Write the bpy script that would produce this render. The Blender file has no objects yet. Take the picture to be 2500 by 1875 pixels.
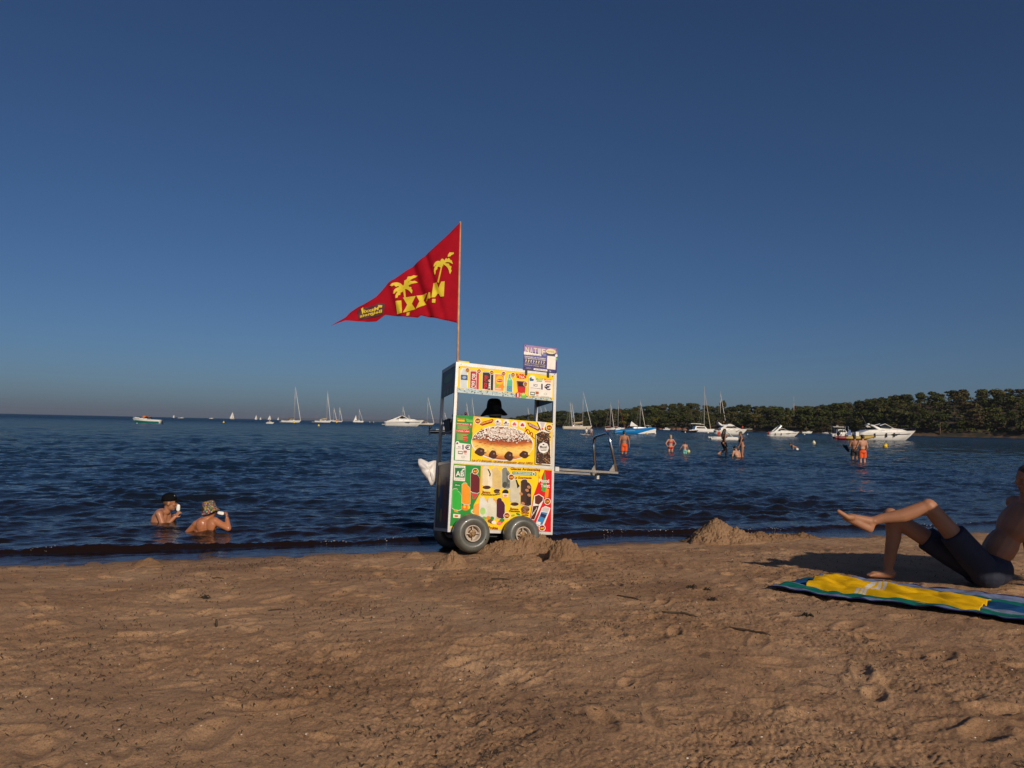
import bpy, bmesh, math, random
import numpy as np
from mathutils import Vector, Matrix

random.seed(7)
rng = np.random.default_rng(11)
scene = bpy.context.scene
COL = scene.collection

# ------------------------------------------------------------------ camera
SRC_W, SRC_H, FPX = 2500.0, 1875.0, 1822.0
EYE = np.array([0.0, 0.0, 1.5])
PITCH = math.atan(99.3 / FPX)
ROLL = math.radians(1.26)
_f = np.array([0, math.cos(PITCH), math.sin(PITCH)])
_r0 = np.array([1.0, 0, 0])
_u0 = np.array([0, -math.sin(PITCH), math.cos(PITCH)])
_r = math.cos(ROLL) * _r0 + math.sin(ROLL) * _u0
_u = -math.sin(ROLL) * _r0 + math.cos(ROLL) * _u0
cam_data = bpy.data.cameras.new('camera')
cam_data.sensor_width = 36.0
cam_data.lens = FPX / SRC_W * 36.0
cam_data.clip_start = 0.1
cam_data.clip_end = 60000.0
cam = bpy.data.objects.new('camera', cam_data)
cam.matrix_world = Matrix(((_r[0], _u[0], -_f[0], EYE[0]), (_r[1], _u[1], -_f[1], EYE[1]),
                           (_r[2], _u[2], -_f[2], EYE[2]), (0, 0, 0, 1)))
COL.objects.link(cam)
scene.camera = cam

# ------------------------------------------------------------------ sky, sun, exposure
SUN_AZ, SUN_EL = math.radians(24), math.radians(25)
world = bpy.data.worlds.new('World')
scene.world = world
world.use_nodes = True
wn = world.node_tree
sky = wn.nodes.new('ShaderNodeTexSky')
sky.sky_type = 'NISHITA'
sky.sun_disc = False
sky.sun_elevation = SUN_EL
sky.sun_rotation = math.radians(180 - 24)
sky.altitude, sky.air_density, sky.dust_density, sky.ozone_density = 0, 0.80, 0.95, 8.0
bg = wn.nodes['Background']
wn.links.new(sky.outputs[0], bg.inputs[0])
bg.inputs[1].default_value = 0.055
LIGHT = Vector((-math.sin(SUN_AZ) * math.cos(SUN_EL), math.cos(SUN_AZ) * math.cos(SUN_EL), -math.sin(SUN_EL)))
sun_data = bpy.data.lights.new('sun', 'SUN')
sun_data.energy = 4.3
sun_data.angle = math.radians(0.5)
sun_data.color = (1.0, 0.86, 0.68)
sun = bpy.data.objects.new('sun', sun_data)
sun.rotation_euler = LIGHT.to_track_quat('-Z', 'Y').to_euler()
sun.location = (3, -6, 8)
COL.objects.link(sun)
scene.view_settings.view_transform = 'Standard'
scene.view_settings.look = 'None'
scene.view_settings.exposure = -0.22
scene.view_settings.gamma = 1.0
scene.view_settings.use_curve_mapping = False
scene.cycles.max_bounces = 6
scene.cycles.caustics_reflective = False
scene.cycles.caustics_refractive = False

# ------------------------------------------------------------------ helpers
def ray(x, y):
    return _f + _r * ((x - SRC_W / 2) / FPX) - _u * ((y - SRC_H / 2) / FPX)

def at(x, y, depth):
    """world point seen at that spot of the photograph, at a distance along the view axis"""
    return EYE + ray(x, y) * depth

def on_level(x, y, z=0.0):
    d = ray(x, y)
    return EYE + d * ((z - EYE[2]) / d[2])

def depth_of(p):
    return float((np.asarray(p) - EYE) @ _f)

def at_y(x, y, Y):
    d = ray(x, y)
    return EYE + d * (Y / d[1])

def srgb(r, g, b, k=1.0):
    def c(v):
        v /= 255.0
        return v / 12.92 if v <= 0.04045 else ((v + 0.055) / 1.055) ** 2.4
    return (c(r) * k, c(g) * k, c(b) * k, 1.0)

_mats = {}
def mat(name, color=(0.5, 0.5, 0.5, 1), rough=0.5, metal=0.0, vary=0.12, scale=8.0, bump=0.0, bscale=60.0,
        attr=None, coat=0.0, spec=0.5, sub=0.0):
    if name in _mats:
        return _mats[name]
    m = bpy.data.materials.new(name)
    m.use_nodes = True
    nt = m.node_tree
    p = nt.nodes['Principled BSDF']
    p.inputs['Roughness'].default_value = rough
    p.inputs['Metallic'].default_value = metal
    p.inputs['Coat Weight'].default_value = coat
    p.inputs['Specular IOR Level'].default_value = spec
    if sub:
        p.inputs['Subsurface Weight'].default_value = sub
        p.inputs['Subsurface Radius'].default_value = (0.012, 0.005, 0.003)
    tc = nt.nodes.new('ShaderNodeTexCoord')
    ns = nt.nodes.new('ShaderNodeTexNoise')
    ns.inputs['Scale'].default_value = scale
    ns.inputs['Detail'].default_value = 5
    nt.links.new(tc.outputs['Object'], ns.inputs['Vector'])
    mr = nt.nodes.new('ShaderNodeMapRange')
    mr.inputs[1].default_value, mr.inputs[2].default_value = 0.3, 0.7
    mr.inputs[3].default_value, mr.inputs[4].default_value = 1 - vary, 1 + vary
    nt.links.new(ns.outputs['Fac'], mr.inputs[0])
    vm = nt.nodes.new('ShaderNodeVectorMath')
    vm.operation = 'SCALE'
    nt.links.new(mr.outputs[0], vm.inputs['Scale'])
    if attr:
        an = nt.nodes.new('ShaderNodeVertexColor')
        an.layer_name = attr
        nt.links.new(an.outputs['Color'], vm.inputs[0])
    else:
        vm.inputs[0].default_value = color[:3]
    nt.links.new(vm.outputs[0], p.inputs['Base Color'])
    if bump:
        nb = nt.nodes.new('ShaderNodeTexNoise')
        nb.inputs['Scale'].default_value = bscale
        nb.inputs['Detail'].default_value = 4
        nt.links.new(tc.outputs['Object'], nb.inputs['Vector'])
        bp = nt.nodes.new('ShaderNodeBump')
        bp.inputs['Strength'].default_value = bump
        bp.inputs['Distance'].default_value = 0.01
        nt.links.new(nb.outputs['Fac'], bp.inputs['Height'])
        nt.links.new(bp.outputs[0], p.inputs['Normal'])
    _mats[name] = m
    return m

def frame_of(d, up=(0, 0, 1)):
    d = np.asarray(d, float)
    d = d / (np.linalg.norm(d) + 1e-12)
    up = np.asarray(up, float)
    if abs(d @ up) > 0.97:
        up = np.array([1.0, 0, 0]) if abs(d[0]) < 0.9 else np.array([0, 1.0, 0])
    a = np.cross(up, d); a /= np.linalg.norm(a)
    return a, np.cross(d, a), d

class MB:
    """collects shapes and links them as ONE mesh object"""
    def __init__(self):
        self.v, self.f, self.m, self.c = [], [], [], []
    def add(self, vs, fs, mi=0, col=None):
        o = len(self.v)
        self.v.extend([tuple(map(float, p)) for p in vs])
        for f in fs:
            self.f.append([i + o for i in f]); self.m.append(mi); self.c.append(col or (0.5, 0.5, 0.5, 1))
        return self
    def box(self, c, s, R=None, mi=0, col=None):
        P = np.array([[x, y, z] for z in (-.5, .5) for y in (-.5, .5) for x in (-.5, .5)]) * np.asarray(s, float)
        if R is not None:
            P = P @ np.asarray(R, float).T
        return self.add(P + np.asarray(c, float), [(0, 2, 3, 1), (4, 5, 7, 6), (0, 1, 5, 4), (2, 6, 7, 3), (0, 4, 6, 2), (1, 3, 7, 5)], mi, col)
    def beam(self, a, b, w, h, up=(0, 0, 1), mi=0, col=None):
        a, b = np.asarray(a, float), np.asarray(b, float)
        x, y, d = frame_of(b - a, up)
        return self.box((a + b) / 2, (w, h, np.linalg.norm(b - a)), np.stack([x, y, d], 1), mi, col)
    def loft(self, rings, caps=(True, True), mi=0, col=None, closed=True):
        n = len(rings[0]); vs = [p for r in rings for p in r]; fs = []
        for i in range(len(rings) - 1):
            for j in range(n if closed else n - 1):
                k = (j + 1) % n
                fs.append((i * n + j, i * n + k, (i + 1) * n + k, (i + 1) * n + j))
        if caps[0]: fs.append(tuple(range(n))[::-1])
        if caps[1]: fs.append(tuple(range((len(rings) - 1) * n, len(rings) * n)))
        return self.add(vs, fs, mi, col)
    def tube(self, pts, rad, n=8, mi=0, col=None, up=(0, 0, 1)):
        pts = [np.asarray(p, float) for p in pts]
        if np.isscalar(rad): rad = [rad] * len(pts)
        rings = []
        for i, p in enumerate(pts):
            d = pts[min(i + 1, len(pts) - 1)] - pts[max(i - 1, 0)]
            a, b, _ = frame_of(d, up)
            rings.append([p + rad[i] * (math.cos(t) * a + math.sin(t) * b) for t in np.linspace(0, 2 * math.pi, n, endpoint=False)])
        return self.loft(rings, mi=mi, col=col)
    def ell(self, c, r, R=None, nu=14, nv=9, mi=0, col=None):
        c = np.asarray(c, float); r = np.ones(3) * np.asarray(r, float)
        vs = [(0, 0, -1.0)]
        for i in range(1, nv):
            ph = -math.pi / 2 + math.pi * i / nv
            for j in range(nu):
                th = 2 * math.pi * j / nu
                vs.append((math.cos(ph) * math.cos(th), math.cos(ph) * math.sin(th), math.sin(ph)))
        vs.append((0, 0, 1.0))
        P = np.array(vs) * r
        if R is not None: P = P @ np.asarray(R, float).T
        fs = [(0, 1 + (j + 1) % nu, 1 + j) for j in range(nu)]
        for i in range(nv - 2):
            a = 1 + i * nu
            for j in range(nu):
                k = (j + 1) % nu
                fs.append((a + j, a + k, a + nu + k, a + nu + j))
        a = 1 + (nv - 2) * nu; t = len(vs) - 1
        fs += [(a + j, a + (j + 1) % nu, t) for j in range(nu)]
        return self.add(P + c, fs, mi, col)
    def cap(self, a, b, ra, rb=None, n=12, mi=0, col=None):
        """tapered capsule"""
        a, b = np.asarray(a, float), np.asarray(b, float)
        rb = ra if rb is None else rb
        x, y, d = frame_of(b - a)
        rings = []
        for base, r, sgn, angs in ((a, ra, -1, (85, 60, 30, 0)), (b, rb, 1, (0, 30, 60, 85))):
            for g in angs:
                g = math.radians(g)
                rings.append([base + d * (sgn * r * math.sin(g)) + r * math.cos(g) * (math.cos(t) * x + math.sin(t) * y)
                              for t in np.linspace(0, 2 * math.pi, n, endpoint=False)])
        return self.loft(rings, mi=mi, col=col)
    def lathe(self, prof, c, axis, n=24, mi=0, col=None, closed=False):
        """prof: (radius, offset along axis)"""
        c = np.asarray(c, float); x, y, d = frame_of(axis)
        rings = [[c + d * h + r * (math.cos(t) * x + math.sin(t) * y) for t in np.linspace(0, 2 * math.pi, n, endpoint=False)] for r, h in prof]
        if closed: rings.append(rings[0])
        return self.loft(rings, caps=(not closed, not closed), mi=mi, col=col)
    def prism(self, prof, wy, mi=0, col=None):
        """side outline (x,z) pulled to both sides; wy: half width or one per corner"""
        n = len(prof); w = [wy] * n if np.isscalar(wy) else wy
        vs = [(x, -w[i], z) for i, (x, z) in enumerate(prof)] + [(x, w[i], z) for i, (x, z) in enumerate(prof)]
        fs = [tuple(range(n)), tuple(range(n, 2 * n))[::-1]] + [(i, i + n, (i + 1) % n + n, (i + 1) % n) for i in range(n)]
        return self.add(vs, fs, mi, col)
    def mesh(self, name, mats, smooth=False):
        me = bpy.data.meshes.new(name)
        me.from_pydata(self.v, [], self.f)
        for m in (mats if isinstance(mats, (list, tuple)) else [mats]): me.materials.append(m)
        me.polygons.foreach_set('material_index', self.m)
        if any(c != (0.5, 0.5, 0.5, 1) for c in self.c):
            ca = me.color_attributes.new('Col', 'FLOAT_COLOR', 'CORNER')
            tot = [len(f) for f in self.f]
            ca.data.foreach_set('color', np.repeat(np.array(self.c, float), tot, axis=0).ravel())
        if smooth: me.polygons.foreach_set('use_smooth', [True] * len(self.f))
        me.update()
        return me
    def build(self, name, mats, parent=None, smooth=False, fix=True):
        me = self.mesh(name, mats, smooth)
        if fix:
            bm = bmesh.new(); bm.from_mesh(me); bmesh.ops.recalc_face_normals(bm, faces=bm.faces); bm.to_mesh(me); bm.free()
        o = bpy.data.objects.new(name, me)
        COL.objects.link(o)
        if parent is not None: o.parent = parent
        return o

def tag(o, label=None, cat=None, group=None, kind=None):
    if label: o['label'] = label
    if cat: o['category'] = cat
    if group: o['group'] = group
    if kind: o['kind'] = kind
    return o

def empty(name, loc=(0, 0, 0), rz=0.0, label=None, cat=None, group=None):
    o = bpy.data.objects.new(name, None)
    o.empty_display_size = 0.2
    COL.objects.link(o)
    o.location = tuple(map(float, loc)); o.rotation_euler = (0, 0, rz)
    return tag(o, label, cat, group)

def remesh(mb, voxel, smooth=6, name='body'):
    """melts overlapping closed shapes into one continuous surface"""
    me = mb.mesh('tmp', [])
    o = bpy.data.objects.new('tmp', me); COL.objects.link(o)
    md = o.modifiers.new('r', 'REMESH'); md.mode = 'VOXEL'; md.voxel_size = voxel; md.use_smooth_shade = True
    if smooth:
        s = o.modifiers.new('s', 'SMOOTH'); s.factor = 0.5; s.iterations = smooth
    dg = bpy.context.evaluated_depsgraph_get(); dg.update()
    out = bpy.data.meshes.new_from_object(o.evaluated_get(dg))
    out.name = name
    bpy.data.objects.remove(o); bpy.data.meshes.remove(me)
    return out

def link_mesh(me, name, mats, parent=None):
    me.materials.clear()
    for m in (mats if isinstance(mats, (list, tuple)) else [mats]): me.materials.append(m)
    o = bpy.data.objects.new(name, me); COL.objects.link(o)
    if parent is not None: o.parent = parent
    return o

_txt = {}
def text_geo(s):
    """outline of a word as flat polygons, scaled to a unit box"""
    if s not in _txt:
        cu = bpy.data.curves.new('t', 'FONT'); cu.body = s; cu.offset = 0.024; cu.resolution_u = 2
        o = bpy.data.objects.new('t', cu); COL.objects.link(o)
        dg = bpy.context.evaluated_depsgraph_get(); dg.update()
        me = bpy.data.meshes.new_from_object(o.evaluated_get(dg))
        v = np.array([q.co[:2] for q in me.vertices]); f = [tuple(p.vertices) for p in me.polygons]
        bpy.data.objects.remove(o); bpy.data.curves.remove(cu); bpy.data.meshes.remove(me)
        lo, hi = v.min(0), v.max(0)
        _txt[s] = ((v - lo) / (hi - lo), f, (hi - lo)[0] / (hi - lo)[1])
    return _txt[s]

def _hash(ix, iy, seed):
    h = (ix.astype(np.int64) * 374761393 + iy.astype(np.int64) * 668265263 + seed * 1442695041) & 0xFFFFFFFF
    h = ((h ^ (h >> 13)) * 1274126177) & 0xFFFFFFFF
    return (h ^ (h >> 16)) & 0xFFFF
def perlin(x, y, seed=0):
    x, y = np.asarray(x, float), np.asarray(y, float)
    ix, iy = np.floor(x), np.floor(y); fx, fy = x - ix, y - iy
    def g(dx, dy):
        a = _hash(ix + dx, iy + dy, seed) * (2 * math.pi / 65536)
        return np.cos(a) * (fx - dx) + np.sin(a) * (fy - dy)
    u, v = fx * fx * fx * (fx * (fx * 6 - 15) + 10), fy * fy * fy * (fy * (fy * 6 - 15) + 10)
    a, b, c, d = g(0, 0), g(1, 0), g(0, 1), g(1, 1)
    return 1.5 * ((a + (b - a) * u) * (1 - v) + (c + (d - c) * u) * v)
def smooth01(x, a, b):
    t = np.clip((x - a) / (b - a), 0, 1)
    return t * t * (3 - 2 * t)

def grid_object(name, P, mats, smooth=True, kind=None):
    """P: (rows, cols, 3)"""
    R, Cn = P.shape[:2]
    i = np.arange(R * Cn).reshape(R, Cn)
    q = np.stack([i[:-1, :-1], i[:-1, 1:], i[1:, 1:], i[1:, :-1]], -1).reshape(-1, 4)
    me = bpy.data.meshes.new(name)
    me.vertices.add(R * Cn); me.vertices.foreach_set('co', P.astype(np.float32).ravel())
    me.loops.add(q.size); me.loops.foreach_set('vertex_index', q.astype(np.int32).ravel())
    me.polygons.add(len(q)); me.polygons.foreach_set('loop_start', np.arange(0, q.size, 4, dtype=np.int32))
    me.polygons.foreach_set('loop_total', np.full(len(q), 4, np.int32))
    me.polygons.foreach_set('use_smooth', np.full(len(q), smooth))
    me.update(calc_edges=True); me.validate()
    for m in (mats if isinstance(mats, (list, tuple)) else [mats]): me.materials.append(m)
    o = bpy.data.objects.new(name, me); COL.objects.link(o)
    if kind: o['kind'] = kind
    return o

# ------------------------------------------------------------------ shore line and ground
SH0 = on_level(313, 1370)[:2]
SH1 = on_level(2100, 1308)[:2]
SHT = (SH1 - SH0) / np.linalg.norm(SH1 - SH0)          # along the shore, to the right
SHM = np.array([SHT[1], -SHT[0]])                       # towards the land
def shore_s(x, y):
    return (x - SH0[0]) * SHM[0] + (y - SH0[1]) * SHM[1]
def shore_t(x, y):
    return (x - SH0[0]) * SHT[0] + (y - SH0[1]) * SHT[1]

def ground_z(x, y, fine=True):
    x, y = np.asarray(x, float), np.asarray(y, float)
    s = shore_s(x, y)
    z = np.where(s > 0, 0.40 * (1 - np.exp(-np.maximum(s, 0) * 0.235)), 0.09 * s)
    z = np.maximum(z, -1.6)
    land = smooth01(s, -0.6, 0.9)
    z = z + land * (0.020 * perlin(x * 0.8, y * 0.8, 3) + 0.014 * perlin(x * 2.1, y * 2.1, 4)
                    + 0.012 * np.abs(perlin(x * 4.6, y * 4.6, 5)) - 0.003)
    z = z + (0.012 * perlin(x * 1.7, y * 1.7, 9) + 0.012 * perlin(x * 5, y * 5, 10)) * smooth01(s, -0.5, 0.1) * (1 - smooth01(s, 0.5, 1.0))
    if fine:
        n1 = perlin(x * 11, y * 11, 6); n2 = perlin(x * 26, y * 26, 7); n3 = perlin(x * 60, y * 60, 8)
        patch = 0.45 + 0.55 * smooth01(perlin(x * 0.9, y * 0.9, 12), -0.3, 0.4)
        z = z + land * patch * (0.008 * n1 + 0.008 * np.abs(n2) + 0.005 * n3)
    return z

def sand_point(px, py):
    z = 0.2
    for _ in range(8):
        p = on_level(px, py, z); z = float(ground_z(p[0], p[1], False))
    return np.array([p[0], p[1], z])

def sand_material(name='beach_sand', tone=1.0):
    m = bpy.data.materials.new(name); m.use_nodes = True
    nt = m.node_tree; p = nt.nodes['Principled BSDF']; L = nt.links.new
    N = nt.nodes.new
    p.inputs['Specular IOR Level'].default_value = 0.25
    geo = N('ShaderNodeNewGeometry')
    def noise(sc, det=4, rough=0.55):
        n = N('ShaderNodeTexNoise'); n.inputs['Scale'].default_value = sc; n.inputs['Detail'].default_value = det
        n.inputs['Roughness'].default_value = rough
        L(geo.outputs['Position'], n.inputs['Vector']); return n
    def ramp(src, stops):
        r = N('ShaderNodeValToRGB'); e = r.color_ramp.elements
        while len(e) < len(stops): e.new(0.5)
        for k, (pos, c) in enumerate(stops): e[k].position = pos; e[k].color = c
        L(src, r.inputs[0]); return r
    def mix(a, b, fac, mode='MIX'):
        x = N('ShaderNodeMix'); x.data_type = 'RGBA'; x.blend_type = mode
        L(fac, x.inputs[0]) if hasattr(fac, 'links') else x.inputs[0].__setattr__('default_value', fac)
        L(a, x.inputs[6]); L(b, x.inputs[7]); return x.outputs[2]
    big = ramp(noise(1.3, 6).outputs['Fac'], [(0.30, (0.33, 0.185, 0.096, 1)), (0.5, (0.445, 0.262, 0.142, 1)), (0.72, (0.54, 0.335, 0.190, 1))])
    grain = ramp(noise(160, 3, 0.7).outputs['Fac'], [(0.28, (0.45, 0.42, 0.40, 1)), (0.5, (1, 1, 1, 1)), (0.74, (1.25, 1.25, 1.25, 1))])
    c = mix(big.outputs[0], grain.outputs[0], 1.0, 'MULTIPLY')
    dirt = ramp(noise(26, 7, 0.78).outputs['Fac'], [(0.33, (0.26, 0.22, 0.19, 1)), (0.43, (1, 1, 1, 1))])
    c = mix(c, dirt.outputs[0], 0.8, 'MULTIPLY')
    # damp sand beside the water
    sep = N('ShaderNodeVectorMath'); sep.operation = 'DOT_PRODUCT'
    L(geo.outputs['Position'], sep.inputs[0]); sep.inputs[1].default_value = (SHM[0], SHM[1], 0)
    mr = N('ShaderNodeMapRange'); off = float(SH0 @ SHM)
    mr.inputs[1].default_value, mr.inputs[2].default_value = off + 0.10, off + 0.42
    mr.inputs[3].default_value, mr.inputs[4].default_value = 0.55, 1.0
    L(sep.outputs['Value'], mr.inputs[0])
    v = N('ShaderNodeVectorMath'); v.operation = 'SCALE'; L(c, v.inputs[0]); L(mr.outputs[0], v.inputs['Scale'])
    v2 = N('ShaderNodeVectorMath'); v2.operation = 'SCALE'; v2.inputs['Scale'].default_value = tone; L(v.outputs[0], v2.inputs[0]); L(v2.outputs[0], p.inputs['Base Color'])
    mr2 = N('ShaderNodeMapRange')
    mr2.inputs[1].default_value, mr2.inputs[2].default_value = off + 0.0, off + 0.35
    mr2.inputs[3].default_value, mr2.inputs[4].default_value = 0.35, 0.9
    L(sep.outputs['Value'], mr2.inputs[0]); L(mr2.outputs[0], p.inputs['Roughness'])
    nb = noise(60, 7, 0.8); bp = N('ShaderNodeBump'); bp.inputs['Strength'].default_value = 0.8; bp.inputs['Distance'].default_value = 0.012
    L(nb.outputs['Fac'], bp.inputs['Height']); L(bp.outputs[0], p.inputs['Normal'])
    return m
SAND = sand_material('beach_sand', 0.93)
DAMP = sand_material('damp_dug_sand', 0.60)

def angles(half_fine, n_fine, half_all, n_side):
    a = np.linspace(-half_fine, half_fine, n_fine)
    e = half_fine + (half_all - half_fine) * np.linspace(0, 1, n_side + 1)[1:] ** 1.6
    return np.radians(np.concatenate([-e[::-1], a, e]))

def build_sand():
    rr = [1.6]
    while rr[-1] < 13.5: rr.append(rr[-1] + 0.0092 * (rr[-1] / 3.0) ** 0.85)
    rr = np.array([-6.0, -3.0, -1.0, 0.2, 0.9] + rr)      # a few rows behind the camera
    th = angles(37, 900, 74, 40)
    Rg, Tg = np.meshgrid(rr, th, indexing='ij')
    X = np.where(Rg > 1.5, Rg * np.sin(Tg), 1.6 * np.sin(Tg) * 1.0 + 0 * Rg)
    Y = np.where(Rg > 1.5, Rg * np.cos(Tg), 1.6 * np.cos(Tg) + (Rg - 1.6))
    Z = ground_z(X, Y)
    # footprints and scuffs
    r2 = np.random.default_rng(5)
    for k in range(620):
        a = math.radians(r2.uniform(-42, 42)); r = 2.0 + 8.5 * r2.random() ** 0.8
        cx, cy = r * math.sin(a), r * math.cos(a)
        if shore_s(cx, cy) < 0.7: continue
        i0, i1 = np.searchsorted(rr, [r - 0.35, r + 0.35]); da = 0.35 / r
        j0, j1 = np.searchsorted(th, [a - da, a + da])
        if i1 <= i0 or j1 <= j0: continue
        ro = r2.uniform(0, math.pi); l, w = r2.uniform(0.05, 0.14), r2.uniform(0.025, 0.065)
        dx, dy = X[i0:i1, j0:j1] - cx, Y[i0:i1, j0:j1] - cy
        q = np.sqrt(((dx * math.cos(ro) + dy * math.sin(ro)) / l) ** 2 + ((-dx * math.sin(ro) + dy * math.cos(ro)) / w) ** 2)
        Z[i0:i1, j0:j1] += r2.uniform(0.006, 0.019) * (-np.exp(-q ** 2 * 1.2) + 0.45 * np.exp(-((q - 1.45) / 0.35) ** 2))
    # the sand dug out in front of the cart
    for (px, py, l, w, dz) in ((1300, 1368, 0.17, 0.12, 0.10), (1226, 1392, 0.13, 0.07, 0.03)):
        c = sand_point(px, py); q = np.sqrt(((X - c[0]) / l) ** 2 + ((Y - c[1]) / w) ** 2)
        Z -= dz * np.exp(-q ** 2.4)
    return grid_object('sand_beach', np.stack([X, Y, Z], -1), SAND, True, 'structure')
build_sand()

# ------------------------------------------------------------------ sea
WAVES = []
_w = np.random.default_rng(21)
for k in range(72):
    lam = 0.20 * (6.0 / 0.20) ** (((k + _w.random()) / 72) ** 1.25)
    d = math.atan2(SHM[1], SHM[0]) + _w.normal(0, 0.55) + 0.25
    WAVES.append((2 * math.pi / lam, math.cos(d), math.sin(d), _w.uniform(0, 2 * math.pi), lam * _w.uniform(0.6, 1.3) * (1.35 if lam < 0.7 else 1.0)))
def sea_z(x, y, cell):
    s, t = -shore_s(x, y), shore_t(x, y)
    r = np.hypot(x, y)
    z = np.zeros_like(x)
    for k, cx, cy, ph, lam in WAVES:
        keep = np.clip((lam / np.maximum(cell, 1e-6) - 2.5) / 2.0, 0, 1)
        a = 0.0062 * lam if lam < 0.8 else 0.0062 * 0.8 * (lam / 0.8) ** 0.30
        c = np.cos(k * (x * cx + y * cy) + ph)
        z += keep * a * (c + 0.28 * np.cos(2 * (k * (x * cx + y * cy) + ph)))
    gust = 0.65 + 0.6 * smooth01(perlin(x * 0.16, y * 0.16, 31), -0.4, 0.5)
    z *= gust
    # long swells rolling in
    wob = 1.3 * perlin(t * 0.14, s * 0.05, 33)
    for lam, a, ph in ((5.2, 0.036, 0.9), (3.3, 0.018, 2.1)):
        q = 2 * math.pi * (s + wob) / lam + ph
        env = smooth01(perlin(t * 0.22 + ph * 7, s * 0.21, 35), -0.25, 0.45)
        z += a * env * (np.exp(1.6 * (np.cos(q) - 1)) - 0.35) * np.clip((lam / np.maximum(cell, 1e-6) - 2.5) / 2, 0, 1)
    calm = smooth01(s, 0.15, 2.2)
    z = z * (0.10 + 0.90 * calm)
    # the small wave that breaks along the shore
    c0 = 0.72 + 0.16 * perlin(t * 0.55, 0 * t, 41) + 0.05 * perlin(t * 2.3, 0 * t, 42)
    hgt = 0.078 * (0.75 + 0.5 * perlin(t * 0.7, 0 * t + 3.3, 43)) * (1 - 0.35 * smooth01(t, 6.5, 9.5)) * (1 + 0.10 * perlin(t * 9, s * 9, 44))
    u = s - c0
    prof = np.where(u < 0, np.exp(-(u / 0.065) ** 2), np.exp(-(u / 0.75) ** 2) * 0.80 + 0.20 * np.exp(-(u / 0.15) ** 2))
    z += hgt * prof
    z += 0.012 * np.exp(-((u - 0.02) / 0.10) ** 2) * perlin(t * 14, s * 14, 45) + 0.006 * np.exp(-((u + 0.02) / 0.12) ** 2) * perlin(t * 34, s * 34, 46)
    return z

def sea_material():
    m = bpy.data.materials.new('sea_water'); m.use_nodes = True
    nt = m.node_tree; p = nt.nodes['Principled BSDF']; L = nt.links.new; N = nt.nodes.new
    geo = N('ShaderNodeNewGeometry')
    dot = N('ShaderNodeVectorMath'); dot.operation = 'DOT_PRODUCT'
    L(geo.outputs['Position'], dot.inputs[0]); dot.inputs[1].default_value = (-SHM[0], -SHM[1], 0)
    off = -float(SH0 @ SHM)
    mr = N('ShaderNodeMapRange'); mr.inputs[1].default_value, mr.inputs[2].default_value = off, off + 60
    L(dot.outputs['Value'], mr.inputs[0])
    r = N('ShaderNodeValToRGB'); e = r.color_ramp.elements
    stops = [(0.0, (0.045, 0.024, 0.013, 1)), (0.007, (0.012, 0.006, 0.004, 1)), (0.05, (0.008, 0.007, 0.007, 1)), (0.18, (0.006, 0.014, 0.028, 1)), (0.6, (0.004, 0.020, 0.044, 1)), (1.0, (0.003, 0.026, 0.060, 1))]
    while len(e) < len(stops): e.new(0.5)
    for k, (pos, c) in enumerate(stops): e[k].position = pos; e[k].color = c
    L(mr.outputs[0], r.inputs[0]); L(r.outputs[0], p.inputs['Base Color'])
    p.inputs['IOR'].default_value = 1.333
    p.inputs['Roughness'].default_value = 0.06
    mrr = N('ShaderNodeMapRange'); mrr.inputs[1].default_value, mrr.inputs[2].default_value = off + 15, off + 400
    mrr.inputs[3].default_value, mrr.inputs[4].default_value = 0.05, 0.32
    L(dot.outputs['Value'], mrr.inputs[0]); L(mrr.outputs[0], p.inputs['Roughness'])
    msp = N('ShaderNodeMapRange'); msp.inputs[1].default_value, msp.inputs[2].default_value = off + 5, off + 45
    msp.inputs[3].default_value, msp.inputs[4].default_value = 0.5, 0.21
    L(dot.outputs['Value'], msp.inputs[0]); L(msp.outputs[0], p.inputs['Specular IOR Level'])
    mp = N('ShaderNodeMapping'); mp.inputs['Rotation'].default_value = (0, 0, -math.atan2(SHT[1], SHT[0])); mp.inputs['Scale'].default_value = (1, 2.2, 1)
    L(geo.outputs['Position'], mp.inputs['Vector'])
    n1 = N('ShaderNodeTexNoise'); n1.inputs['Scale'].default_value = 3.8; n1.inputs['Detail'].default_value = 5; n1.inputs['Roughness'].default_value = 0.6
    n2 = N('ShaderNodeTexNoise'); n2.inputs['Scale'].default_value = 0.7; n2.inputs['Detail'].default_value = 6; n2.inputs['Roughness'].default_value = 0.62
    L(mp.outputs[0], n1.inputs['Vector']); L(mp.outputs[0], n2.inputs['Vector'])
    far = N('ShaderNodeMapRange'); far.inputs[1].default_value, far.inputs[2].default_value = off + 6, off + 40
    far.inputs[3].default_value, far.inputs[4].default_value = 0.0, 1.0
    L(dot.outputs['Value'], far.inputs[0])
    b2 = N('ShaderNodeBump'); b2.inputs['Distance'].default_value = 1.5; L(n2.outputs['Fac'], b2.inputs['Height']); L(far.outputs[0], b2.inputs['Strength'])
    near = N('ShaderNodeMapRange'); near.inputs[1].default_value, near.inputs[2].default_value = off + 0.2, off + 3
    near.inputs[3].default_value, near.inputs[4].default_value = 0.12, 0.45
    L(dot.outputs['Value'], near.inputs[0])
    b1 = N('ShaderNodeBump'); b1.inputs['Distance'].default_value = 0.06
    L(near.outputs[0], b1.inputs['Strength'])
    L(n1.outputs['Fac'], b1.inputs['Height']); L(b2.outputs[0], b1.inputs['Normal']); L(b1.outputs[0], p.inputs['Normal'])
    return m
SEA = sea_material()

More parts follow.
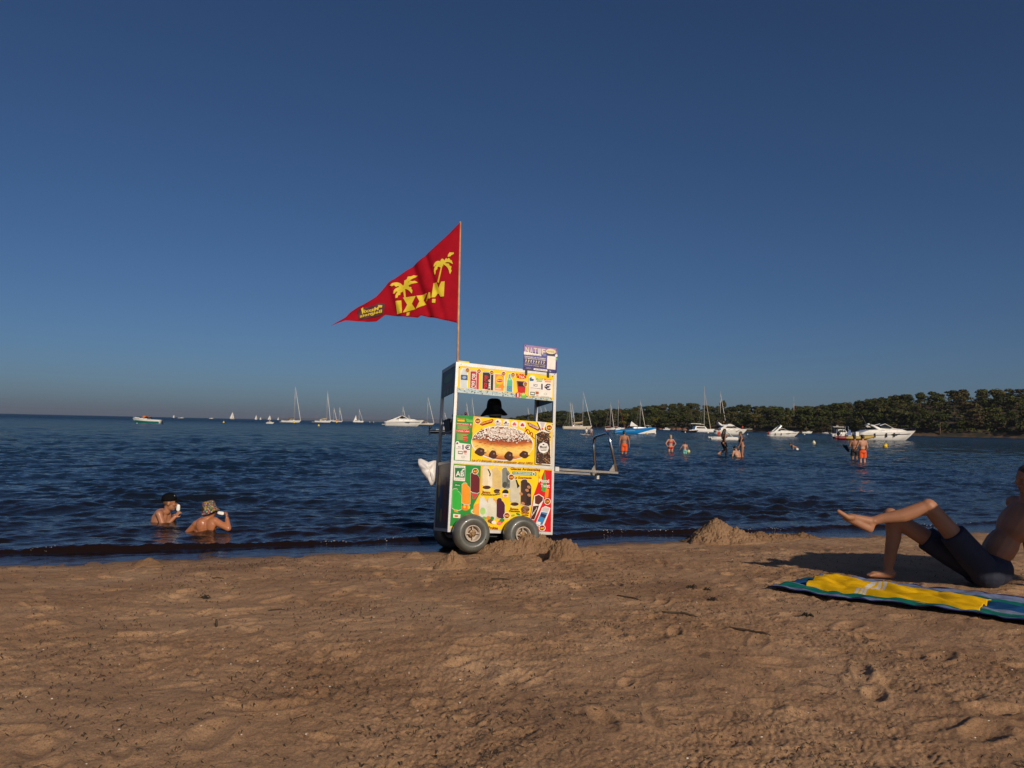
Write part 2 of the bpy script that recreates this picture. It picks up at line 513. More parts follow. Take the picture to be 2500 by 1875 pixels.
def build_sea():
    rr = [6.0]
    while rr[-1] < 420: rr.append(rr[-1] + 0.027 * (rr[-1] / 9.0) ** 1.40)
    while rr[-1] < 20000: rr.append(rr[-1] * 1.12)
    rr = np.array(rr); th = angles(37, 760, 80, 36)
    Rg, Tg = np.meshgrid(rr, th, indexing='ij')
    X, Y = Rg * np.sin(Tg), Rg * np.cos(Tg)
    cell = np.maximum(np.gradient(rr)[:, None] * 0.8 + 0 * Tg, np.gradient(th)[None, :] * Rg)
    Z = sea_z(X, Y, cell)
    s = shore_s(X, Y)
    Z = np.where(s > 0.35, np.minimum(Z, -0.05), Z)
    # rows on the land are folded down under the sand
    Z = Z - 0.4 * smooth01(s, 0.6, 1.6)
    return grid_object('sea', np.stack([X, Y, Z], -1), SEA, True, 'structure')
build_sea()

# ------------------------------------------------------------------ wooded shore on the right
SKYLINE = [(1205, 1034), (1215, 1028), (1227, 1023), (1250, 1019), (1290, 1012), (1340, 1004), (1360, 1002), (1379, 1003), (1397, 1008), (1415, 1008), (1452, 1001),
           (1472, 1001), (1493, 996), (1507, 999), (1519, 1002), (1533, 998), (1564, 991), (1584, 991), (1615, 988), (1647, 985), (1686, 984),
           (1712, 987), (1737, 993), (1757, 992), (1780, 997), (1799, 988), (1828, 989), (1851, 993), (1877, 991), (1900, 993), (1915, 997),
           (1935, 994), (1964, 991), (1993, 993), (2013, 990), (2042, 986), (2061, 985), (2090, 980), (2120, 975), (2149, 971), (2184, 966),
           (2260, 958), (2350, 952), (2450, 950), (2600, 948), (2900, 945)]
_sx, _sy = np.array(SKYLINE, float).T
SHORE_D = [(1205, 1000), (1350, 720), (1620, 620), (1900, 540), (2200, 470), (2500, 420), (2900, 380)]
_dx, _dd = np.array(SHORE_D, float).T
def horizon_y(px):
    return SRC_H / 2 + 99.3 + math.tan(ROLL) * (px - SRC_W / 2)
def crest_height(px):
    """height above the sea of the tree tops, and distance of the ridge"""
    d = np.interp(px, _dx, _dd) + 85
    h = 1.5 + (horizon_y(px) - np.interp(px, _sx, _sy)) * d / FPX
    return d, h
TREE_H = 7.5
def hill_point(px, v):
    """v = 0 at the water's edge, 1 on the ridge"""
    d0 = np.interp(px, _dx, _dd); d1, h = crest_height(px)
    top = max(h - TREE_H * min(1, h / 14), 0.6)
    d = d0 + (d1 - d0) * v
    p = at(px, horizon_y(px), d)
    z = top * (0.06 + 0.94 * min(v, 1.0) ** 0.85) if v > 0 else -0.6
    return np.array([p[0], p[1], z])
def build_hill():
    cols = np.arange(1205, 2901, 12.0); vs = [-0.08, 0.0, 0.05, 0.15, 0.3, 0.5, 0.7, 0.85, 1.0, 1.3, 2.0]
    P = np.array([[hill_point(c, v) for c in cols] for v in vs])
    P[:, :, 2] += 0.5 * perlin(P[:, :, 0] * 0.09, P[:, :, 1] * 0.09, 51) * (np.array(vs)[:, None] > 0.02)
    m = bpy.data.materials.new('dry_hillside'); m.use_nodes = True
    nt = m.node_tree; p = nt.nodes['Principled BSDF']; p.inputs['Roughness'].default_value = 0.9
    ns = nt.nodes.new('ShaderNodeTexNoise'); ns.inputs['Scale'].default_value = 0.18; ns.inputs['Detail'].default_value = 7
    geo = nt.nodes.new('ShaderNodeNewGeometry'); nt.links.new(geo.outputs['Position'], ns.inputs['Vector'])
    r = nt.nodes.new('ShaderNodeValToRGB'); e = r.color_ramp.elements
    e[0].position, e[0].color = 0.4, (0.022, 0.022, 0.010, 1); e[1].position, e[1].color = 0.66, (0.11, 0.065, 0.035, 1)
    nt.links.new(ns.outputs['Fac'], r.inputs[0]); nt.links.new(r.outputs[0], p.inputs['Base Color'])
    return grid_object('hillside', P, m, True, 'structure')
build_hill()

def far_hills():
    pts = [(560, 1021.5, 0), (640, 1019, 3), (700, 1018, 5), (760, 1018, 6), (800, 1020, 6), (840, 1021, 6), (880, 1022, 6), (930, 1023, 6), (960, 1021, 8), (1000, 1019, 11), (1050, 1020, 11), (1110, 1023, 9), (1170, 1024, 9), (1240, 1026, 9), (1330, 1030, 7), (1420, 1035, 4)]
    xs = np.arange(540, 1440, 6.0); hp = np.interp(xs, [p[0] for p in pts], [p[2] for p in pts])
    D = 14000.0; rows = []
    for v in (-0.02, 0.0, 0.35, 0.7, 0.9, 1.0, 0.8, 0.0):
        row = []
        for k, c in enumerate(xs):
            h = hp[k] * D / FPX * (1 + 0.16 * perlin(c * 0.05, v * 0.6, 61) + 0.10 * perlin(c * 0.17, v, 62)) * max(min(v, 1), -0.1)
            p = at(c, horizon_y(c), D + (v if v != 0.8 else 1.3) * 1800)
            row.append((p[0], p[1], h if v > -0.01 else -8))
        rows.append(row)
    m = mat('far_hill_scrub', (0.10, 0.10, 0.085, 1), 0.95, vary=0.3, scale=0.002)
    o = grid_object('distant_hills', np.array(rows), m, True, 'structure')
    return o
far_hills()

# ------------------------------------------------------------------ foam and painted sun glints, pale specks along the little breaker
def build_foam_glints():
    mb = MB(); r_ = np.random.default_rng(14)
    tt = r_.uniform(-3, 16, 1900)
    dens = smooth01(perlin(tt * 0.55, 0 * tt, 141), -0.1, 0.5) * smooth01(perlin(tt * 2.6, 0 * tt, 142), -0.2, 0.4) * (0.35 + 0.65 * smooth01(tt, 1.2, 3.0))
    for t, p in zip(tt, dens):
        if r_.random() > p: continue
        c0 = 0.72 + 0.16 * float(perlin(np.array(t * 0.55), np.array(0.0), 41)) + 0.05 * float(perlin(np.array(t * 2.3), np.array(0.0), 42))
        s = c0 - abs(r_.normal(0, 0.05)) + 0.03
        x, y = SH0 + SHT * t - SHM * s
        z = float(sea_z(np.array([x]), np.array([y]), np.array([0.03]))[0])
        q = r_.uniform(0.0016, 0.0045)
        mb.ell((x, y, z + q * .2), (q * r_.uniform(1, 2.5), q, q * .7), nu=6, nv=4)
    m = mat('foam_and_glints', (0.72, 0.66, 0.58, 1), 0.3)
    return tag(mb.build('foam_and_glints', m, fix=False), kind='stuff')
build_foam_glints()

# ------------------------------------------------------------------ summer haze over the bay
HZ = bpy.data.materials.new('bay_haze'); HZ.use_nodes = True
for n_ in list(HZ.node_tree.nodes):
    if n_.type == 'BSDF_PRINCIPLED': HZ.node_tree.nodes.remove(n_)
_pv = HZ.node_tree.nodes.new('ShaderNodeVolumePrincipled'); _pv.inputs['Color'].default_value = (0.88, 0.90, 0.98, 1); _pv.inputs['Density'].default_value = 0.00006; _pv.inputs['Anisotropy'].default_value = 0.35
HZ.node_tree.links.new(_pv.outputs[0], [n_ for n_ in HZ.node_tree.nodes if n_.type == 'OUTPUT_MATERIAL'][0].inputs['Volume'])
tag(MB().box((0, 9000, 70), (44000, 30000, 170)).build('haze', HZ), kind='stuff')

# ------------------------------------------------------------------ vending cart
CW, CD, CH = 1.2854, 0.6061, 1.9418
CO = np.array([-0.6859, 8.45, 0.2828])
_ps, _ca, _cb = 0.3558, 0.0551, 0.1056
_U = np.array([math.cos(_ps), math.sin(_ps), 0]); _N = np.array([-math.sin(_ps), math.cos(_ps), 0]); _Z = np.array([0, 0, 1.0])
CU = math.cos(_ca) * _U - math.sin(_ca) * _Z; _Z2 = math.sin(_ca) * _U + math.cos(_ca) * _Z
CN = math.cos(_cb) * _N - math.sin(_cb) * _Z2; CZ = math.sin(_cb) * _N + math.cos(_cb) * _Z2
CART_M = Matrix(((CU[0], CN[0], CZ[0], CO[0]), (CU[1], CN[1], CZ[1], CO[1]), (CU[2], CN[2], CZ[2], CO[2]), (0, 0, 0, 1)))
def cw(x, y, z):
    return CO + CU * x + CN * y + CZ * z
def on_front(px, py, y=0.0):
    """local (x, z) on the cart's front seen at that spot of the photograph"""
    d = ray(px, py); o = CO + CN * y
    p = EYE + d * (((o - EYE) @ CN) / (d @ CN)) - CO
    return p @ CU, p @ CZ
z1 = lambda x, y: (x / 2.9625 + 1000, y / 2.9625 + 800)
z2 = lambda x, y: (x / 5.9267 + 1080, y / 5.925 + 870)
z3 = lambda x, y: (x / 6.38 + 1080, y / 6.38 + 1110)
z5 = lambda x, y: (x / 9.755 + 1260, y / 9.755 + 830)

ALU = mat('brushed_aluminium', (0.50, 0.485, 0.46, 1), 0.45, 0.35, vary=0.09, scale=7, bump=0.12)
DIRTY = mat('weathered_aluminium', (0.22, 0.20, 0.18, 1), 0.5, 0.4, vary=0.25, scale=9, bump=0.2)
STEEL = mat('chrome_steel', (0.72, 0.71, 0.70, 1), 0.18, 1.0, vary=0.06)
DARK = mat('dark_steel', (0.03, 0.03, 0.032, 1), 0.6, 0.3)
PRINT = mat('printed_vinyl', rough=0.36, vary=0.10, scale=11, attr='Col', spec=0.22)
WOODEN = mat('pine_pole_wood', (0.50, 0.27, 0.12, 1), 0.6, vary=0.22, scale=16, bump=0.3)
RUBBER = mat('grey_balloon_rubber', (0.105, 0.106, 0.092, 1), 0.36, vary=0.28, scale=9, coat=0.22, bump=0.12, bscale=140)
RIM = mat('sandy_plastic_rim', (0.46, 0.38, 0.31, 1), 0.5, vary=0.2, scale=18)
BRASS = mat('rusty_brass_hub', (0.24, 0.14, 0.06, 1), 0.5, 0.4, vary=0.4, scale=30)

cart = empty('vending_cart', CO, 0, 'yellow four-wheeled beach vending cart covered with doughnut and ice cream signs', 'vending cart')
cart.matrix_world = CART_M

def bars(name, segs, w=0.034, mats=ALU):
    for a, b in segs:
        MB().beam(a, b, w, w, up=(0, 1, 0.001)).build(name, mats, cart)
z_mid, z_gap0, z_gap1 = 0.787, 1.327, 1.592
W2, D2 = CW, CD
t = 0.017
for x, y in ((t, t), (W2 - t, t), (t, D2 - t), (W2 - t, D2 - t)):
    MB().box((x, y, CH / 2), (2 * t, 2 * t, CH)).build('corner_post', ALU, cart)
bars('top_rail', [((2 * t, t, CH - t), (W2 - 2 * t, t, CH - t)), ((2 * t, D2 - t, CH - t), (W2 - 2 * t, D2 - t, CH - t)),
                  ((t, 2 * t, CH - t), (t, D2 - 2 * t, CH - t)), ((W2 - t, 2 * t, CH - t), (W2 - t, D2 - 2 * t, CH - t))])
bars('middle_rail', [((2 * t, t, z_mid), (W2 - 2 * t, t, z_mid)), ((t, 2 * t, z_mid), (t, D2 - 2 * t, z_mid)), ((W2 - t, 2 * t, z_mid), (W2 - t, D2 - 2 * t, z_mid))])
bars('bottom_rail', [((2 * t, t, t), (W2 - 2 * t, t, t)), ((2 * t, D2 - t, t), (W2 - 2 * t, D2 - t, t)), ((t, 2 * t, t), (t, D2 - 2 * t, t)), ((W2 - t, 2 * t, t), (W2 - t, D2 - 2 * t, t))])
MB().box((W2 / 2, D2 / 2, CH + 0.004), (W2, D2, 0.008)).build('roof_panel', ALU, cart)
MB().box((W2 / 2, D2 / 2, z_mid - 0.01), (W2 - 4 * t, D2 - 4 * t, 0.02)).build('counter_top', DIRTY, cart)
MB().box((W2 / 2, D2 / 2, 0.045), (W2 - 4 * t - 0.004, D2 - 4 * t - 0.004, 0.02)).build('floor_panel', DARK, cart)
MB().box((W2 / 2, 0.24, 1.16), (W2 - 0.08, 0.40, 0.012)).build('inner_shelf', DIRTY, cart)
for k in range(2):
    MB().beam((0.03 + k * (W2 - 0.06), 0.05, 1.15), (0.03 + k * (W2 - 0.06), D2 - 0.03, 1.15), 0.02, 0.02).build('shelf_bracket', DIRTY, cart)

class Art:
    """flat print on one panel, drawn in the local plane of the cart's front"""
    def __init__(self, zoom, y0=-0.004, m=None):
        self.mb, self.z, self.y0, self.n = MB(), zoom, y0, 0
        self.map = m or (lambda px, py: on_front(px, py, y0))
    def pts(self, P):
        return [self.map(*self.z(x, y)) for x, y in P]
    def raw(self, V, F, col):
        self.n += 1
        y = self.y0 - 0.0006 - 0.00002 * self.n
        self.mb.add([(a, y, b) for a, b in V], F, 0, col)
        return self
    def poly(self, P, col):
        V = self.pts(P)
        return self.raw(V, [tuple(range(len(V)))], col)
    def ring(self, P, col, k=1.12, edge=(225, 215, 200)):
        c = np.mean(P, 0)
        self.poly([tuple(c + (np.array(p) - c) * k) for p in P], srgb(*edge, 0.8))
        return self.poly(P, col)
    def ell(self, cx, cy, rx, ry, col, rot=0.0, n=22):
        ca, sa = math.cos(rot), math.sin(rot)
        return self.poly([(cx + rx * math.cos(t) * ca - ry * math.sin(t) * sa, cy + rx * math.cos(t) * sa + ry * math.sin(t) * ca)
                          for t in np.linspace(0, 2 * math.pi, n, endpoint=False)], col)
    def rect(self, x0, y0, x1, y1, col, tilt=0.0):
        dx = x1 - x0
        return self.poly([(x0, y0), (x1, y0 + dx * tilt), (x1, y1 + dx * tilt), (x0, y1)], col)
    def text(self, s, x0, y0, x1, h, col, tilt=0.0, flip=False):
        """word from (x0,y0) its lower left corner to x1, h high; tilt = fall per step right"""
        v, f, _ = text_geo(s)
        u = (1 - v[:, 0]) if flip else v[:, 0]
        X = x0 + u * (x1 - x0); Y = y0 + u * (x1 - x0) * tilt - v[:, 1] * h
        return self.raw([self.map(*self.z(a, b)) for a, b in zip(X, Y)], f, col)
    def build(self, name, parent):
        return self.mb.build(name, PRINT, parent, fix=False)

K = 0.90
YEL = srgb(250, 208, 8, K); YEL2 = srgb(252, 190, 10, K); GRN = srgb(30, 140, 50, K); RED = srgb(215, 22, 26, K); WHT = srgb(240, 232, 222, K)
DRED = srgb(150, 22, 14, K); BRN = srgb(70, 32, 16, K); NAVY = srgb(35, 32, 85, K); BLK = srgb(20, 18, 18, K); CREAM = srgb(232, 215, 170, K)
ORA = srgb(240, 140, 20, K); LGRN = srgb(120, 190, 60, K); ICE = srgb(190, 205, 205, K); SKYB = srgb(90, 150, 190, K); GREY = srgb(140, 135, 125, K)

def panel(name, x0, x1, zz0, zz1, col, y=0.002):
    mb = MB().box(((x0 + x1) / 2, y, (zz0 + zz1) / 2), (x1 - x0, 0.006, zz1 - zz0), col=col)
    return mb.build(name, PRINT, cart)

def price(a, x, y, r, s):
    a.ell(x, y, r * 1.25, r * 1.22, WHT); a.ell(x, y, r, r, DRED); a.text(s, x - r * 0.72, y + r * 0.42, x + r * 0.74, r * 0.85, YEL, 0.06)

# ---- drinks sign under the roof
p = panel('drinks_sign', 2 * t + 0.002, W2 - 2 * t - 0.002, z_gap1, CH - 2 * t - 0.002, YEL)
a = Art(z2)
TL = 0.083
a.poly([(262, 200), (285, 168), (325, 172), (345, 205), (372, 250), (372, 300), (365, 470), (250, 455), (262, 300), (258, 255)], WHT)
a.poly([(272, 230), (305, 175), (325, 178), (358, 240), (362, 290), (356, 465), (260, 452), (270, 300)], srgb(205, 215, 215, K))
a.rect(268, 265, 366, 338, srgb(45, 75, 125, K), TL); a.ell(318, 305, 30, 20, srgb(150, 175, 200, K))
for x, w, c, c2 in ((408, 80, srgb(165, 18, 30, K), srgb(205, 40, 35, K)), (585, 110, srgb(40, 22, 26, K), srgb(18, 15, 18, K))):
    y = 205 + (x - 408) * TL
    a.poly([(x - 6, y), (x + w + 50, y + 14), (x + w + 44, y + 278), (x - 12, y + 262)], WHT)
    a.poly([(x, y + 12), (x + w, y + 18), (x + w - 4, y + 268), (x - 6, y + 250)], c)
    a.poly([(x + w + 8, y + 22), (x + w + 44, y + 30), (x + w + 38, y + 274), (x + w + 2, y + 268)], c2)
    a.poly([(x + 14, y - 4), (x + w - 8, y + 2), (x + w, y + 18), (x + 2, y + 14)], srgb(190, 190, 185, K))
for tx, cx, cc in (('Coca Cola', 452, WHT), ('Coca Cola', 632, RED)):
    v, f, _ = text_geo(tx)
    X = cx - 34 + v[:, 1] * 66 + (v[:, 0]) * 12; Y = (455 if cx < 500 else 480) - v[:, 0] * 205
    a.raw([a.map(*z2(p_, q_)) for p_, q_ in zip(X, Y)], f, cc)
v, f, _ = text_geo('zero')
a.raw([a.map(*z2(p_, q_)) for p_, q_ in zip(668 + v[:, 1] * 26, 470 - v[:, 0] * 135)], f, WHT)
a.poly([(752, 245), (905, 256), (896, 510), (748, 500)], WHT)
a.poly([(762, 256), (892, 266), (884, 502), (756, 492)], srgb(230, 150, 50, K)); a.ell(828, 345, 56, 70, YEL2); a.ell(828, 350, 46, 24, RED)
a.text('Lipton', 790, 356, 868, 20, WHT, 0.02); a.ell(805, 425, 40, 22, LGRN); a.ell(850, 440, 46, 34, ORA); a.text('peach', 770, 480, 850, 24, WHT, 0.05)
a.poly([(955, 250), (990, 252), (990, 300), (1025, 355), (1022, 520), (918, 512), (930, 350), (952, 300)], WHT)
a.poly([(960, 258), (984, 260), (984, 300), (1014, 358), (1010, 516), (926, 506), (938, 355), (958, 302)], srgb(95, 185, 140, K))
a.poly([(932, 425), (1012, 432), (1010, 516), (926, 506)], srgb(70, 160, 180, K)); a.ell(972, 332, 18, 16, srgb(160, 215, 190, K)); a.ell(972, 465, 10, 10, RED)
a.text('BUBBLE', 1068, 280, 1218, 34, RED, TL); a.ell(1145, 300, 72, 22, RED, 0.06); a.text('TEA', 1105, 312, 1190, 32, WHT, TL)
a.poly([(1068, 345), (1216, 358), (1202, 545), (1085, 530)], CREAM)
a.poly([(1074, 352), (1210, 364), (1196, 540), (1092, 526)], srgb(200, 25, 25, K)); a.poly([(1090, 366), (1196, 376), (1196, 440), (1098, 436)], BLK)
# ice cubes along the lower edge
r3 = np.random.default_rng(3)
a.poly([(212, 455), (300, 470), (420, 455), (560, 490), (700, 500), (860, 520), (1030, 525), (1250, 590), (1420, 600), (1600, 622), (1600, 646), (212, 520)], ICE)
for k in range(170):
    x = r3.uniform(218, 1590); y = 520 + (x - 212) * 0.088 - r3.uniform(8, 62) * (1 if x < 1050 else 0.5)
    q = r3.uniform(5, 15); g = r3.uniform(95, 250); an = r3.uniform(0, 3)
    a.poly([(x + q * math.cos(an + b), y + 0.8 * q * math.sin(an + b)) for b in (0, 1.6, 3.0, 4.5)], srgb(g * 0.86, g * 0.98, g, K))
for x, y, s in ((362, 200, '1,5€'), (528, 215, '3€'), (712, 235, '3€'), (884, 252, '3€'), (1020, 268, '3€'), (1200, 402, '5,5€')):
    price(a, x, y, 27, s)
a.ell(1090, 560, 42, 44, srgb(225, 110, 70, K)); a.rect(1066, 535, 1082, 585, NAVY); a.rect(1082, 536, 1098, 586, WHT); a.rect(1098, 537, 1114, 586, RED)
a.ell(1172, 568, 40, 42, LGRN); a.ell(1172, 552, 28, 16, srgb(190, 220, 120, K))
a.poly([(1250, 300), (1285, 272), (1330, 285), (1345, 318), (1595, 345), (1588, 600), (1245, 572)], WHT)
a.poly([(1258, 322), (1280, 300), (1290, 305), (1288, 322), (1322, 330), (1316, 358), (1262, 358)], srgb(40, 100, 140, K))
a.text('Maxxi', 1350, 345, 1455, 34, LGRN, 0.02); a.text('Maxxi', 1470, 352, 1575, 34, ORA, 0.02); a.rect(1362, 348, 1440, 368, srgb(150, 190, 90, K), 0.05); a.rect(1480, 354, 1568, 376, srgb(235, 160, 20, K), 0.05)
a.text('ICI', 1318, 436, 1372, 36, NAVY, 0.06); a.text('carte acceptée', 1268, 462, 1418, 14, NAVY, 0.09); a.text('1€', 1428, 482, 1565, 92, NAVY, 0.07)
a.rect(1270, 512, 1336, 562, srgb(40, 90, 70, K), 0.08); a.rect(1278, 524, 1328, 548, WHT, 0.08); a.rect(1346, 510, 1392, 545, srgb(150, 40, 30, K), 0.06); a.rect(1346, 524, 1392, 533, ORA, 0.06); a.text('VISA', 1350, 572, 1390, 18, RED, 0.06)
a.ell(1488, 545, 24, 16, GREY); a.ell(1488, 545, 20, 12, WHT); a.rect(1425, 575, 1540, 579, GREY, 0.09)
for x, y in ((248, 160), (1594, 293)): a.ell(x, y, 6, 6, BLK)
a.build('printed_artwork', p)

# ---- doughnut sign
p = panel('doughnut_sign', 2 * t + 0.002, W2 - 2 * t - 0.002, z_mid + t + 0.002, z_gap0, YEL)
a = Art(z2)
a.poly([(200, 848), (452, 866), (410, 1518), (165, 1502)], GRN)
a.poly([(452, 866), (560, 876), (430, 1100)], YEL2)
a.text('Maxxi', 212, 920, 318, 32, ORA, 0.06); a.rect(220, 918, 322, 938, YEL2, 0.06); a.text('Maxxi', 345, 930, 440, 30, LGRN, 0.06); a.rect(352, 928, 440, 948, LGRN, 0.06)
a.rect(205, 960, 388, 986, RED, 0.06); a.text('PLANET PROPRETE', 210, 980, 380, 14, WHT, 0.06)
for k in range(5): a.rect(215 + 3 * (k % 2), 994 + k * 13, 385 - 9 * ((k * 2) % 3), 1001 + k * 13, srgb(190, 170, 90, K), 0.06)
a.ell(408, 1005, 16, 36, srgb(200, 90, 50, K), 0.3); a.ell(412, 985, 9, 14, WHT)
a.rect(198, 1056, 396, 1096, RED, 0.06); a.text('5 achetés 1 offert', 206, 1084, 390, 18, WHT, 0.06)
for k in range(6): a.rect(212, 1118 + k * 16, 375 - 22 * (k % 3), 1126 + k * 16, srgb(180, 165, 85, K), 0.06)
for k in range(3): a.rect(300, 1152 + k * 28, 360, 1168 + k * 28, RED, 0.06)
a.poly([(190, 1250), (205, 1228), (232, 1226), (248, 1252), (405, 1272), (398, 1512), (182, 1496)], WHT)
a.poly([(196, 1262), (212, 1240), (226, 1244), (232, 1268), (200, 1272)], srgb(40, 100, 140, K))
a.text('ICI', 228, 1318, 262, 22, NAVY, 0.06); a.text('1€', 290, 1350, 400, 76, NAVY, 0.06); a.rect(196, 1330, 285, 1334, GREY, 0.06)
a.rect(226, 1368, 294, 1412, srgb(50, 110, 80, K), 0.06); a.rect(234, 1378, 286, 1400, WHT, 0.06); a.rect(304, 1362, 354, 1392, srgb(160, 50, 30, K), 0.06); a.rect(304, 1374, 354, 1381, ORA, 0.06); a.text('VISA', 308, 1416, 352, 16, RED, 0.06)
a.ell(298, 1455, 24, 15, GREY); a.ell(298, 1455, 20, 11, WHT)
price(a, 512, 935, 38, '4€')
a.poly([(540, 985), (575, 950), (720, 905), (742, 920), (720, 960), (580, 1002)], DRED); a.text('Extrafrais', 566, 984, 722, 30, YEL2, -0.30)
for x, y, c in ((805, 955, BRN), (925, 968, BRN), (1042, 980, srgb(220, 90, 90, K)), (1158, 992, srgb(205, 40, 45, K))):
    a.ell(x, y, 52, 50, WHT)
    if c == BRN:
        a.ell(x - 6, y - 14, 16, 12, BLK); a.text('Choco' if x < 900 else 'Maxxi', x - 38, y + 12, x + 40, 22, DRED, 0.08); a.text('Nuts', x - 32, y + 36, x + 30, 18, NAVY, 0.08)
    else:
        for q in ((-12, 6), (12, 8), (0, -10)): a.ell(x + q[0], y + q[1], 17, 16, c)
        a.rect(x - 26, y + 30, x + 26, y + 34, GREY, 0.08)
a.poly([(1228, 958), (1260, 962), (1380, 1020), (1410, 1055), (1390, 1078), (1255, 1010)], DRED); a.text('EXCLUSIF', 1252, 996, 1392, 30, WHT, 0.46)
a.text('XXL', 1188, 1082, 1335, 70, DRED, 0.78)
for s_, k in ((1.03, WHT),): a.ell(868, 1260, 452, 252, k, 0.06, 48)
# the filled bun
bun = [(0.0, (120, 52, 20)), (0.30, (128, 56, 22)), (0.44, (160, 74, 26)), (0.52, (196, 104, 40)), (0.57, (222, 150, 66)), (0.62, (244, 196, 96)), (0.74, (250, 208, 112)), (0.84, (240, 178, 80)), (0.92, (206, 122, 46)), (1.0, (140, 66, 24))]
bx = np.linspace(-438, 438, 61)
for lv in np.linspace(0, 0.97, 40):
    ylev = 1022 + lv * 478
    ellt = 1260 - 236 * np.sqrt(np.clip(1 - (bx / 440) ** 2, 0, 1)); ellb = 1260 + 236 * np.sqrt(np.clip(1 - (bx / 440) ** 2, 0, 1))
    smile = ylev - 78 * (bx / 440) ** 2 * (1 - abs(2 * lv - 1)) + 3 * np.sin(bx * 0.05 + lv * 20)
    tp = np.maximum(ellt, smile); ok_ = tp < ellb - 1
    if ok_.sum() < 4: continue
    X_ = bx[ok_]; P_ = [(868 + x, y + x * 0.06) for x, y in zip(X_, tp[ok_])] + [(868 + x, y + x * 0.06) for x, y in zip(X_[::-1], ellb[ok_][::-1])]
    a.poly(P_, srgb(*[float(np.interp(lv, [q[0] for q in bun], [q[1][i_] for q in bun])) for i_ in range(3)], K))
for k in range(260):      # baked mottling
    q = r3.uniform(0, 6.283); rr_ = math.sqrt(r3.random()); x = 868 + 425 * math.cos(q) * rr_; y = 1262 + 222 * math.sin(q) * rr_ + (x - 868) * 0.06
    lv = (y - 1022) / 478; c_ = [float(np.interp(lv, [q_[0] for q_ in bun], [q_[1][i_] for q_ in bun])) * r3.uniform(.86, 1.12) for i_ in range(3)]
    a.ell(x, y, r3.uniform(8, 26), r3.uniform(3, 8), srgb(*[min(255, v_) for v_ in c_], K), 0.06, 8)
a.poly([(868 + 250 * math.cos(e) * (1 + .10 * math.sin(7 * e)), 1105 + 62 * math.sin(e) * (1 + .14 * math.sin(5 * e + 1)) + 15 * math.cos(e)) for e in np.linspace(0, 6.283, 50, endpoint=False)], srgb(214, 190, 170, K))
for k in range(640):      # sugar dust
    q = r3.uniform(math.pi * 1.02, math.pi * 1.98); rr_ = math.sqrt(r3.random()); x = 868 + 415 * math.cos(q) * rr_; y = 1205 + 185 * math.sin(q) * rr_ + (x - 868) * 0.06 + r3.uniform(-15, 22) * (1 if rr_ > 0.6 else 2)
    w = r3.uniform(5, 18); b = r3.uniform(0, 3.1)
    g = r3.uniform(0, 1)
    a.poly([(x + w * math.cos(b + e) * r3.uniform(.6, 1.1), y + 0.6 * w * math.sin(b + e) * r3.uniform(.6, 1.1)) for e in (0, 1.1, 2.2, 3.3, 4.4, 5.5)], WHT if g > 0.16 else srgb(150, 88, 58, K))
for x, y, rx, ry in ((545, 1378, 66, 54), (728, 1418, 52, 62), (960, 1440, 58, 66), (1180, 1418, 60, 50)):
    a.poly([(x + rx * math.cos(e) * (1 + 0.18 * math.sin(3 * e + x)), y + ry * math.sin(e) * (1 + 0.15 * math.cos(2 * e + x))) for e in np.linspace(0, 6.28, 16, endpoint=False)], BRN)
    a.ell(x + 10, y - 8, rx * 0.22, ry * 0.18, srgb(150, 110, 95, K)); a.poly([(x + rx * 0.7, y + 5), (x + rx * 1.5, y + 18), (x + rx * 0.7, y + 22)], BRN)
a.text("Le n°1 français, recette artisanale, since 1992!", 428, 1518, 1306, 34, DRED, 0.053)
# bag of sugared nuts
a.poly([(1365, 945), (1500, 958), (1455, 1060), (1545, 1110), (1556, 1300), (1565, 1575), (1335, 1555), (1345, 1120), (1420, 1070)], WHT)
a.poly([(1398, 955), (1478, 962), (1440, 1050), (1432, 1050)], srgb(200, 190, 190, K)); a.rect(1424, 1040, 1448, 1068, RED)
a.poly([(1355, 1120), (1432, 1085), (1538, 1118), (1545, 1300), (1556, 1562), (1342, 1545)], srgb(60, 40, 28, K))
for k in range(330):
    x = r3.uniform(1352, 1548); y = r3.uniform(1105, 1555); q = r3.uniform(6, 15); b = r3.uniform(0, 3)
    if r3.random() < 0.62: c = srgb(*[v_ * r3.uniform(0.5, 1.0) for v_ in (95, 62, 45)], K)
    else: c = srgb(*[v_ * r3.uniform(0.75, 1.1) for v_ in (196, 140, 96)], K)
    a.poly([(x + q * math.cos(b + e), y + 0.62 * q * math.sin(b + e + 0.3)) for e in (0, 1.2, 2.5, 3.7, 5)], c)
a.poly([(1450 + 76 * math.cos(e) * (1 + 0.04 * math.cos(8 * e)), 1325 + 78 * math.sin(e) * (1 + 0.04 * math.cos(8 * e))) for e in np.linspace(0, 6.28, 26, endpoint=False)], WHT)
a.ell(1450, 1278, 14, 9, BLK); a.text('Maxxi', 1398, 1330, 1500, 38, BLK, 0.02); a.text('Gourmandises', 1402, 1348, 1498, 13, BLK, 0.02); a.rect(1412, 1358, 1492, 1366, BLK)
price(a, 1533, 1035, 38, '4€')
for x, y in ((1578, 992),): a.ell(x, y, 6, 6, BLK)
a.build('printed_artwork', p)

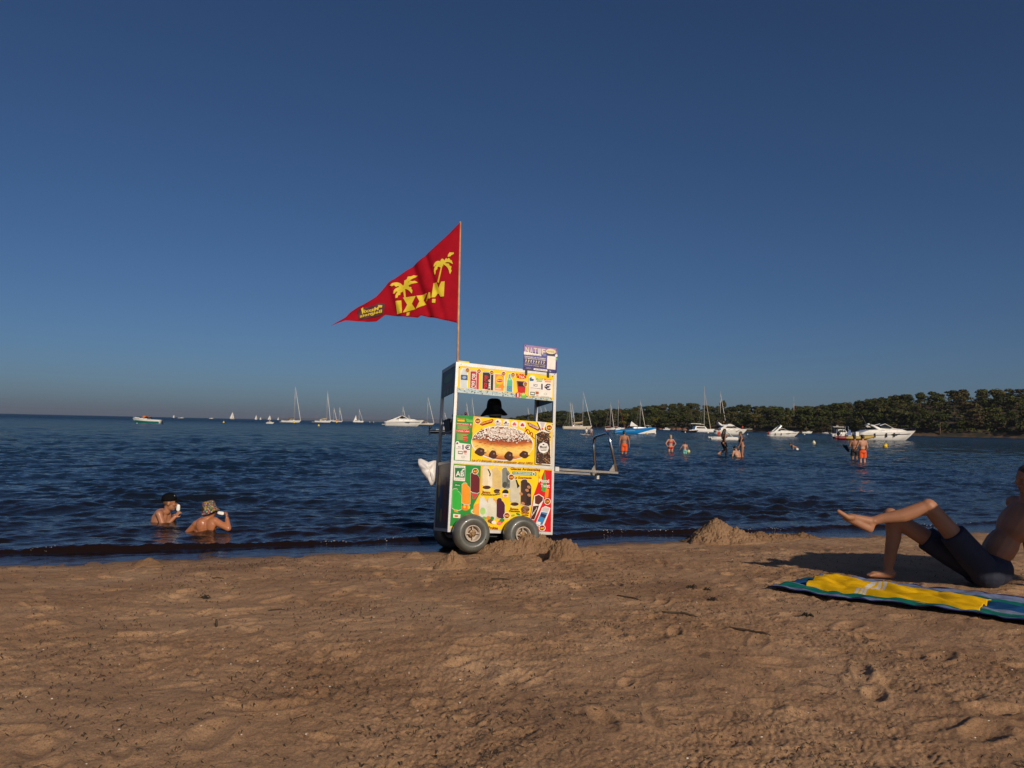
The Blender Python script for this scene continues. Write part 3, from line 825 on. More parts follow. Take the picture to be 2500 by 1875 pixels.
# ---- ice cream sign on the lower front
p = panel('ice_cream_sign', 2 * t + 0.002, W2 - 2 * t - 0.002, 2 * t + 0.002, z_mid - t - 0.002, YEL)
a = Art(z3)
a.poly([(178, 145), (600, 172), (598, 330), (585, 600), (490, 790), (470, 960), (330, 1110), (120, 1110), (150, 600)], GRN)
a.poly([(600, 172), (640, 176), (620, 560), (520, 760), (500, 960), (460, 960), (490, 780), (585, 600)], YEL2)
a.poly([(1505, 232), (1706, 248), (1690, 1205), (1480, 1190), (1395, 1080), (1360, 1000), (1420, 640), (1500, 420)], RED)
a.poly([(1600, 240), (1545, 560), (1640, 600), (1600, 300)], srgb(70, 170, 60, K)); a.poly([(1530, 235), (1590, 240), (1555, 330), (1525, 420), (1500, 300)], YEL); a.poly([(1615, 520), (1660, 540), (1650, 660), (1590, 680)], ORA)
a.poly([(185, 165), (358, 175), (352, 415), (176, 400)], WHT); a.rect(196, 202, 348, 352, srgb(25, 110, 60, K), 0.05); a.text('AB', 208, 335, 338, 82, WHT, 0.05); a.ell(322, 236, 26, 10, WHT, -0.5)
a.text('CERTIFIE', 200, 195, 342, 12, srgb(25, 110, 60, K), 0.05); a.text('AGRICULTURE', 196, 366, 346, 10, srgb(25, 110, 60, K), 0.05); a.text('BIOLOGIQUE', 192, 392, 344, 14, RED, 0.03)
a.ell(235, 470, 50, 26, srgb(20, 110, 40, K)); a.text('100% naturel', 198, 480, 272, 18, WHT, 0.06)
def pop(x0, y0, x1, y1, c, hue2=None, bite=1, tilt=0.05):
    w = x1 - x0
    P = [(x0, y0 + 30), (x0 + w * 0.18, y0 + 4), (x0 + w * 0.45, y0), (x0 + w * 0.6, y0 + 16), (x0 + w * 0.62, y0 + 42), (x0 + w * 0.82, y0 + 60), (x1, y0 + 110), (x1 - 4, y1 + w * tilt * 2 - 18), (x0 + w * 0.72, y1 + w * tilt * 2), (x0 + w * 0.2, y1), (x0 - 3, y1 - 22)]
    a.ring(P, c, 1.055)
    if hue2: a.poly([(x0 + w * 0.5, y0 + 60), (x1 - 12, y0 + 120), (x1 - 14, y1 - 10), (x0 + w * 0.55, y1 - 14)], hue2)
    for _ in range(5): a.ell(r3.uniform(x0 + 18, x1 - 22), r3.uniform(y0 + 90, y1 - 30), r3.uniform(4, 12), r3.uniform(5, 18), tuple([v_ * r3.uniform(0.8, 1.15) for v_ in c[:3]]) + (1,), r3.uniform(0, 2))
def stick(x, y): a.poly([(x - 12, y), (x + 14, y + 2), (x + 12, y + 50), (x - 10, y + 48)], CREAM)
stick(222, 850); stick(345, 760)
pop(152, 530, 298, 850, srgb(45, 175, 55, K)); pop(305, 440, 438, 765, srgb(240, 150, 15, K)); pop(442, 265, 582, 585, srgb(105, 12, 22, K))
price(a, 512, 258, 40, '4€')
a.ell(360, 825, 66, 44, srgb(245, 120, 20, K)); a.ell(345, 812, 18, 22, YEL); a.ell(410, 815, 20, 34, YEL2)
for q in ((480, 620), (510, 645), (490, 668), (525, 625)): a.ell(q[0], q[1], 24, 22, srgb(215, 60, 70, K))
a.ell(205, 875, 22, 22, ORA); a.ell(222, 890, 30, 12, LGRN, 0.4)
a.poly([(170, 922), (282, 932), (276, 990), (168, 980)], WHT); a.ell(215, 955, 34, 18, ORA); a.text('bio', 200, 968, 240, 22, BRN)
for k in range(3): a.ell(490, 890, 66 - 20 * k, 50 - 15 * k, (srgb(70, 170, 80, K), CREAM, LGRN)[k], 0.5)
pop(628, 178, 780, 490, CREAM[:3] + (1,), srgb(240, 225, 200, K)); a.poly([(700, 220), (725, 230), (755, 300), (745, 340), (728, 335), (735, 300)], BLK)
pop(782, 195, 925, 520, srgb(222, 190, 120, K)); pop(932, 200, 1058, 520, srgb(130, 130, 118, K), srgb(95, 95, 88, K)); a.ell(970, 470, 36, 50, srgb(70, 70, 62, K), 0.2)
a.text('Glaces Artisanales', 1062, 238, 1520, 42, DRED, 0.04); a.rect(1092, 262, 1462, 312, srgb(20, 130, 70, K), 0.04); a.text('LOS PISTOLEROS', 1104, 294, 1380, 26, WHT, 0.04); a.rect(1112, 302, 1370, 309, WHT, 0.03); a.ell(1420, 300, 30, 26, WHT); a.ell(1420, 302, 18, 16, srgb(20, 130, 70, K))
a.text('La Gourmande', 1125, 372, 1390, 36, DRED, 0.03)
pop(1060, 400, 1205, 735, srgb(205, 195, 168, K)); a.poly([(1138, 388), (1160, 395), (1180, 450), (1205, 490), (1165, 525), (1160, 480)], BLK)
pop(1222, 385, 1385, 785, srgb(66, 42, 32, K), srgb(48, 30, 24, K)); 
for q in ((1225, 610), (1350, 630), (1318, 555), (1345, 505), (1255, 760)): a.ell(q[0], q[1], 30, 22, srgb(190, 125, 80, K), 0.5)
price(a, 1072, 352, 42, '4,5€')
for x, y in ((690, 545), (1125, 805)):
    a.ell(x, y, 68, 30, srgb(235, 215, 120, K)); a.ell(x, y - 35, 62, 28, BRN); a.ell(x - 34, y - 42, 20, 14, srgb(90, 50, 30, K))
    a.text('Banane', x - 66, y + 56, x + 60, 34, DRED, 0.05); a.text('Choconuts', x - 88, y + 86, x + 82, 32, BRN, 0.05)
a.ell(848, 560, 50, 22, BRN, -0.1); a.ell(850, 585, 42, 16, srgb(100, 70, 50, K)); a.text('bueno', 782, 642, 902, 30, BRN, -0.18)
a.ell(982, 585, 48, 42, BLK); a.poly([(940, 600), (1026, 606), (1020, 668), (938, 660)], WHT); a.ell(980, 638, 30, 18, ORA)
a.ell(690, 900, 200, 130, YEL2); a.ell(560, 850, 80, 90, srgb(240, 160, 60, K)); a.ell(760, 740, 90, 60, srgb(240, 160, 60, K))
pop(578, 658, 708, 965, srgb(222, 218, 205, K)); a.ell(628, 880, 44, 56, srgb(170, 210, 120, K)); pop(712, 668, 838, 990, srgb(222, 215, 190, K)); pop(845, 675, 972, 985, srgb(75, 18, 48, K))
for q, c in (((650, 990), LGRN), ((770, 1045), BRN), ((740, 1030), srgb(120, 85, 60, K)), ((800, 1055), WHT), ((905, 1050), srgb(215, 50, 60, K)), ((885, 1070), srgb(240, 120, 110, K)), ((770, 990), GRN), ((715, 985), ORA), ((930, 1020), GRN)): a.ell(q[0], q[1], 36, 28, c)
a.text('Fruités', 720, 1160, 865, 46, DRED, 0.05); price(a, 1003, 950, 42, '4€')
a.ell(1290, 850, 66, 50, srgb(150, 105, 70, K))
for k in range(14): a.ell(1290 + r3.uniform(-52, 52), 850 + r3.uniform(-38, 38), 9, 7, BRN)
a.text('Chocolat', 1222, 915, 1350, 32, DRED, 0.06); a.text('Cookie', 1236, 948, 1340, 30, DRED, 0.06); a.ell(1180, 925, 34, 14, GRN, 0.4); a.ell(1100, 945, 30, 14, LGRN, -0.2)
a.text('Maxxi', 1502, 432, 1660, 60, WHT, 0.06); a.text('Twist', 1530, 510, 1670, 58, WHT, 0.04)
a.poly([(1430, 640), (1500, 612), (1576, 660), (1570, 720), (1430, 1020), (1368, 1010), (1400, 820)], WHT); a.poly([(1440, 650), (1500, 622), (1566, 668), (1560, 715), (1500, 780), (1440, 760)], srgb(95, 40, 25, K))
a.poly([(1412, 800), (1506, 790), (1430, 1010), (1376, 1002)], BRN); a.text('Maxxi', 1396, 960, 1470, 34, WHT, -1.6)
a.poly([(1548, 830), (1600, 800), (1680, 830), (1672, 870), (1560, 1150), (1444, 1095)], WHT); a.poly([(1556, 838), (1600, 812), (1668, 838), (1640, 900), (1545, 880)], srgb(205, 195, 190, K))
a.poly([(1540, 890), (1640, 905), (1540, 1125), (1455, 1088)], srgb(55, 130, 185, K)); a.poly([(1535, 910), (1620, 940), (1600, 990), (1520, 960)], srgb(40, 40, 80, K)); a.poly([(1475, 1040), (1530, 1050), (1520, 1100), (1462, 1085)], WHT)
price(a, 1633, 728, 42, '3,5€'); price(a, 1552, 1142, 42, '4€')
a.build('printed_artwork', p)
# the panel's drawn-over edge is covered by the frame in front
# ---- side and back panels
side_art = [((0.20, 0.45), 0.07, 0.17, srgb(120, 60, 30, K)), ((0.36, 0.40), 0.06, 0.15, srgb(60, 80, 130, K)), ((0.46, 0.52), 0.05, 0.14, srgb(170, 150, 90, K)), ((0.15, 0.2), 0.05, 0.09, srgb(150, 40, 40, K)), ((0.33, 0.18), 0.05, 0.08, srgb(160, 120, 60, K)), ((0.47, 0.22), 0.05, 0.1, srgb(90, 120, 90, K))]
for x, nm in ((0.0, 'left'), (W2, 'right')):  # side panel colours darkened, the shade of the unlit side put in
    sg = -1 if x == 0 else 1
    xx = x + (0.006 if x == 0 else -0.006)
    q = MB().box((xx, D2 / 2, (2 * t + z_mid - t) / 2), (0.006, D2 - 4 * t - 0.004, z_mid - 3 * t - 0.004), col=srgb(82, 72, 64, K)).build('side_panel', PRINT, cart)
    m_ = MB()
    for (yy, zz), ry, rz, c in side_art:
        n_ = 16; xo = xx + sg * 0.0045
        m_.add([(xo, yy + ry * math.cos(e), zz + rz * math.sin(e)) for e in np.linspace(0, 6.283, n_, endpoint=False)], [tuple(range(n_))], 0, c)
    m_.build('printed_artwork', PRINT, q, fix=False)
    q = MB().box((xx, D2 / 2, (z_gap1 + CH - 2 * t) / 2), (0.006, D2 - 4 * t - 0.004, CH - 2 * t - z_gap1), col=srgb(70, 68, 64, K)).build('upper_side_panel', PRINT, cart)
    m_ = MB(); xo = xx + sg * 0.0045
    for yy, zz, ry, rz, c in ((0.3, 1.80, 0.19, 0.05, srgb(90, 110, 70, K)), (0.3, 1.70, 0.15, 0.035, srgb(120, 60, 40, K)), (0.17, 1.64, 0.03, 0.04, srgb(90, 130, 80, K)), (0.30, 1.64, 0.03, 0.04, srgb(150, 130, 60, K)), (0.42, 1.64, 0.03, 0.04, srgb(90, 130, 80, K))):
        m_.add([(xo, yy + ry * math.cos(e), zz + rz * math.sin(e)) for e in np.linspace(0, 6.283, 16, endpoint=False)], [tuple(range(16))], 0, c)
    m_.build('printed_artwork', PRINT, q, fix=False)
MB().box((W2 / 2, D2 - 0.008, (2 * t + z_mid) / 2), (W2 - 4 * t - 0.004, 0.006, z_mid - 2 * t - 0.004), col=srgb(150, 145, 138, K)).build('back_panel', PRINT, cart)

# ---- wheels
def wheel(x, y, z, sg):
    """sg: -1 outer face towards the near side"""
    w = MB().lathe([(0.0, 0.0)], (0, 0, 0), (0, 1, 0), 3) if False else None
    prof = []
    for e in np.linspace(0, 2 * math.pi, 22, endpoint=False):
        prof.append((0.148 + 0.066 * math.cos(e) * (1.0 if math.cos(e) > 0 else 0.9), 0.098 * math.sin(e)))
    ty = MB().lathe(prof, (x, y, z), (0, sg, 0), 48, closed=True).build('wheel', RUBBER, cart, True)
    oy = y + sg * 0.046
    rm = MB().lathe([(0.088, -0.06), (0.093, 0.028), (0.088, 0.034), (0.080, 0.030), (0.078, -0.02), (0.060, -0.035), (0.02, -0.035), (0.02, -0.06)], (x, oy, z), (0, sg, 0), 32, closed=True)
    rim = rm.build('rim', RIM, ty, True)
    for k in range(4):
        an = k * math.pi / 2 + 0.06
        d = np.array([math.cos(an), 0, math.sin(an)])
        c = np.array([x, oy, z])
        MB().beam(c + d * 0.03, c + d * 0.082, 0.010, 0.026, up=(0, 1, 0)).build('spoke', RIM, ty)
    h = MB().lathe([(0.0, 0.03), (0.018, 0.03), (0.020, 0.018), (0.038, 0.014), (0.042, 0.004), (0.042, -0.03), (0.0, -0.03)], (x, oy, z), (0, sg, 0), 20)
    h.build('hub', BRASS, ty)
    for k in range(5):
        an = 0.5 + k * 2 * math.pi / 5
        MB().lathe([(0.0, 0.022), (0.0055, 0.021), (0.0055, 0.01)], (x + 0.030 * math.cos(an), oy, z + 0.030 * math.sin(an)), (0, sg, 0), 6).build('hub_bolt', DARK, ty)
    an = -0.42
    MB().cap((x + 0.15 * math.cos(an), y + sg * 0.095, z + 0.15 * math.sin(an)), (x + 0.152 * math.cos(an), y + sg * 0.104, z + 0.152 * math.sin(an)), 0.006).build('valve', DARK, ty)
    return ty
for x in (0.244, 0.846):
    wheel(x, -0.105, -0.004, -1)
    wheel(x, D2 + 0.105, -0.004, 1)
    MB().tube([(x, -0.11, -0.004), (x, D2 + 0.11, -0.004)], 0.016, 10).build('axle', DARK, cart)
MB().box((W2 / 2, D2 / 2, -0.02), (W2 - 0.25, D2 - 0.2, 0.05)).build('chassis', DARK, cart)
# ---- push handle
zb, xe = 0.775, 2.155
for y in (0.017, D2 - 0.017):
    MB().beam((W2 + 0.002, y, zb), (xe, y, zb), 0.026, 0.026, up=(0, 1, 0.001)).build('handle_rail', DIRTY, cart)
MB().beam((xe - 0.018, 0.036, zb - 0.004), (xe - 0.018, D2 - 0.036, zb - 0.004), 0.026, 0.026).build('handle_crossbar', DIRTY, cart)
u = [(xe - 0.012, 0.02, zb + 0.015), (2.045, 0.02, 1.15), (2.032, 0.03, 1.225), (2.034, 0.07, 1.262), (2.045, 0.13, 1.272), (2.09, D2 - 0.13, 1.268), (2.098, D2 - 0.06, 1.258), (2.102, D2 - 0.025, 1.22), (2.106, D2 - 0.017, 1.15), (xe - 0.012, D2 - 0.017, zb + 0.015)]
MB().tube(u, 0.0165, 12).build('push_bar', STEEL, cart, True)
for y in (0.03, D2 - 0.03):
    MB().add([(xe - 0.115, y - 0.004, zb + 0.017), (xe - 0.016, y - 0.004, zb + 0.017), (xe - 0.04, y - 0.004, zb + 0.12), (xe - 0.115, y + 0.004, zb + 0.017), (xe - 0.016, y + 0.004, zb + 0.017), (xe - 0.04, y + 0.004, zb + 0.12)],
             [(0, 1, 2), (5, 4, 3), (0, 3, 4, 1), (1, 4, 5, 2), (2, 5, 3, 0)]).build('gusset_plate', DIRTY, cart)
MB().box((xe, D2 - 0.02, zb - 0.035), (0.05, 0.05, 0.05)).build('rail_end_cap', WOODEN if False else ALU, cart)
MB().box((W2 + 0.03, 0.005, zb), (0.05, 0.052, 0.052)).build('rail_clamp', BRASS if False else ALU, cart)
MB().box((0.10, 0.06, CH + 0.022), (0.15, 0.03, 0.025), col=YEL).build('yellow_strip', PRINT, cart)
for x, z in ((0.06, CH - 0.015), (W2 - 0.03, CH - 0.015), (W2 - 0.017, 1.17)):
    MB().box((x, -0.002, z), (0.008, 0.004, 0.008)).build('rivet', DARK, cart)

# ------------------------------------------------------------------ poster on the roof edge
a_y = -0.012
PV = lambda px, py: on_front(px, py, a_y)
q = [PV(*z5(*c)) for c in ((188, 100), (990, 205), (965, 790), (168, 700))]
poster = empty('poster_sign', cw(q[3][0], a_y, q[3][1]), 0, 'purple and white poster board fixed upright on the right end of the cart roof', 'sign')
M_ = CART_M.copy(); M_.translation = Vector(cw(q[3][0], a_y, q[3][1])); poster.matrix_world = M_
ox, oz = q[3]
mb = MB(); V = [(x - ox, -0.002, z - oz) for x, z in q] + [(x - ox, 0.003, z - oz) for x, z in q]
mb.add(V, [(0, 3, 2, 1), (4, 5, 6, 7), (0, 1, 5, 4), (1, 2, 6, 5), (2, 3, 7, 6), (3, 0, 4, 7)], 0, srgb(72, 66, 125, K))
pb = mb.build('board', PRINT, poster)
a = Art(z5, y0=-0.003, m=lambda px, py: (PV(px, py)[0] - ox, PV(px, py)[1] - oz))
a.poly([(196, 108), (982, 210), (978, 350), (186, 270)], srgb(160, 130, 175, K)); a.poly([(186, 265), (300, 320), (985, 390), (978, 540), (180, 420)], srgb(95, 90, 150, K))
for k, L_ in enumerate('NATIF'):
    a.text(L_, 222 + k * 98, 300 + k * 12, 305 + k * 98, 138, srgb(225, 212, 185, K) if k % 2 == 0 else srgb(205, 195, 200, K), 0.13)
a.poly([(186, 272), (600, 352), (595, 392), (184, 345)], WHT); a.text('11-17-18-24 AOUT 2024', 290, 362, 580, 22, NAVY, 0.10)
for k, s_ in enumerate(('DEVINEZ LE NOMBRE', 'DE BEIGNETS A GAGNER')): a.text(s_, 208, 405 + k * 38, 700, 26, WHT, 0.12)
for k in range(8): a.text('?', 215 + k * 61, 528 + k * 7, 255 + k * 61, 66, CREAM, 0.1)
for k, s_ in enumerate(('DJ SETS  CONCERTS  CUISINE', 'MUSIQUE  PLAGE  SOLEIL')): a.text(s_, 206, 560 + k * 40, 692, 22, CREAM, 0.12)
a.poly([(418, 675), (742, 708), (738, 752), (414, 715)], WHT); a.text('INFORMATIONS', 440, 706, 710, 16, NAVY, 0.10)
a.poly([(742, 378), (942, 400), (932, 712), (730, 688)], WHT)
a.poly([(825 + 125 * math.cos(e) * (1 + 0.06 * math.cos(16 * e)), 285 + 70 * math.sin(e) * (1 + 0.06 * math.cos(16 * e)) + 8 * math.cos(e)) for e in np.linspace(0, 6.283, 60, endpoint=False)], BLK)
a.poly([(825 + 120 * math.cos(e) * (1 + 0.06 * math.cos(16 * e)), 276 + 62 * math.sin(e) * (1 + 0.06 * math.cos(16 * e)) + 8 * math.cos(e)) for e in np.linspace(0, 6.283, 60, endpoint=False)], CREAM)
a.text('FESTIVAL', 742, 290, 910, 34, GREY, 0.1); a.ell(672, 355, 50, 30, srgb(130, 140, 190, K), 0.2); a.ell(955, 375, 30, 34, WHT); a.ell(960, 455, 20, 30, srgb(120, 190, 120, K)); a.text('Ville', 780, 752, 832, 22, WHT, 0.1); a.text('sponsors', 240, 678, 350, 14, WHT, 0.06)
a.build('printed_artwork', pb)
for c in ((225, 135), (960, 240), (192, 660), (945, 755)):
    x, z = PV(*z5(*c)); MB().lathe([(0.0, 0.006), (0.006, 0.004), (0.006, 0.0)], (x - ox, -0.006, z - oz), (0, -1, 0), 8).build('screw', DARK, poster)
for x in (0.1, 0.75):
    q0 = PV(*z5(168 + x * 800, 700 + x * 90)); MB().box((q0[0] - ox, 0.006, q0[1] - oz - 0.02), (0.03, 0.006, 0.09)).build('bracket', DARK, poster)

# ------------------------------------------------------------------ flag
fy = 0.055
b0 = on_front(1116.5, 872, fy); b1 = on_front(1123.6, 541.5, fy)
base = cw(b0[0], fy, CH - 0.55); top = cw(b1[0], fy, b1[1])
base = cw(0.052, fy, CH - 0.55)
FY = float(((base + top) / 2)[1])
flag = empty('flag', base, 0, 'red triangular pennant with yellow lettering on a tall wooden pole above the cart', 'flag')
MB().tube([np.zeros(3), top - base], [0.0145, 0.0125], 10).build('pole', WOODEN, flag, True)
z4 = lambda x, y: (x / 4.366 + 800, y / 4.366 + 520)
UPP = np.array([(1412, 100), (1290, 225), (1100, 395), (975, 500), (860, 590), (640, 750), (575, 830), (520, 890), (400, 975), (340, 1012), (260, 1070), (210, 1125), (140, 1172), (70, 1222)], float)
LOW = np.array([(1379, 1172), (1270, 1150), (1130, 1120), (1000, 1100), (970, 1125), (850, 1112), (730, 1098), (615, 1084), (580, 1110), (520, 1155), (420, 1166), (300, 1160), (205, 1158), (140, 1185), (70, 1222)], float)
def resample(P, n):
    d = np.concatenate([[0], np.cumsum(np.linalg.norm(np.diff(P, axis=0), axis=1))]); d /= d[-1]
    u_ = np.linspace(0, 1, n)
    return np.stack([np.interp(u_, d, P[:, k]) for k in (0, 1)], 1)
def plane_pt(px, py):
    return at_y(px, py, FY) - base
def billow(p):
    x, z = p[0], p[2]
    u_ = np.clip(-x / 1.45, 0, 1.2)
    w = 0.10 * u_ ** 0.6 * math.sin(7.0 * u_ + 2.6 * z + 0.6) + 0.026 * math.sin(13 * x - 12 * z + 1.5 * math.sin(3 * z)) * u_ ** 0.5 + 0.007 * math.sin(29 * x - 21 * z + 1.0 + 2 * math.sin(5 * x)) * min(1, u_ * 4)
    w += 0.05 * (math.exp(-((x + 0.40 * (1 + 0.9 * (z - 1.2))) / 0.05) ** 2) + .6 * math.exp(-((x + 0.22 * (1 + 1.5 * (z - 1.2))) / 0.035) ** 2) - .6 * math.exp(-((x + 0.72 * (1 + .5 * (z - 1.2))) / 0.045) ** 2)) * np.clip(u_ * 4, 0, 1)
    return w - 0.10 * u_
NU, NV = 90, 44
ua, la = resample(UPP, NU), resample(LOW, NU)
G = np.zeros((NU, NV, 3))
for i in range(NU):
    for j in range(NV):
        q_ = la[i] + (ua[i] - la[i]) * (j / (NV - 1))
        p_ = plane_pt(*z4(*q_)); p_[1] += billow(p_); G[i, j] = p_
CLOTH = mat('red_flag_cloth', (0.31, 0.004, 0.014, 1), 0.85, spec=0.12, vary=0.10, scale=9, bump=0.12, bscale=500)
FPRINT = mat('yellow_flag_print', (0.60, 0.45, 0.015, 1), 0.7, vary=0.08, scale=12)
FDARK = mat('dark_flag_print', (0.06, 0.008, 0.012, 1), 0.7)
pen = grid_object('pennant', G, CLOTH, True); pen.parent = flag
sm = pen.modifiers.new('thickness', 'SOLIDIFY'); sm.thickness = 0.003
def on_flag(name, P2, F2, m, off=0.010):
    """print that shows through on both sides of the cloth"""
    bm = bmesh.new(); vs = [bm.verts.new((x, y, 0)) for x, y in P2]
    for f_ in F2:
        try: bm.faces.new([vs[k] for k in f_])
        except ValueError: pass
    bmesh.ops.triangulate(bm, faces=bm.faces[:])
    for _ in range(3):
        e_ = [e for e in bm.edges if e.calc_length() > 14]
        if not e_: break
        bmesh.ops.subdivide_edges(bm, edges=e_, cuts=1); bmesh.ops.triangulate(bm, faces=[f_ for f_ in bm.faces if len(f_.verts) > 3])
    bm.verts.index_update()
    F_ = [tuple(v_.index for v_ in f_.verts) for f_ in bm.faces]; V_ = [v_.co[:2] for v_ in bm.verts]; bm.free()
    mb_ = MB()
    for sgn in (-1, 1):
        O = []
        for x, y in V_:
            p_ = plane_pt(*z4(x, y)); p_[1] += billow(p_) + sgn * off; O.append(p_)
        mb_.add(O, F_)
    return mb_.build(name, m, pen, fix=False)
def frond(c, tip, w, bend=0.18, n=7):
    c, tip = np.array(c, float), np.array(tip, float); d = tip - c; nrm = np.array([-d[1], d[0]])
    up, dn = [], []
    for k in range(n + 1):
        q = k / n; m_ = c + d * q + nrm * bend * 4 * q * (1 - q) * -1
        wd = w * (0.35 + 0.9 * math.sin(math.pi * min(q * 0.9 + 0.1, 1)) ** 0.7) * (1 if k < n else 0.1)
        nn = nrm / np.linalg.norm(nrm)
        jag = 0.55 if k % 2 else 1.0
        up.append(m_ + nn * wd * 0.5); dn.append(m_ - nn * wd * jag)
    P_ = up + dn[::-1]
    return P_
def palm(c, tips, trunk, extra=()):
    P2, F2 = [], []
    for P_ in [frond(c, tp, w, b) for tp, w, b in tips] + [trunk] + list(extra):
        o_ = len(P2); P2 += [tuple(q) for q in P_]; F2.append(tuple(range(o_, len(P2))))
    on_flag('palm_print', P2, F2, FPRINT)
palm((812, 800), (((958, 662), 26, 0.16), ((958, 735), 24, 0.12), ((900, 862), 26, 0.22), ((728, 915), 24, -0.10), ((700, 865), 24, -0.2), ((664, 775), 28, -0.22)), [(800, 800), (826, 800), (836, 906), (818, 906)])
palm((1228, 540), (((1336, 548), 26, 0.3), ((1305, 658), 24, 0.22), ((1130, 576), 24, -0.25), ((1142, 664), 18, -0.22), ((1190, 580), 20, 0.05), ((1228, 492), 24, 0.0)), [(1208, 580), (1222, 575), (1186, 752), (1170, 742)],
     extra=([(1300, 425), (1345, 424), (1346, 440), (1318, 455), (1310, 466), (1280, 472), (1284, 450)],))
def flag_letter(s, quad, m=FPRINT, off=0.010, name='letter_print'):
    v, f_, _ = text_geo(s); A_, B_, C_, D_ = [np.array(q, float) for q in quad]     # seen from behind: left of the word is on the right
    u_ = 1 - v[:, 0:1]; w_ = v[:, 1:2]
    P_ = (D_ * (1 - u_) + C_ * u_) * (1 - w_) + (A_ * (1 - u_) + B_ * u_) * w_
    on_flag(name, P_, f_, m, off)
BLOCK = dict(M=[(0, 0), (0, 1), (.30, 1), (.5, .60), (.70, 1), (1, 1), (1, 0), (.72, 0), (.72, .55), (.56, .22), (.44, .22), (.28, .55), (.28, 0)],
             X=[(0, 0), (.31, .5), (0, 1), (.30, 1), (.5, .69), (.70, 1), (1, 1), (.69, .5), (1, 0), (.70, 0), (.5, .31), (.30, 0)],
             A=[(0, 0), (.33, 1), (.67, 1), (1, 0), (.72, 0), (.66, .22), (.34, .22), (.28, 0)], I=[(0, 0), (0, 1), (1, 1), (1, 0)])
def block_letter(s, quad):
    A_, B_, C_, D_ = [np.array(q, float) for q in quad]
    P_ = [(D_ * (1 - u) + C_ * u) * (1 - w) + (A_ * (1 - u) + B_ * u) * w for u, w in BLOCK[s]]
    on_flag('letter_print', P_, [tuple(range(len(P_)))], FPRINT)
block_letter('M', ((1128, 748), (1250, 735), (1243, 897), (1112, 912)))
block_letter('A', ((1062, 850), (1112, 852), (1104, 912), (1050, 950)))
block_letter('X', ((945, 882), (1060, 858), (1052, 980), (945, 1030)))
block_letter('X', ((804, 905), (938, 886), (942, 1035), (804, 1064)))
block_letter('I', ((728, 945), (788, 935), (794, 1068), (740, 1080)))
on_flag('letter_print', [(1120, 925), (1156, 925), (1152, 966), (1118, 966)], [(0, 1, 2, 3)], FPRINT)
on_flag('letter_print', [(846, 1066), (880, 1062), (876, 1100), (846, 1104)], [(0, 1, 2, 3)], FPRINT)
on_flag('logo_print', [(330, 1060), (345, 1035), (420, 1010), (500, 985), (560, 960), (608, 968), (612, 995), (590, 1075), (560, 1095), (440, 1128), (345, 1145), (338, 1110)], [tuple(range(12))], FDARK, 0.009)
flag_letter('Maxxi', ((395, 1035), (548, 1000), (545, 1040), (395, 1075)), FPRINT, 0.014)
flag_letter('Beignets', ((352, 1092), (582, 1030), (580, 1072), (355, 1135)), FPRINT, 0.014)
on_flag('logo_print', [(365, 1030), (385, 1012), (392, 1060), (378, 1090)], [(0, 1, 2, 3)], FPRINT, 0.014)
on_flag('logo_print', [(540, 985), (585, 985), (580, 1010), (545, 1012)], [(0, 1, 2, 3)], FPRINT, 0.014)

# ------------------------------------------------------------------ things on the cart
DKPL = mat('dark_grey_plastic', (0.045, 0.048, 0.05, 1), 0.45)
tub_c = cw(0.125, 0.33, 1.166)
tub = empty('tub', tub_c, 0, 'dark grey plastic tub on the shelf behind the left end of the doughnut sign', 'tub'); M_ = CART_M.copy(); M_.translation = Vector(tub_c); tub.matrix_world = M_
rings = [[(sx * w, sy * d, z) for sx, sy in ((-1, -1), (1, -1), (1, 1), (-1, 1))] for w, d, z in ((0.095, 0.10, 0.0), (0.118, 0.125, 0.135), (0.108, 0.115, 0.135), (0.088, 0.092, 0.012))]
MB().loft(rings, (True, True)).build('tub_body', DKPL, tub)
MB().loft([[(sx * w, sy * d, z) for sx, sy in ((-1, -1), (1, -1), (1, 1), (-1, 1))] for w, d, z in ((0.119, 0.126, 0.125), (0.128, 0.135, 0.127), (0.128, 0.135, 0.139), (0.119, 0.126, 0.139))], (False, False)).build('tub_rim', DKPL, tub)
FRUIT = mat('candied_fruit', (0.16, 0.012, 0.012, 1), 0.12, vary=0.25, coat=0.8)
fr_c = cw(0.135, 0.16, 1.166)
cand = empty('candied_fruit', fr_c, 0, 'dark red glazed fruit heaped on the shelf above the green part of the sign', 'sweets'); M_ = CART_M.copy(); M_.translation = Vector(fr_c); cand.matrix_world = M_
cup = MB().lathe([(0.055, 0.0), (0.075, 0.11), (0.07, 0.11), (0.05, 0.01)], (-0.03, 0, 0), (0, 0, 1), 18); cup.build('bowl', DKPL, cand, True)
for k in range(16):
    rr_ = 0.018 + 0.007 * random.random()
    MB().ell((-0.075 + 0.15 * (k % 6) / 5 + random.uniform(-.006, .006), random.uniform(-0.03, 0.03), 0.10 + 0.030 * (k // 6) + random.uniform(0, .012) + (0.012 if k % 6 in (0, 5) else 0)), rr_, nu=10, nv=7).build('fruit', FRUIT, cand, True)
MB().tube([(0.055, 0, 0.1), (0.06, 0, 0.215)], 0.003, 6).build('stick', WOODEN, cand)
MB().ell((0.06, 0, 0.205), (0.016, 0.016, 0.02)).build('fruit', FRUIT, cand, True)

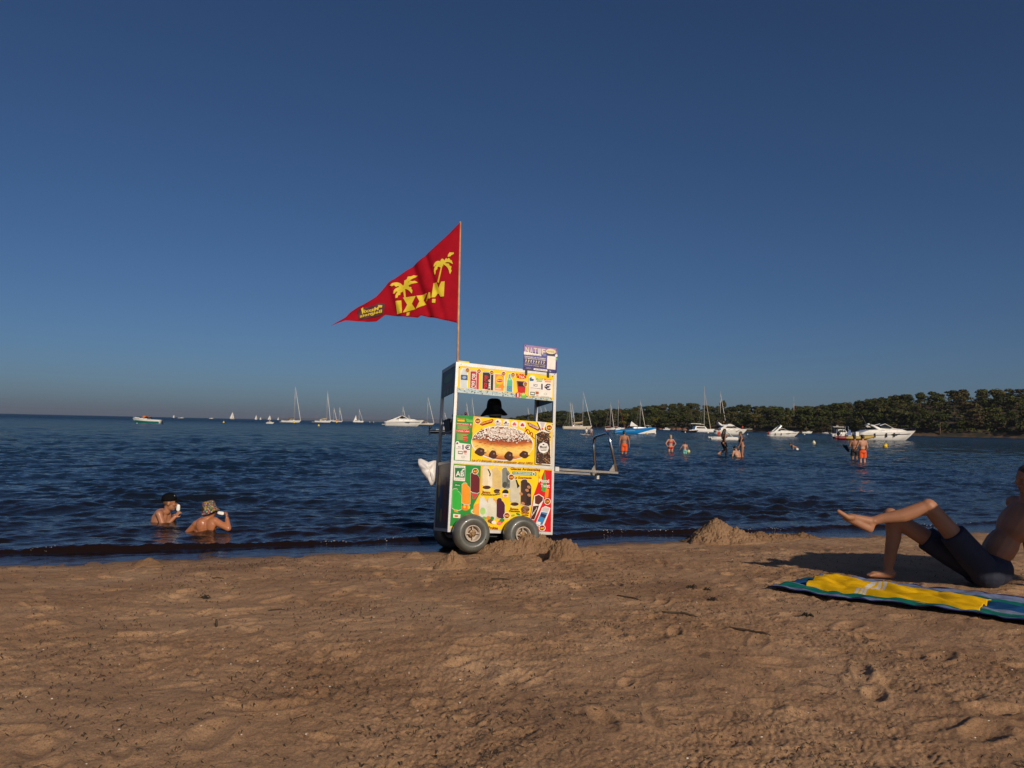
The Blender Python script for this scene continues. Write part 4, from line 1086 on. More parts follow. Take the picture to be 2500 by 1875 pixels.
# white carrier bag tied to the rear post
BAG = mat('white_carrier_bag', (0.72, 0.68, 0.66, 1), 0.45, vary=0.06, scale=12, bump=0.25, bscale=35, sub=0.0)
bd = depth_of(cw(0.0, D2, 0.7))
OUT = [(1066, 1124), (1058, 1124), (1046, 1128), (1036, 1123), (1028, 1119.5), (1020, 1120), (1019.5, 1128), (1022, 1139), (1027, 1150), (1034, 1160), (1041, 1170), (1048, 1181), (1052.5, 1187), (1058, 1184), (1062, 1176), (1065, 1160)]
kc = np.array([1049, 1148.0])
bag_o = at(1062, 1140, bd)
bag = MB(); N_ = len(OUT); lev = [0.0, 0.35, 0.7, 0.92, 1.0]
for sgn in (-1, 1):
    base_i = len(bag.v); vs = []
    for i_, L_ in enumerate(lev):
        for k in range(N_):
            q = kc + (np.array(OUT[k]) - kc) * L_
            dep = sgn * (0.085 * math.sqrt(max(0, 1 - L_ ** 2)) * (0.7 + 0.6 * perlin(q[0] * 0.11, q[1] * 0.11, 71 + sgn)) + (0.022 * math.sin(k * 2.4 + sgn) if 0 < L_ < 1 else 0))
            vs.append(at(q[0], q[1], bd + float(dep)) - bag_o)
    fs = []
    for i_ in range(len(lev) - 1):
        for k in range(N_):
            k2 = (k + 1) % N_
            fs.append((i_ * N_ + k, i_ * N_ + k2, (i_ + 1) * N_ + k2, (i_ + 1) * N_ + k))
    bag.add(vs, fs)
bo = bag.build('carrier_bag', BAG, None, True)
bmm = bmesh.new(); bmm.from_mesh(bo.data); bmesh.ops.remove_doubles(bmm, verts=bmm.verts, dist=0.0008); bmesh.ops.recalc_face_normals(bmm, faces=bmm.faces); bmm.to_mesh(bo.data); bmm.free()
bo.location = tuple(bag_o)
tag(bo, 'white plastic carrier bag blown sideways from the cart\'s left rear post', 'bag')

# ------------------------------------------------------------------ people
def skin(name, c, wet=0.0):
    return mat(name, c, 0.55 - 0.25 * wet, spec=0.35, vary=0.14, scale=6, coat=0.5 * wet, sub=0.06, bump=0.06, bscale=90)
SK_TAN = skin('tanned_skin', (0.34, 0.155, 0.085, 1)); SK_FAIR = skin('sunburnt_skin', (0.48, 0.245, 0.155, 1)); SK_BRN = skin('brown_skin', (0.25, 0.105, 0.055, 1))
SK_WET = skin('wet_tanned_skin', (0.38, 0.165, 0.085, 1), 1.0); SK_WET2 = skin('wet_bronzed_skin', (0.40, 0.150, 0.068, 1), 1.0)
def cloth(name, c, rough=0.8): return mat(name, c, rough, vary=0.10, scale=14, bump=0.25, bscale=50)
HAIR_BLK = mat('black_hair', (0.012, 0.009, 0.008, 1), 0.5, bump=0.6, bscale=70); HAIR_BRN = mat('brown_hair', (0.05, 0.028, 0.015, 1), 0.5, bump=0.6, bscale=70); HAIR_BLD = mat('blond_hair', (0.42, 0.25, 0.10, 1), 0.5, bump=0.6, bscale=70)
LIP = mat('lips', (0.36, 0.10, 0.08, 1), 0.4); EYEW = mat('eye_white', (0.6, 0.57, 0.55, 1), 0.25); EYED = mat('eye_dark', (0.02, 0.012, 0.01, 1), 0.2)

def rotx(a): c, s = math.cos(a), math.sin(a); return np.array([[1, 0, 0], [0, c, -s], [0, s, c]])
def roty(a): c, s = math.cos(a), math.sin(a); return np.array([[c, 0, s], [0, 1, 0], [-s, 0, c]])
def rotz(a): c, s = math.cos(a), math.sin(a); return np.array([[c, -s, 0], [s, c, 0], [0, 0, 1]])

def head_shapes(mb, c, R, k=1.0, ears=True):
    """skull, jaw, nose, ears; face looks along local +y of R"""
    T = lambda p: np.asarray(c) + R @ (np.array(p) * k)
    mb.ell(T((0, -0.008, 0.025)), np.array((0.074, 0.094, 0.088)) * k, R)
    mb.ell(T((0, 0.022, -0.045)), np.array((0.056, 0.066, 0.068)) * k, R)
    mb.ell(T((0, 0.055, -0.088)), np.array((0.028, 0.026, 0.022)) * k, R)      # chin
    mb.cap(T((0, 0.082, 0.015)), T((0, 0.104, -0.022)), 0.009 * k, 0.014 * k)    # nose
    mb.cap(T((-0.028, 0.078, 0.022)), T((0.028, 0.078, 0.022)), 0.012 * k)        # brow
    mb.ell(T((0, 0.079, -0.055)), np.array((0.024, 0.014, 0.010)) * k, R)
    for sx in (-1, 1):
        mb.ell(T((sx * 0.04, 0.066, -0.022)), np.array((0.022, 0.02, 0.02)) * k, R)
        if ears: mb.ell(T((sx * 0.075, -0.005, -0.012)), np.array((0.010, 0.020, 0.030)) * k, R)
    return T

def hand_shapes(mb, wrist, d, palm_n, k=1.0, curl=0.5):
    """palm with four unequal fingers and a thumb; d = pointing direction, palm_n = side the fingers close to"""
    d = np.asarray(d, float); d /= np.linalg.norm(d); n = np.asarray(palm_n, float); n -= d * (n @ d); n /= np.linalg.norm(n)
    s = np.cross(d, n); w = np.asarray(wrist, float)
    R = np.stack([s, n, d], 1)
    mb.ell(w + d * 0.048 * k, np.array((0.038, 0.016, 0.050)) * k, R)
    for i, (o, L_) in enumerate(((-0.028, 0.066), (-0.009, 0.076), (0.010, 0.072), (0.027, 0.056))):
        p = w + d * 0.085 * k + s * o * k; a = curl * 0.6; dirn = d
        for j, fr in enumerate((0.45, 0.32, 0.23)):
            dirn = d * math.cos(a) + n * math.sin(a)
            q = p + dirn * L_ * fr * k
            mb.cap(p, q, 0.0095 * k * (1 - 0.12 * j), 0.0085 * k * (1 - 0.12 * j), n=8); p = q; a += curl * 1.1
    p = w + d * 0.02 * k - s * 0.030 * k; q = p + (d * 0.6 - s * 0.55 + n * 0.35) * 0.045 * k
    mb.cap(p, q, 0.012 * k, 0.010 * k, n=8); mb.cap(q, q + (d * 0.85 + n * 0.35) * 0.03 * k, 0.010 * k, 0.008 * k, n=8)

def standing(k=1.0, female=False, J=None, lean=0.0, side=0.0, turn=0.0, head_turn=0.0, head_nod=0.0, hands=True, bulk=1.0):
    """joints of a standing body, feet at z=0, facing +y; k scales a 1.75 m figure"""
    sh = 0.165 if female else 0.19
    D = dict(hipL=(-.092, 0, .91), hipR=(.092, 0, .91), kneeL=(-.10, .015, .49), kneeR=(.10, .015, .49), ankL=(-.105, -.02, .085), ankR=(.105, -.02, .085),
             shL=(-sh, -.005, 1.42), shR=(sh, -.005, 1.42), elL=(-sh - .07, -.02, 1.13), elR=(sh + .07, -.02, 1.13), wrL=(-sh - .085, .06, .88), wrR=(sh + .085, .06, .88),
             neck=(0, -.01, 1.47), head=(0, .015, 1.625), chest=(0, 0, 1.29), waist=(0, 0, 1.09), pelvis=(0, -.005, .95))
    D = {a: np.array(b, float) for a, b in D.items()}
    if J: D.update({a: np.array(b, float) for a, b in J.items()})
    R = rotz(turn) @ roty(side) @ rotx(-lean)
    piv = np.array([0, 0, .95])
    for q in ('shL', 'shR', 'elL', 'elR', 'wrL', 'wrR', 'neck', 'head', 'chest'): D[q] = piv + R @ (D[q] - piv)
    D['waist'] = piv + (R @ (D['waist'] - piv)) * 0.6 + (D['waist'] - piv) * 0.4
    D = {a: b * k for a, b in D.items()}
    D['_R'] = R; D['_HR'] = R @ rotz(head_turn) @ rotx(head_nod); D['_k'] = k; D['_f'] = female; D['_b'] = bulk; D['_hands'] = hands
    return D

def flesh(D, voxel, smooth=5):
    k, f, b, R = D['_k'], D['_f'], D['_b'], D['_R']
    mb = MB()
    ww = 0.118 if f else 0.138
    mb.ell(D['pelvis'], np.array((0.165 if f else 0.155, 0.115, 0.125)) * k * b)
    if f:
        for s in (-1, 1): mb.ell(D['pelvis'] + np.array((s * 0.075, -0.06, -0.03)) * k, np.array((0.085, 0.08, 0.09)) * k)
    else:
        for s in (-1, 1): mb.ell(D['pelvis'] + np.array((s * 0.07, -0.05, -0.03)) * k, np.array((0.08, 0.075, 0.085)) * k)
    mb.ell(D['waist'], np.array((ww, 0.095, 0.15)) * k * b, R)
    mb.ell(D['chest'], np.array((0.150 if f else 0.168, 0.108, 0.185)) * k * b, R)
    if f:
        for s in (-1, 1): mb.ell(D['chest'] + R @ (np.array((s * 0.072, 0.085, 0.0)) * k), np.array((0.06, 0.055, 0.058)) * k, R)
    mb.cap(D['shL'] * 0.9 + D['shR'] * 0.1, D['shR'] * 0.9 + D['shL'] * 0.1, 0.058 * k)
    mb.cap(D['neck'] + R @ np.array((0, 0, -.05)) * k, D['head'] + D['_HR'] @ np.array((0, -.012, -.06)) * k, (0.052 if f else 0.060) * k, 0.050 * k)
    for s in 'LR':
        r = 0.9 if f else 1.0
        mb.cap(D['sh' + s], D['el' + s], 0.054 * k * r, 0.040 * k * r); mb.cap(D['el' + s], D['wr' + s], 0.041 * k * r, 0.027 * k * r)
        dd = D['wr' + s] - D['el' + s]
        if D['_hands']: hand_shapes(mb, D['wr' + s], dd, R @ np.array((1.0 if s == 'L' else -1.0, 0.4, 0)), k, 0.5)
        else: mb.ell(D['wr' + s] + dd / np.linalg.norm(dd) * 0.06 * k, np.array((0.03, 0.03, 0.05)) * k)
        mb.cap(D['hip' + s], D['knee' + s], 0.090 * k * b, 0.056 * k); mb.cap(D['knee' + s], D['knee' + s] * 0.62 + D['ank' + s] * 0.38 + np.array((0, -.012 * k, 0)), 0.055 * k, 0.056 * k); mb.cap(D['knee' + s] * 0.62 + D['ank' + s] * 0.38 + np.array((0, -.012 * k, 0)), D['ank' + s], 0.056 * k, 0.036 * k)
        toe = D['ank' + s] + np.array((0, 0.15, -0.05)) * k
        mb.cap(D['ank' + s] + np.array((0, -.02, -.03)) * k, toe, 0.042 * k, 0.028 * k)
    head_shapes(mb, D['head'], D['_HR'], 1.02 * k)
    return remesh(mb, voxel, smooth)

def person(name_label, loc, rz, D, sk, voxel=0.014, cat='person', group=None):
    root = empty('person', loc, rz, name_label, cat, group)
    link_mesh(flesh(D, voxel), 'body', sk, root)
    return root

def hair(root, D, m, drop=0.0, kind='short', voxel=0.008):
    k = D['_k']; R = D['_HR']; T = lambda p: D['head'] + R @ (np.array(p) * k)
    mb = MB(); mb.ell(T((0, -.018, .045)), np.array((.083, .096, .083)) * k, R); mb.ell(T((0, -.055, -.01)), np.array((.074, .06, .075)) * k, R)
    if kind == 'long':
        mb.cap(T((0, -.06, .0)), T((0, -.10, -.22)), .075 * k, .085 * k); mb.cap(T((0, -.10, -.22)), T((.01, -.10, -.44)), .08 * k, .05 * k)
        for s in (-1, 1): mb.cap(T((s * .06, -.02, .0)), T((s * .09, -.02, -.26)), .035 * k, .03 * k)
    if kind == 'bob':
        mb.cap(T((0, -.05, .0)), T((0, -.065, -.10)), .08 * k, .07 * k)
    if kind == 'bun':
        mb.ell(T((0, -.06, .10)), np.array((.045, .045, .04)) * k)
    for q in range(14):
        a = q * 2.4; mb.ell(T((.065 * math.cos(a), -.02 + .07 * math.sin(a), .07 + .03 * math.sin(q * 1.7))), .022 * k)
    return link_mesh(remesh(mb, voxel, 3, 'hair'), 'hair', m, root)

def shorts(root, D, m, length=0.6, flare=1.12, top=0.06, voxel=0.012, name='shorts'):
    k, b = D['_k'], D['_b']; mb = MB()
    P = D['pelvis']
    mb.lathe([(0.0, top + .0), (0.150, top), (0.163, 0.0), (0.165, -0.06), (0.0, -0.06)], (0, 0, 0), (0, 0, 1), 26)
    V = np.array(mb.v); V[:, 1] *= 0.80; V = V * k * b * 1.04 + P; mb.v = [tuple(q) for q in V]
    mb.ell(P + np.array((0, -0.035, -.045)) * k, np.array((0.168, 0.115, 0.10)) * k * b)
    for s in 'LR':
        h_, kn = D['hip' + s], D['knee' + s]; e = h_ + (kn - h_) * length
        mb.tube([h_ + (0, 0, 0.03 * k), h_ + (kn - h_) * 0.3, e], [0.103 * k * b, 0.106 * k * b, 0.094 * k * b * flare], 20)
    o = link_mesh(remesh(mb, voxel, 3, name), name, m, root)
    return o

def briefs(root, D, m, name='bikini_bottom'):
    k, b = D['_k'], D['_b']; mb = MB(); P = D['pelvis']
    mb.ell(P + np.array((0, 0, -.03)) * k, np.array((0.176, 0.128, 0.098)) * k * b)
    for s in (-1, 1): mb.ell(P + np.array((s * 0.072, -0.062, -0.035)) * k, np.array((0.086, 0.085, 0.085)) * k * b)
    return link_mesh(remesh(mb, 0.010, 3, name), name, m, root)

def band(root, D, m, z0, z1, name='bikini_top', straps=True):
    k, R, b = D['_k'], D['_R'], D['_b']; mb = MB(); c = D['chest']
    ring = lambda z, g: [c + R @ (np.array((g * 0.152 * b * math.cos(t) * math.sqrt(max(0.05, 1 - (z / .19) ** 2)), g * 0.112 * b * math.sin(t) * math.sqrt(max(0.05, 1 - (z / .19) ** 2)) + (0.055 if math.sin(t) > 0.2 else 0.004), z)) * k) for t in np.linspace(0, 2 * math.pi, 28, endpoint=False)]
    mb.loft([ring(z0, 1.0), ring(z0, 1.06), ring((z0 + z1) / 2, 1.07), ring(z1, 1.06), ring(z1, 1.0)], (False, False))
    if straps:
        for s in (-1, 1): mb.tube([c + R @ (np.array((s * .085, -.105, z1)) * k), c + R @ (np.array((s * .09, -.07, .14)) * k), c + R @ (np.array((s * .085, .0, .192)) * k)], 0.008 * k, 6)
    return mb.build(name, m, root, True)

def wade(px, wl):
    """where a wader's body meets the water"""
    return on_level(px, wl, 0.0)

ORANGE = cloth('orange_swim_cloth', (0.72, 0.085, 0.008, 1)); REDB = cloth('red_swim_cloth', (0.60, 0.012, 0.012, 1)); BLKB = cloth('black_swim_cloth', (0.012, 0.012, 0.014, 1)); TURQ = cloth('turquoise_swim_cloth', (0.16, 0.42, 0.38, 1)); TEAL = cloth('teal_cloth', (0.02, 0.42, 0.36, 1)); WHITEB = cloth('white_swim_cloth', (0.7, 0.68, 0.64, 1)); NAVYB = cloth('navy_swim_cloth', (0.012, 0.016, 0.035, 1))

# man in orange shorts with his back to us
p = wade(1523.5, 1108); k = 1.0
D = standing(k, head_turn=-0.55, turn=-0.12, J=dict(elR=(.275, -.05, 1.13), wrR=(.29, .0, .90), elL=(-.25, .0, 1.14), wrL=(-.25, .06, .90)))
o = person('shirtless man in orange swim shorts seen from behind, standing beside the push handle', (p[0], p[1], -0.44), 0.10, D, SK_TAN); shorts(o, D, ORANGE, 0.74); hair(o, D, HAIR_BLK)
# woman in a red bikini, hands on hips
p = wade(1637, 1103); k = 0.97
D = standing(k, True, bulk=1.06, J=dict(elL=(-.33, -.07, 1.17), wrL=(-.19, -.02, .985), elR=(.33, -.07, 1.17), wrR=(.19, -.02, .985)), hands=False)
o = person('blond woman in a red bikini with hands on her hips in the water', (p[0], p[1], -0.62), 0.0, D, SK_FAIR); hair(o, D, HAIR_BLD, kind='bob'); briefs(o, D, REDB); band(o, D, REDB, -0.045, 0.02)
# child with a ball
p = wade(1672, 1107); k = 0.66
D = standing(k, J=dict(elL=(-.30, .06, 1.24), wrL=(-.42, .14, 1.02), elR=(.26, .05, 1.18), wrR=(.31, .12, .97)))
ch = person('small child in pale turquoise trunks wading with its back to us', (p[0], p[1], -0.44), 0.0, D, SK_FAIR, 0.011); shorts(ch, D, TURQ, 0.7, voxel=0.009); hair(ch, D, HAIR_BRN)
p2 = wade(1679.5, 1106)
ball = MB().ell((0, 0, 0), 0.115, nu=20, nv=12, mi=0); 
for i_ in range(len(ball.f)): ball.m[i_] = 1 if (i_ // 4) % 3 == 0 else 0
o = ball.build('beach_ball', [mat('pale_green_ball', (0.50, 0.58, 0.30, 1), 0.35), mat('yellow_ball', (0.70, 0.55, 0.08, 1), 0.35)], None, True); o.location = (p2[0], p2[1] - 0.1, 0.10)
tag(o, 'green and yellow ball held beside the child in turquoise trunks', 'ball')
# woman with long black hair in black shorts, one heel lifted
p = wade(1767, 1114); k = 0.97
D = standing(k, True, J=dict(kneeR=(.10, .13, .50), ankR=(.10, .06, .10), kneeL=(-.09, .10, .52), ankL=(-.09, -.30, .33), elR=(.20, -.05, 1.14), wrR=(.19, -.02, .90), elL=(-.20, .08, 1.15), wrL=(-.19, .14, .93)), lean=0.06, head_nod=-0.1)
o = person('woman with long black hair and black shorts walking through the shallows to the right', (p[0], p[1], -0.16), -1.35, D, SK_TAN); shorts(o, D, BLKB, 0.55, 1.18); hair(o, D, HAIR_BLK, kind='long'); band(o, D, BLKB, -0.05, 0.02)
# woman in a black swimsuit with sunglasses
p = wade(1812, 1117); k = 0.97
D = standing(k, True, J=dict(elR=(.20, .07, 1.15), wrR=(.17, .20, .95), elL=(-.20, .07, 1.15), wrL=(-.17, .2, .95)), lean=0.12, head_turn=0.5)
o = person('woman in a black bikini and sunglasses leaning over the seated bather', (p[0], p[1], -0.30), 1.35, D, SK_TAN); briefs(o, D, BLKB); band(o, D, BLKB, -0.085, 0.055); hair(o, D, HAIR_BRN, kind='bun')
T = lambda q: D['head'] + D['_HR'] @ (np.array(q) * D['_k'])
g = MB()
for s in (-1, 1): g.ell(T((s * .034, .094, .004)), np.array((.026, .008, .020)), D['_HR'])
g.cap(T((-.075, .02, .01)), T((-.055, .09, .01)), .004); g.cap(T((.075, .02, .01)), T((.055, .09, .01)), .004); g.build('sunglasses', BLKB, o, True)
# bather sitting in the water with head bowed
p = wade(1803, 1117.5); k = 0.98
D = standing(k, J=dict(hipL=(-.1, .05, .90), hipR=(.1, .05, .90), kneeL=(-.14, .42, 1.0), kneeR=(.14, .42, 1.0), ankL=(-.12, .40, .62), ankR=(.12, .40, .62), elL=(-.26, .10, 1.16), wrL=(-.2, .3, 1.05), elR=(.26, .10, 1.16), wrR=(.2, .3, 1.05)), lean=0.45, head_nod=-0.5)
o = person('bather sitting in the water with bare back turned and dark head bowed', (p[0], p[1], -1.03), 0.35, D, SK_FAIR); hair(o, D, HAIR_BLK); shorts(o, D, NAVYB, 0.5)
p = wade(1787, 1116)
f_ = MB(); f_.ell((0, 0, 0.10), (0.26, 0.13, 0.11), rotz(0.3) @ roty(-0.35)); f_.ell((-0.12, 0, 0.05), (0.24, 0.10, 0.05)); f_.cap((0.1, 0, .15), (.28, .05, .2), .06, .04)
o = link_mesh(remesh(f_, 0.012, 4), 'swim_bag', TEAL); o.location = (p[0], p[1], -0.04); tag(o, 'teal swim bag floating beside the seated bather', 'bag')
# snorkeller bending forward
p = wade(1945, 1098); k = 0.92
D = standing(k, J=dict(elL=(-.22, .22, 1.20), wrL=(-.2, .44, 1.16), elR=(.22, .22, 1.22), wrR=(.2, .46, 1.2)), lean=0.95, head_nod=0.5)
o = person('snorkeller in white shorts bending forward over the water', (p[0], p[1], -0.80), 1.45, D, SK_TAN); hair(o, D, HAIR_BLK); shorts(o, D, WHITEB, 0.5)
T = lambda q: D['head'] + D['_HR'] @ (np.array(q) * D['_k'])
g = MB(); g.ell(T((0, .085, .01)), np.array((.07, .03, .045)), D['_HR']); g.build('diving_mask', BLKB, o, True)
g = MB(); g.tube([T((.03, .09, -.06)), T((.09, .06, -.05)), T((.10, -.02, .08)), T((.09, -.08, .26))], .012, 8); g.build('snorkel', BLKB, o, True)
# the pair on the right
p = wade(2106, 1128); k = 1.03
D = standing(k, head_nod=-0.25, turn=0.1, J=dict(elL=(-.25, .10, 1.16), wrL=(-.24, .26, .98), elR=(.25, -.02, 1.13), wrR=(.23, .12, .95)))
o = person('shirtless man in bright orange shorts with head lowered, right one of a pair', (p[0], p[1], -0.42), 0.12, D, SK_FAIR); shorts(o, D, ORANGE, 0.72); hair(o, D, HAIR_BLK)
bl = MB().lathe([(0.158, 0.052), (0.164, 0.05), (0.164, 0.078), (0.158, 0.078)], (0, 0, 0), (0, 0, 1), 26, closed=True); V = np.array(bl.v); V[:, 1] *= 0.82; bl.v = [tuple(q) for q in V * k * 1.03 + D['pelvis']]; bl.build('waistband', BLKB, o, True)
p = wade(2094, 1124.5)
D = standing(0.99, head_nod=-0.3, J=dict(kneeR=(.10, .10, .52), ankR=(.13, -.26, .26), elL=(-.25, .02, 1.14), wrL=(-.25, .2, .96)))
o = person('dark haired bather in black shorts standing half hidden behind the man in orange', (p[0], p[1] + 0.35, -0.40), -0.25, D, SK_TAN); shorts(o, D, BLKB, 0.62); hair(o, D, HAIR_BLK)
fn = MB(); q = D['wrL'] + np.array((0, .05, -.12)); fn.loft([[q + np.array((x, y, 0)) for x, y in ((-.05, -.02), (.05, -.02), (.05, .03), (-.05, .03))], [q + np.array((-.12 + x, .1 + y, .22)) for x, y in ((-.10, 0), (.10, 0), (.10, .012), (-.10, .012))], [q + np.array((-.17 + x, .14 + y, .36)) for x, y in ((-.12, 0), (.12, 0), (.12, .008), (-.12, .008))]])
fo = fn.build('swim_fin', NAVYB); fo.matrix_world = Matrix.Translation((p[0], p[1] + 0.35, -0.40)) @ Matrix.Rotation(-0.25, 4, 'Z'); tag(fo, 'dark swim fin carried by the half hidden bather in black shorts', 'swim fin')

# ---- vendor behind the cart
vp = cw(0.50, CD + 0.33, 0); hd = at(1207, 1003, depth_of(vp))
D = standing(1.0, True, J=dict(elL=(-.22, .02, 1.15), wrL=(-.2, .2, 1.02), elR=(.22, .02, 1.15), wrR=(.2, .2, 1.02)))
vz = hd[2] - D['head'][2]
vend = person('vendor standing behind the cart with only a black bucket hat showing', (hd[0], hd[1], vz), 0.4, D, SK_BRN, 0.012); hair(vend, D, HAIR_BLK, kind='bob'); shorts(vend, D, BLKB, 0.7); band(vend, D, BLKB, -0.16, 0.12, 'top', False)
HATB = cloth('black_hat_felt', (0.006, 0.005, 0.005, 1), 0.9)
hat = MB(); prof = [(0.0, 0.158), (0.04, 0.157), (0.07, 0.146), (0.088, 0.118), (0.096, 0.07), (0.099, 0.035)]
rings = []
for r_, h_ in prof: rings.append([(r_ * math.cos(t) * 0.97, r_ * math.sin(t) * 1.05, h_) for t in np.linspace(0, 2 * math.pi, 40, endpoint=False)])
for q in np.linspace(0.15, 1, 7):
    rings.append([((0.099 + 0.078 * q) * math.cos(t) * 0.97, (0.099 + 0.070 * q) * math.sin(t), 0.033 - 0.088 * q ** 1.1 - 0.010 * q * math.sin(3 * t + 0.8) + 0.010 * q * math.cos(t)) for t in np.linspace(0, 2 * math.pi, 40, endpoint=False)])
hat.loft(rings, (False, False)); ho = hat.build('bucket_hat', HATB, None, True); sm = ho.modifiers.new('thickness', 'SOLIDIFY'); sm.thickness = 0.004
ho.parent = vend; ho.location = tuple(D['head'] + np.array((0, -0.005, -0.0)))

# ---- two children with ice pops
KS = 0.0  # 
def kid_frame(px, wl):
    p = on_level(px, wl, 0.0); return p, depth_of(p) / FPX
# boy with a black cap, in profile to the right
p, sc = kid_frame(400, 1280.5)
W = lambda x, y, dep=0.0: at(x / 6.913 + 313, y / 6.913 + 1160, depth_of(p) + dep) - p
boy = empty('person', p + np.array((0, 0, .03)), 0, 'boy in a black baseball cap sitting in the water licking an ice pop', 'person')
mb = MB(); kh = 0.97
HRb = rotz(-math.pi / 2 + 0.25) @ rotx(-0.10)
hc = W(705, 500)
head_shapes(mb, hc, HRb, kh)
nS, fS = W(520, 688, -0.10), W(672, 662, 0.16)
mb.cap(W(655, 650), W(665, 560), 0.047, 0.043)
mb.cap(nS, fS, 0.050, 0.046); mb.cap(W(560, 720, 0.02), W(520, 880, 0.02), 0.105, 0.115); mb.cap(W(620, 720, 0.06), W(620, 900, 0.06), 0.085, 0.10); mb.cap(W(480, 760, 0.0), W(460, 900, 0.0), 0.07, 0.08)
mb.cap(W(520, 900, 0.02), W(560, 1120, 0.05), 0.115, 0.13)
el = W(600, 930, -0.16); wr = W(788, 742, -0.10)
mb.cap(nS, el, 0.046, 0.036); mb.cap(el, wr, 0.036, 0.025)
el2 = W(700, 930, 0.20); wr2 = W(770, 790, 0.06)
mb.cap(fS, el2, 0.044, 0.034); mb.cap(el2, wr2, 0.034, 0.024)
hand_shapes(mb, wr, (0.55, 0.10, 0.75), (0.35, 0.75, -0.2), 0.82, 1.0); hand_shapes(mb, wr2, (0.5, -0.3, 0.75), (-0.2, -0.8, 0.2), 0.82, 1.0)
for s in (-1, 1): mb.cap(W(560, 1120, s * 0.09 + .05), W(860, 1100, s * 0.11 + .05), 0.075, 0.055); mb.cap(W(860, 1100, s * 0.11 + .05), W(900, 1400, s * 0.1 + .05), 0.052, 0.035)
link_mesh(remesh(mb, 0.0062, 5), 'body', SK_WET, boy)
T = lambda q: hc + HRb @ (np.array(q) * kh)
hb = MB(); hb.ell(T((0, -.014, .030)), np.array((.0775, .092, .088)) * kh, HRb); link_mesh(remesh(hb, .007, 2), 'hair', mat('light_brown_hair', (0.16, 0.08, 0.035, 1), 0.55, bump=0.6, bscale=80), boy)
fc = MB()
for s in (-1, 1):
    eb = MB().ell(T((s * .031, .084, .004)), np.array((.012, .006, .007)) * kh, HRb).build('eye', EYEW, boy, True)
    MB().ell(T((s * .031, .0885, .004)), np.array((.006, .004, .006)) * kh, HRb).build('iris', EYED, eb, True); MB().cap(T((s * .018, .094, .024)), T((s * .048, .082, .024)), .0045).build('eyebrow', EYED, boy, True)
fc = MB().cap(T((-.018, .091, -.052)), T((.018, .091, -.052)), .0065); fc.cap(T((-.015, .089, -.061)), T((.015, .089, -.061)), .007); fc.build('lips', LIP, boy, True)
CAP = mat('black_cap_cotton', (0.005, 0.005, 0.006, 1), 0.9, spec=0.08, bump=0.2); cp = MB()
TC = lambda q: hc + HRb @ rotx(0.12) @ (np.array(q) * kh)
rings = [[TC((r_ * .088 * math.cos(t), -.012 + r_ * .103 * math.sin(t), h_)) for t in np.linspace(0, 2 * math.pi, 32, endpoint=False)] for r_, h_ in ((1.0, .030), (1.01, .055), (.95, .085), (.80, .112), (.55, .130), (.25, .139), (.04, .141))]
cp.loft(rings, (False, True)); co_ = cp.build('baseball_cap', CAP, boy, True); sm = co_.modifiers.new('thickness', 'SOLIDIFY'); sm.thickness = 0.004
vs = MB(); g_ = []
for q in np.linspace(0, 1, 7): g_.append([TC((math.cos(t) * .078 * (1 - .12 * q), .072 + math.sin(t) * (.018 + .085 * q) if True else 0, .036 - .028 * q * q + 0.010 * (1 - math.cos(t) ** 2) )) for t in np.linspace(0.12, math.pi - 0.12, 16)])
vs.loft(g_, (False, False), closed=False); vo = vs.build('visor', CAP, co_, True); sm = vo.modifiers.new('thickness', 'SOLIDIFY'); sm.thickness = 0.004
bt = MB().ell(TC((0, -.012, .143)), .007); bt.build('button', CAP, co_); lg = MB()
lg.ell(TC((0.022, .062, .100)), np.array((.022, .008, .020)) * kh, HRb @ rotx(0.7)); lg.build('badge', mat('grey_cap_badge', (0.22, 0.22, 0.23, 1), 0.7), co_, True)
ICEW = mat('white_ice_pop', (0.80, 0.78, 0.72, 1), 0.3, vary=0.06)
def ice_pop(c, up, side, label, L_=0.085, w_=0.040, bite=True):
    c = np.asarray(c, float); up = np.asarray(up, float) / np.linalg.norm(up); side = np.asarray(side, float); side -= up * (side @ up); side /= np.linalg.norm(side); n_ = np.cross(up, side)
    R = np.stack([side, n_, up], 1); r_ = empty('ice_pop', c, 0, label, 'ice pop')
    q = MB(); q.cap(up * (-L_ * .30), up * (L_ * .26), w_ * .5, w_ * .46); V = np.array(q.v); d_ = V @ n_; V -= np.outer(d_ * 0.45, n_); q.v = [tuple(a_) for a_ in V]
    q.build('ice', ICEW, r_, True); MB().beam(up * (-L_ * .5), up * (-L_ * .5 - .055), .010, .003, up=n_).build('stick', WOODEN, r_); return r_
ice_pop(p + np.array((0, 0, .03)) + W(843, 585, -0.075), (0.03, 0, 1), (1, 0.2, 0), 'white ice pop held upright at the mouth of the boy in the cap', 0.082, 0.052)
# child with the flowered hat, from behind
p, sc = kid_frame(510, 1301)
W = lambda x, y, dep=0.0: at(x / 6.913 + 313, y / 6.913 + 1160, depth_of(p) + dep) - p
kid = empty('person', p, 0, 'child in a colourful flowered bucket hat seen from behind, raising an ice pop', 'person')
mb = MB(); HRk = rotz(-0.75) @ rotx(-0.15)
hc = W(1375, 585, 0.05)
head_shapes(mb, hc, HRk, 0.97)
Ls, Rs = W(1150, 828, 0.02), W(1462, 778, 0.0)
mb.cap(W(1310, 760, 0.02), W(1345, 640, 0.03), 0.058, 0.05)
mb.cap(Ls, Rs, 0.052, 0.056); mb.ell(W(1305, 850, 0.04), (0.150, 0.105, 0.12)); mb.ell(W(1305, 960, 0.05), (0.150, 0.115, 0.15)); mb.ell(W(1310, 1120, 0.05), (0.155, 0.12, 0.13))
for x_ in (1225, 1395): mb.ell(W(x_, 850, -0.035), (0.062, 0.035, 0.085))
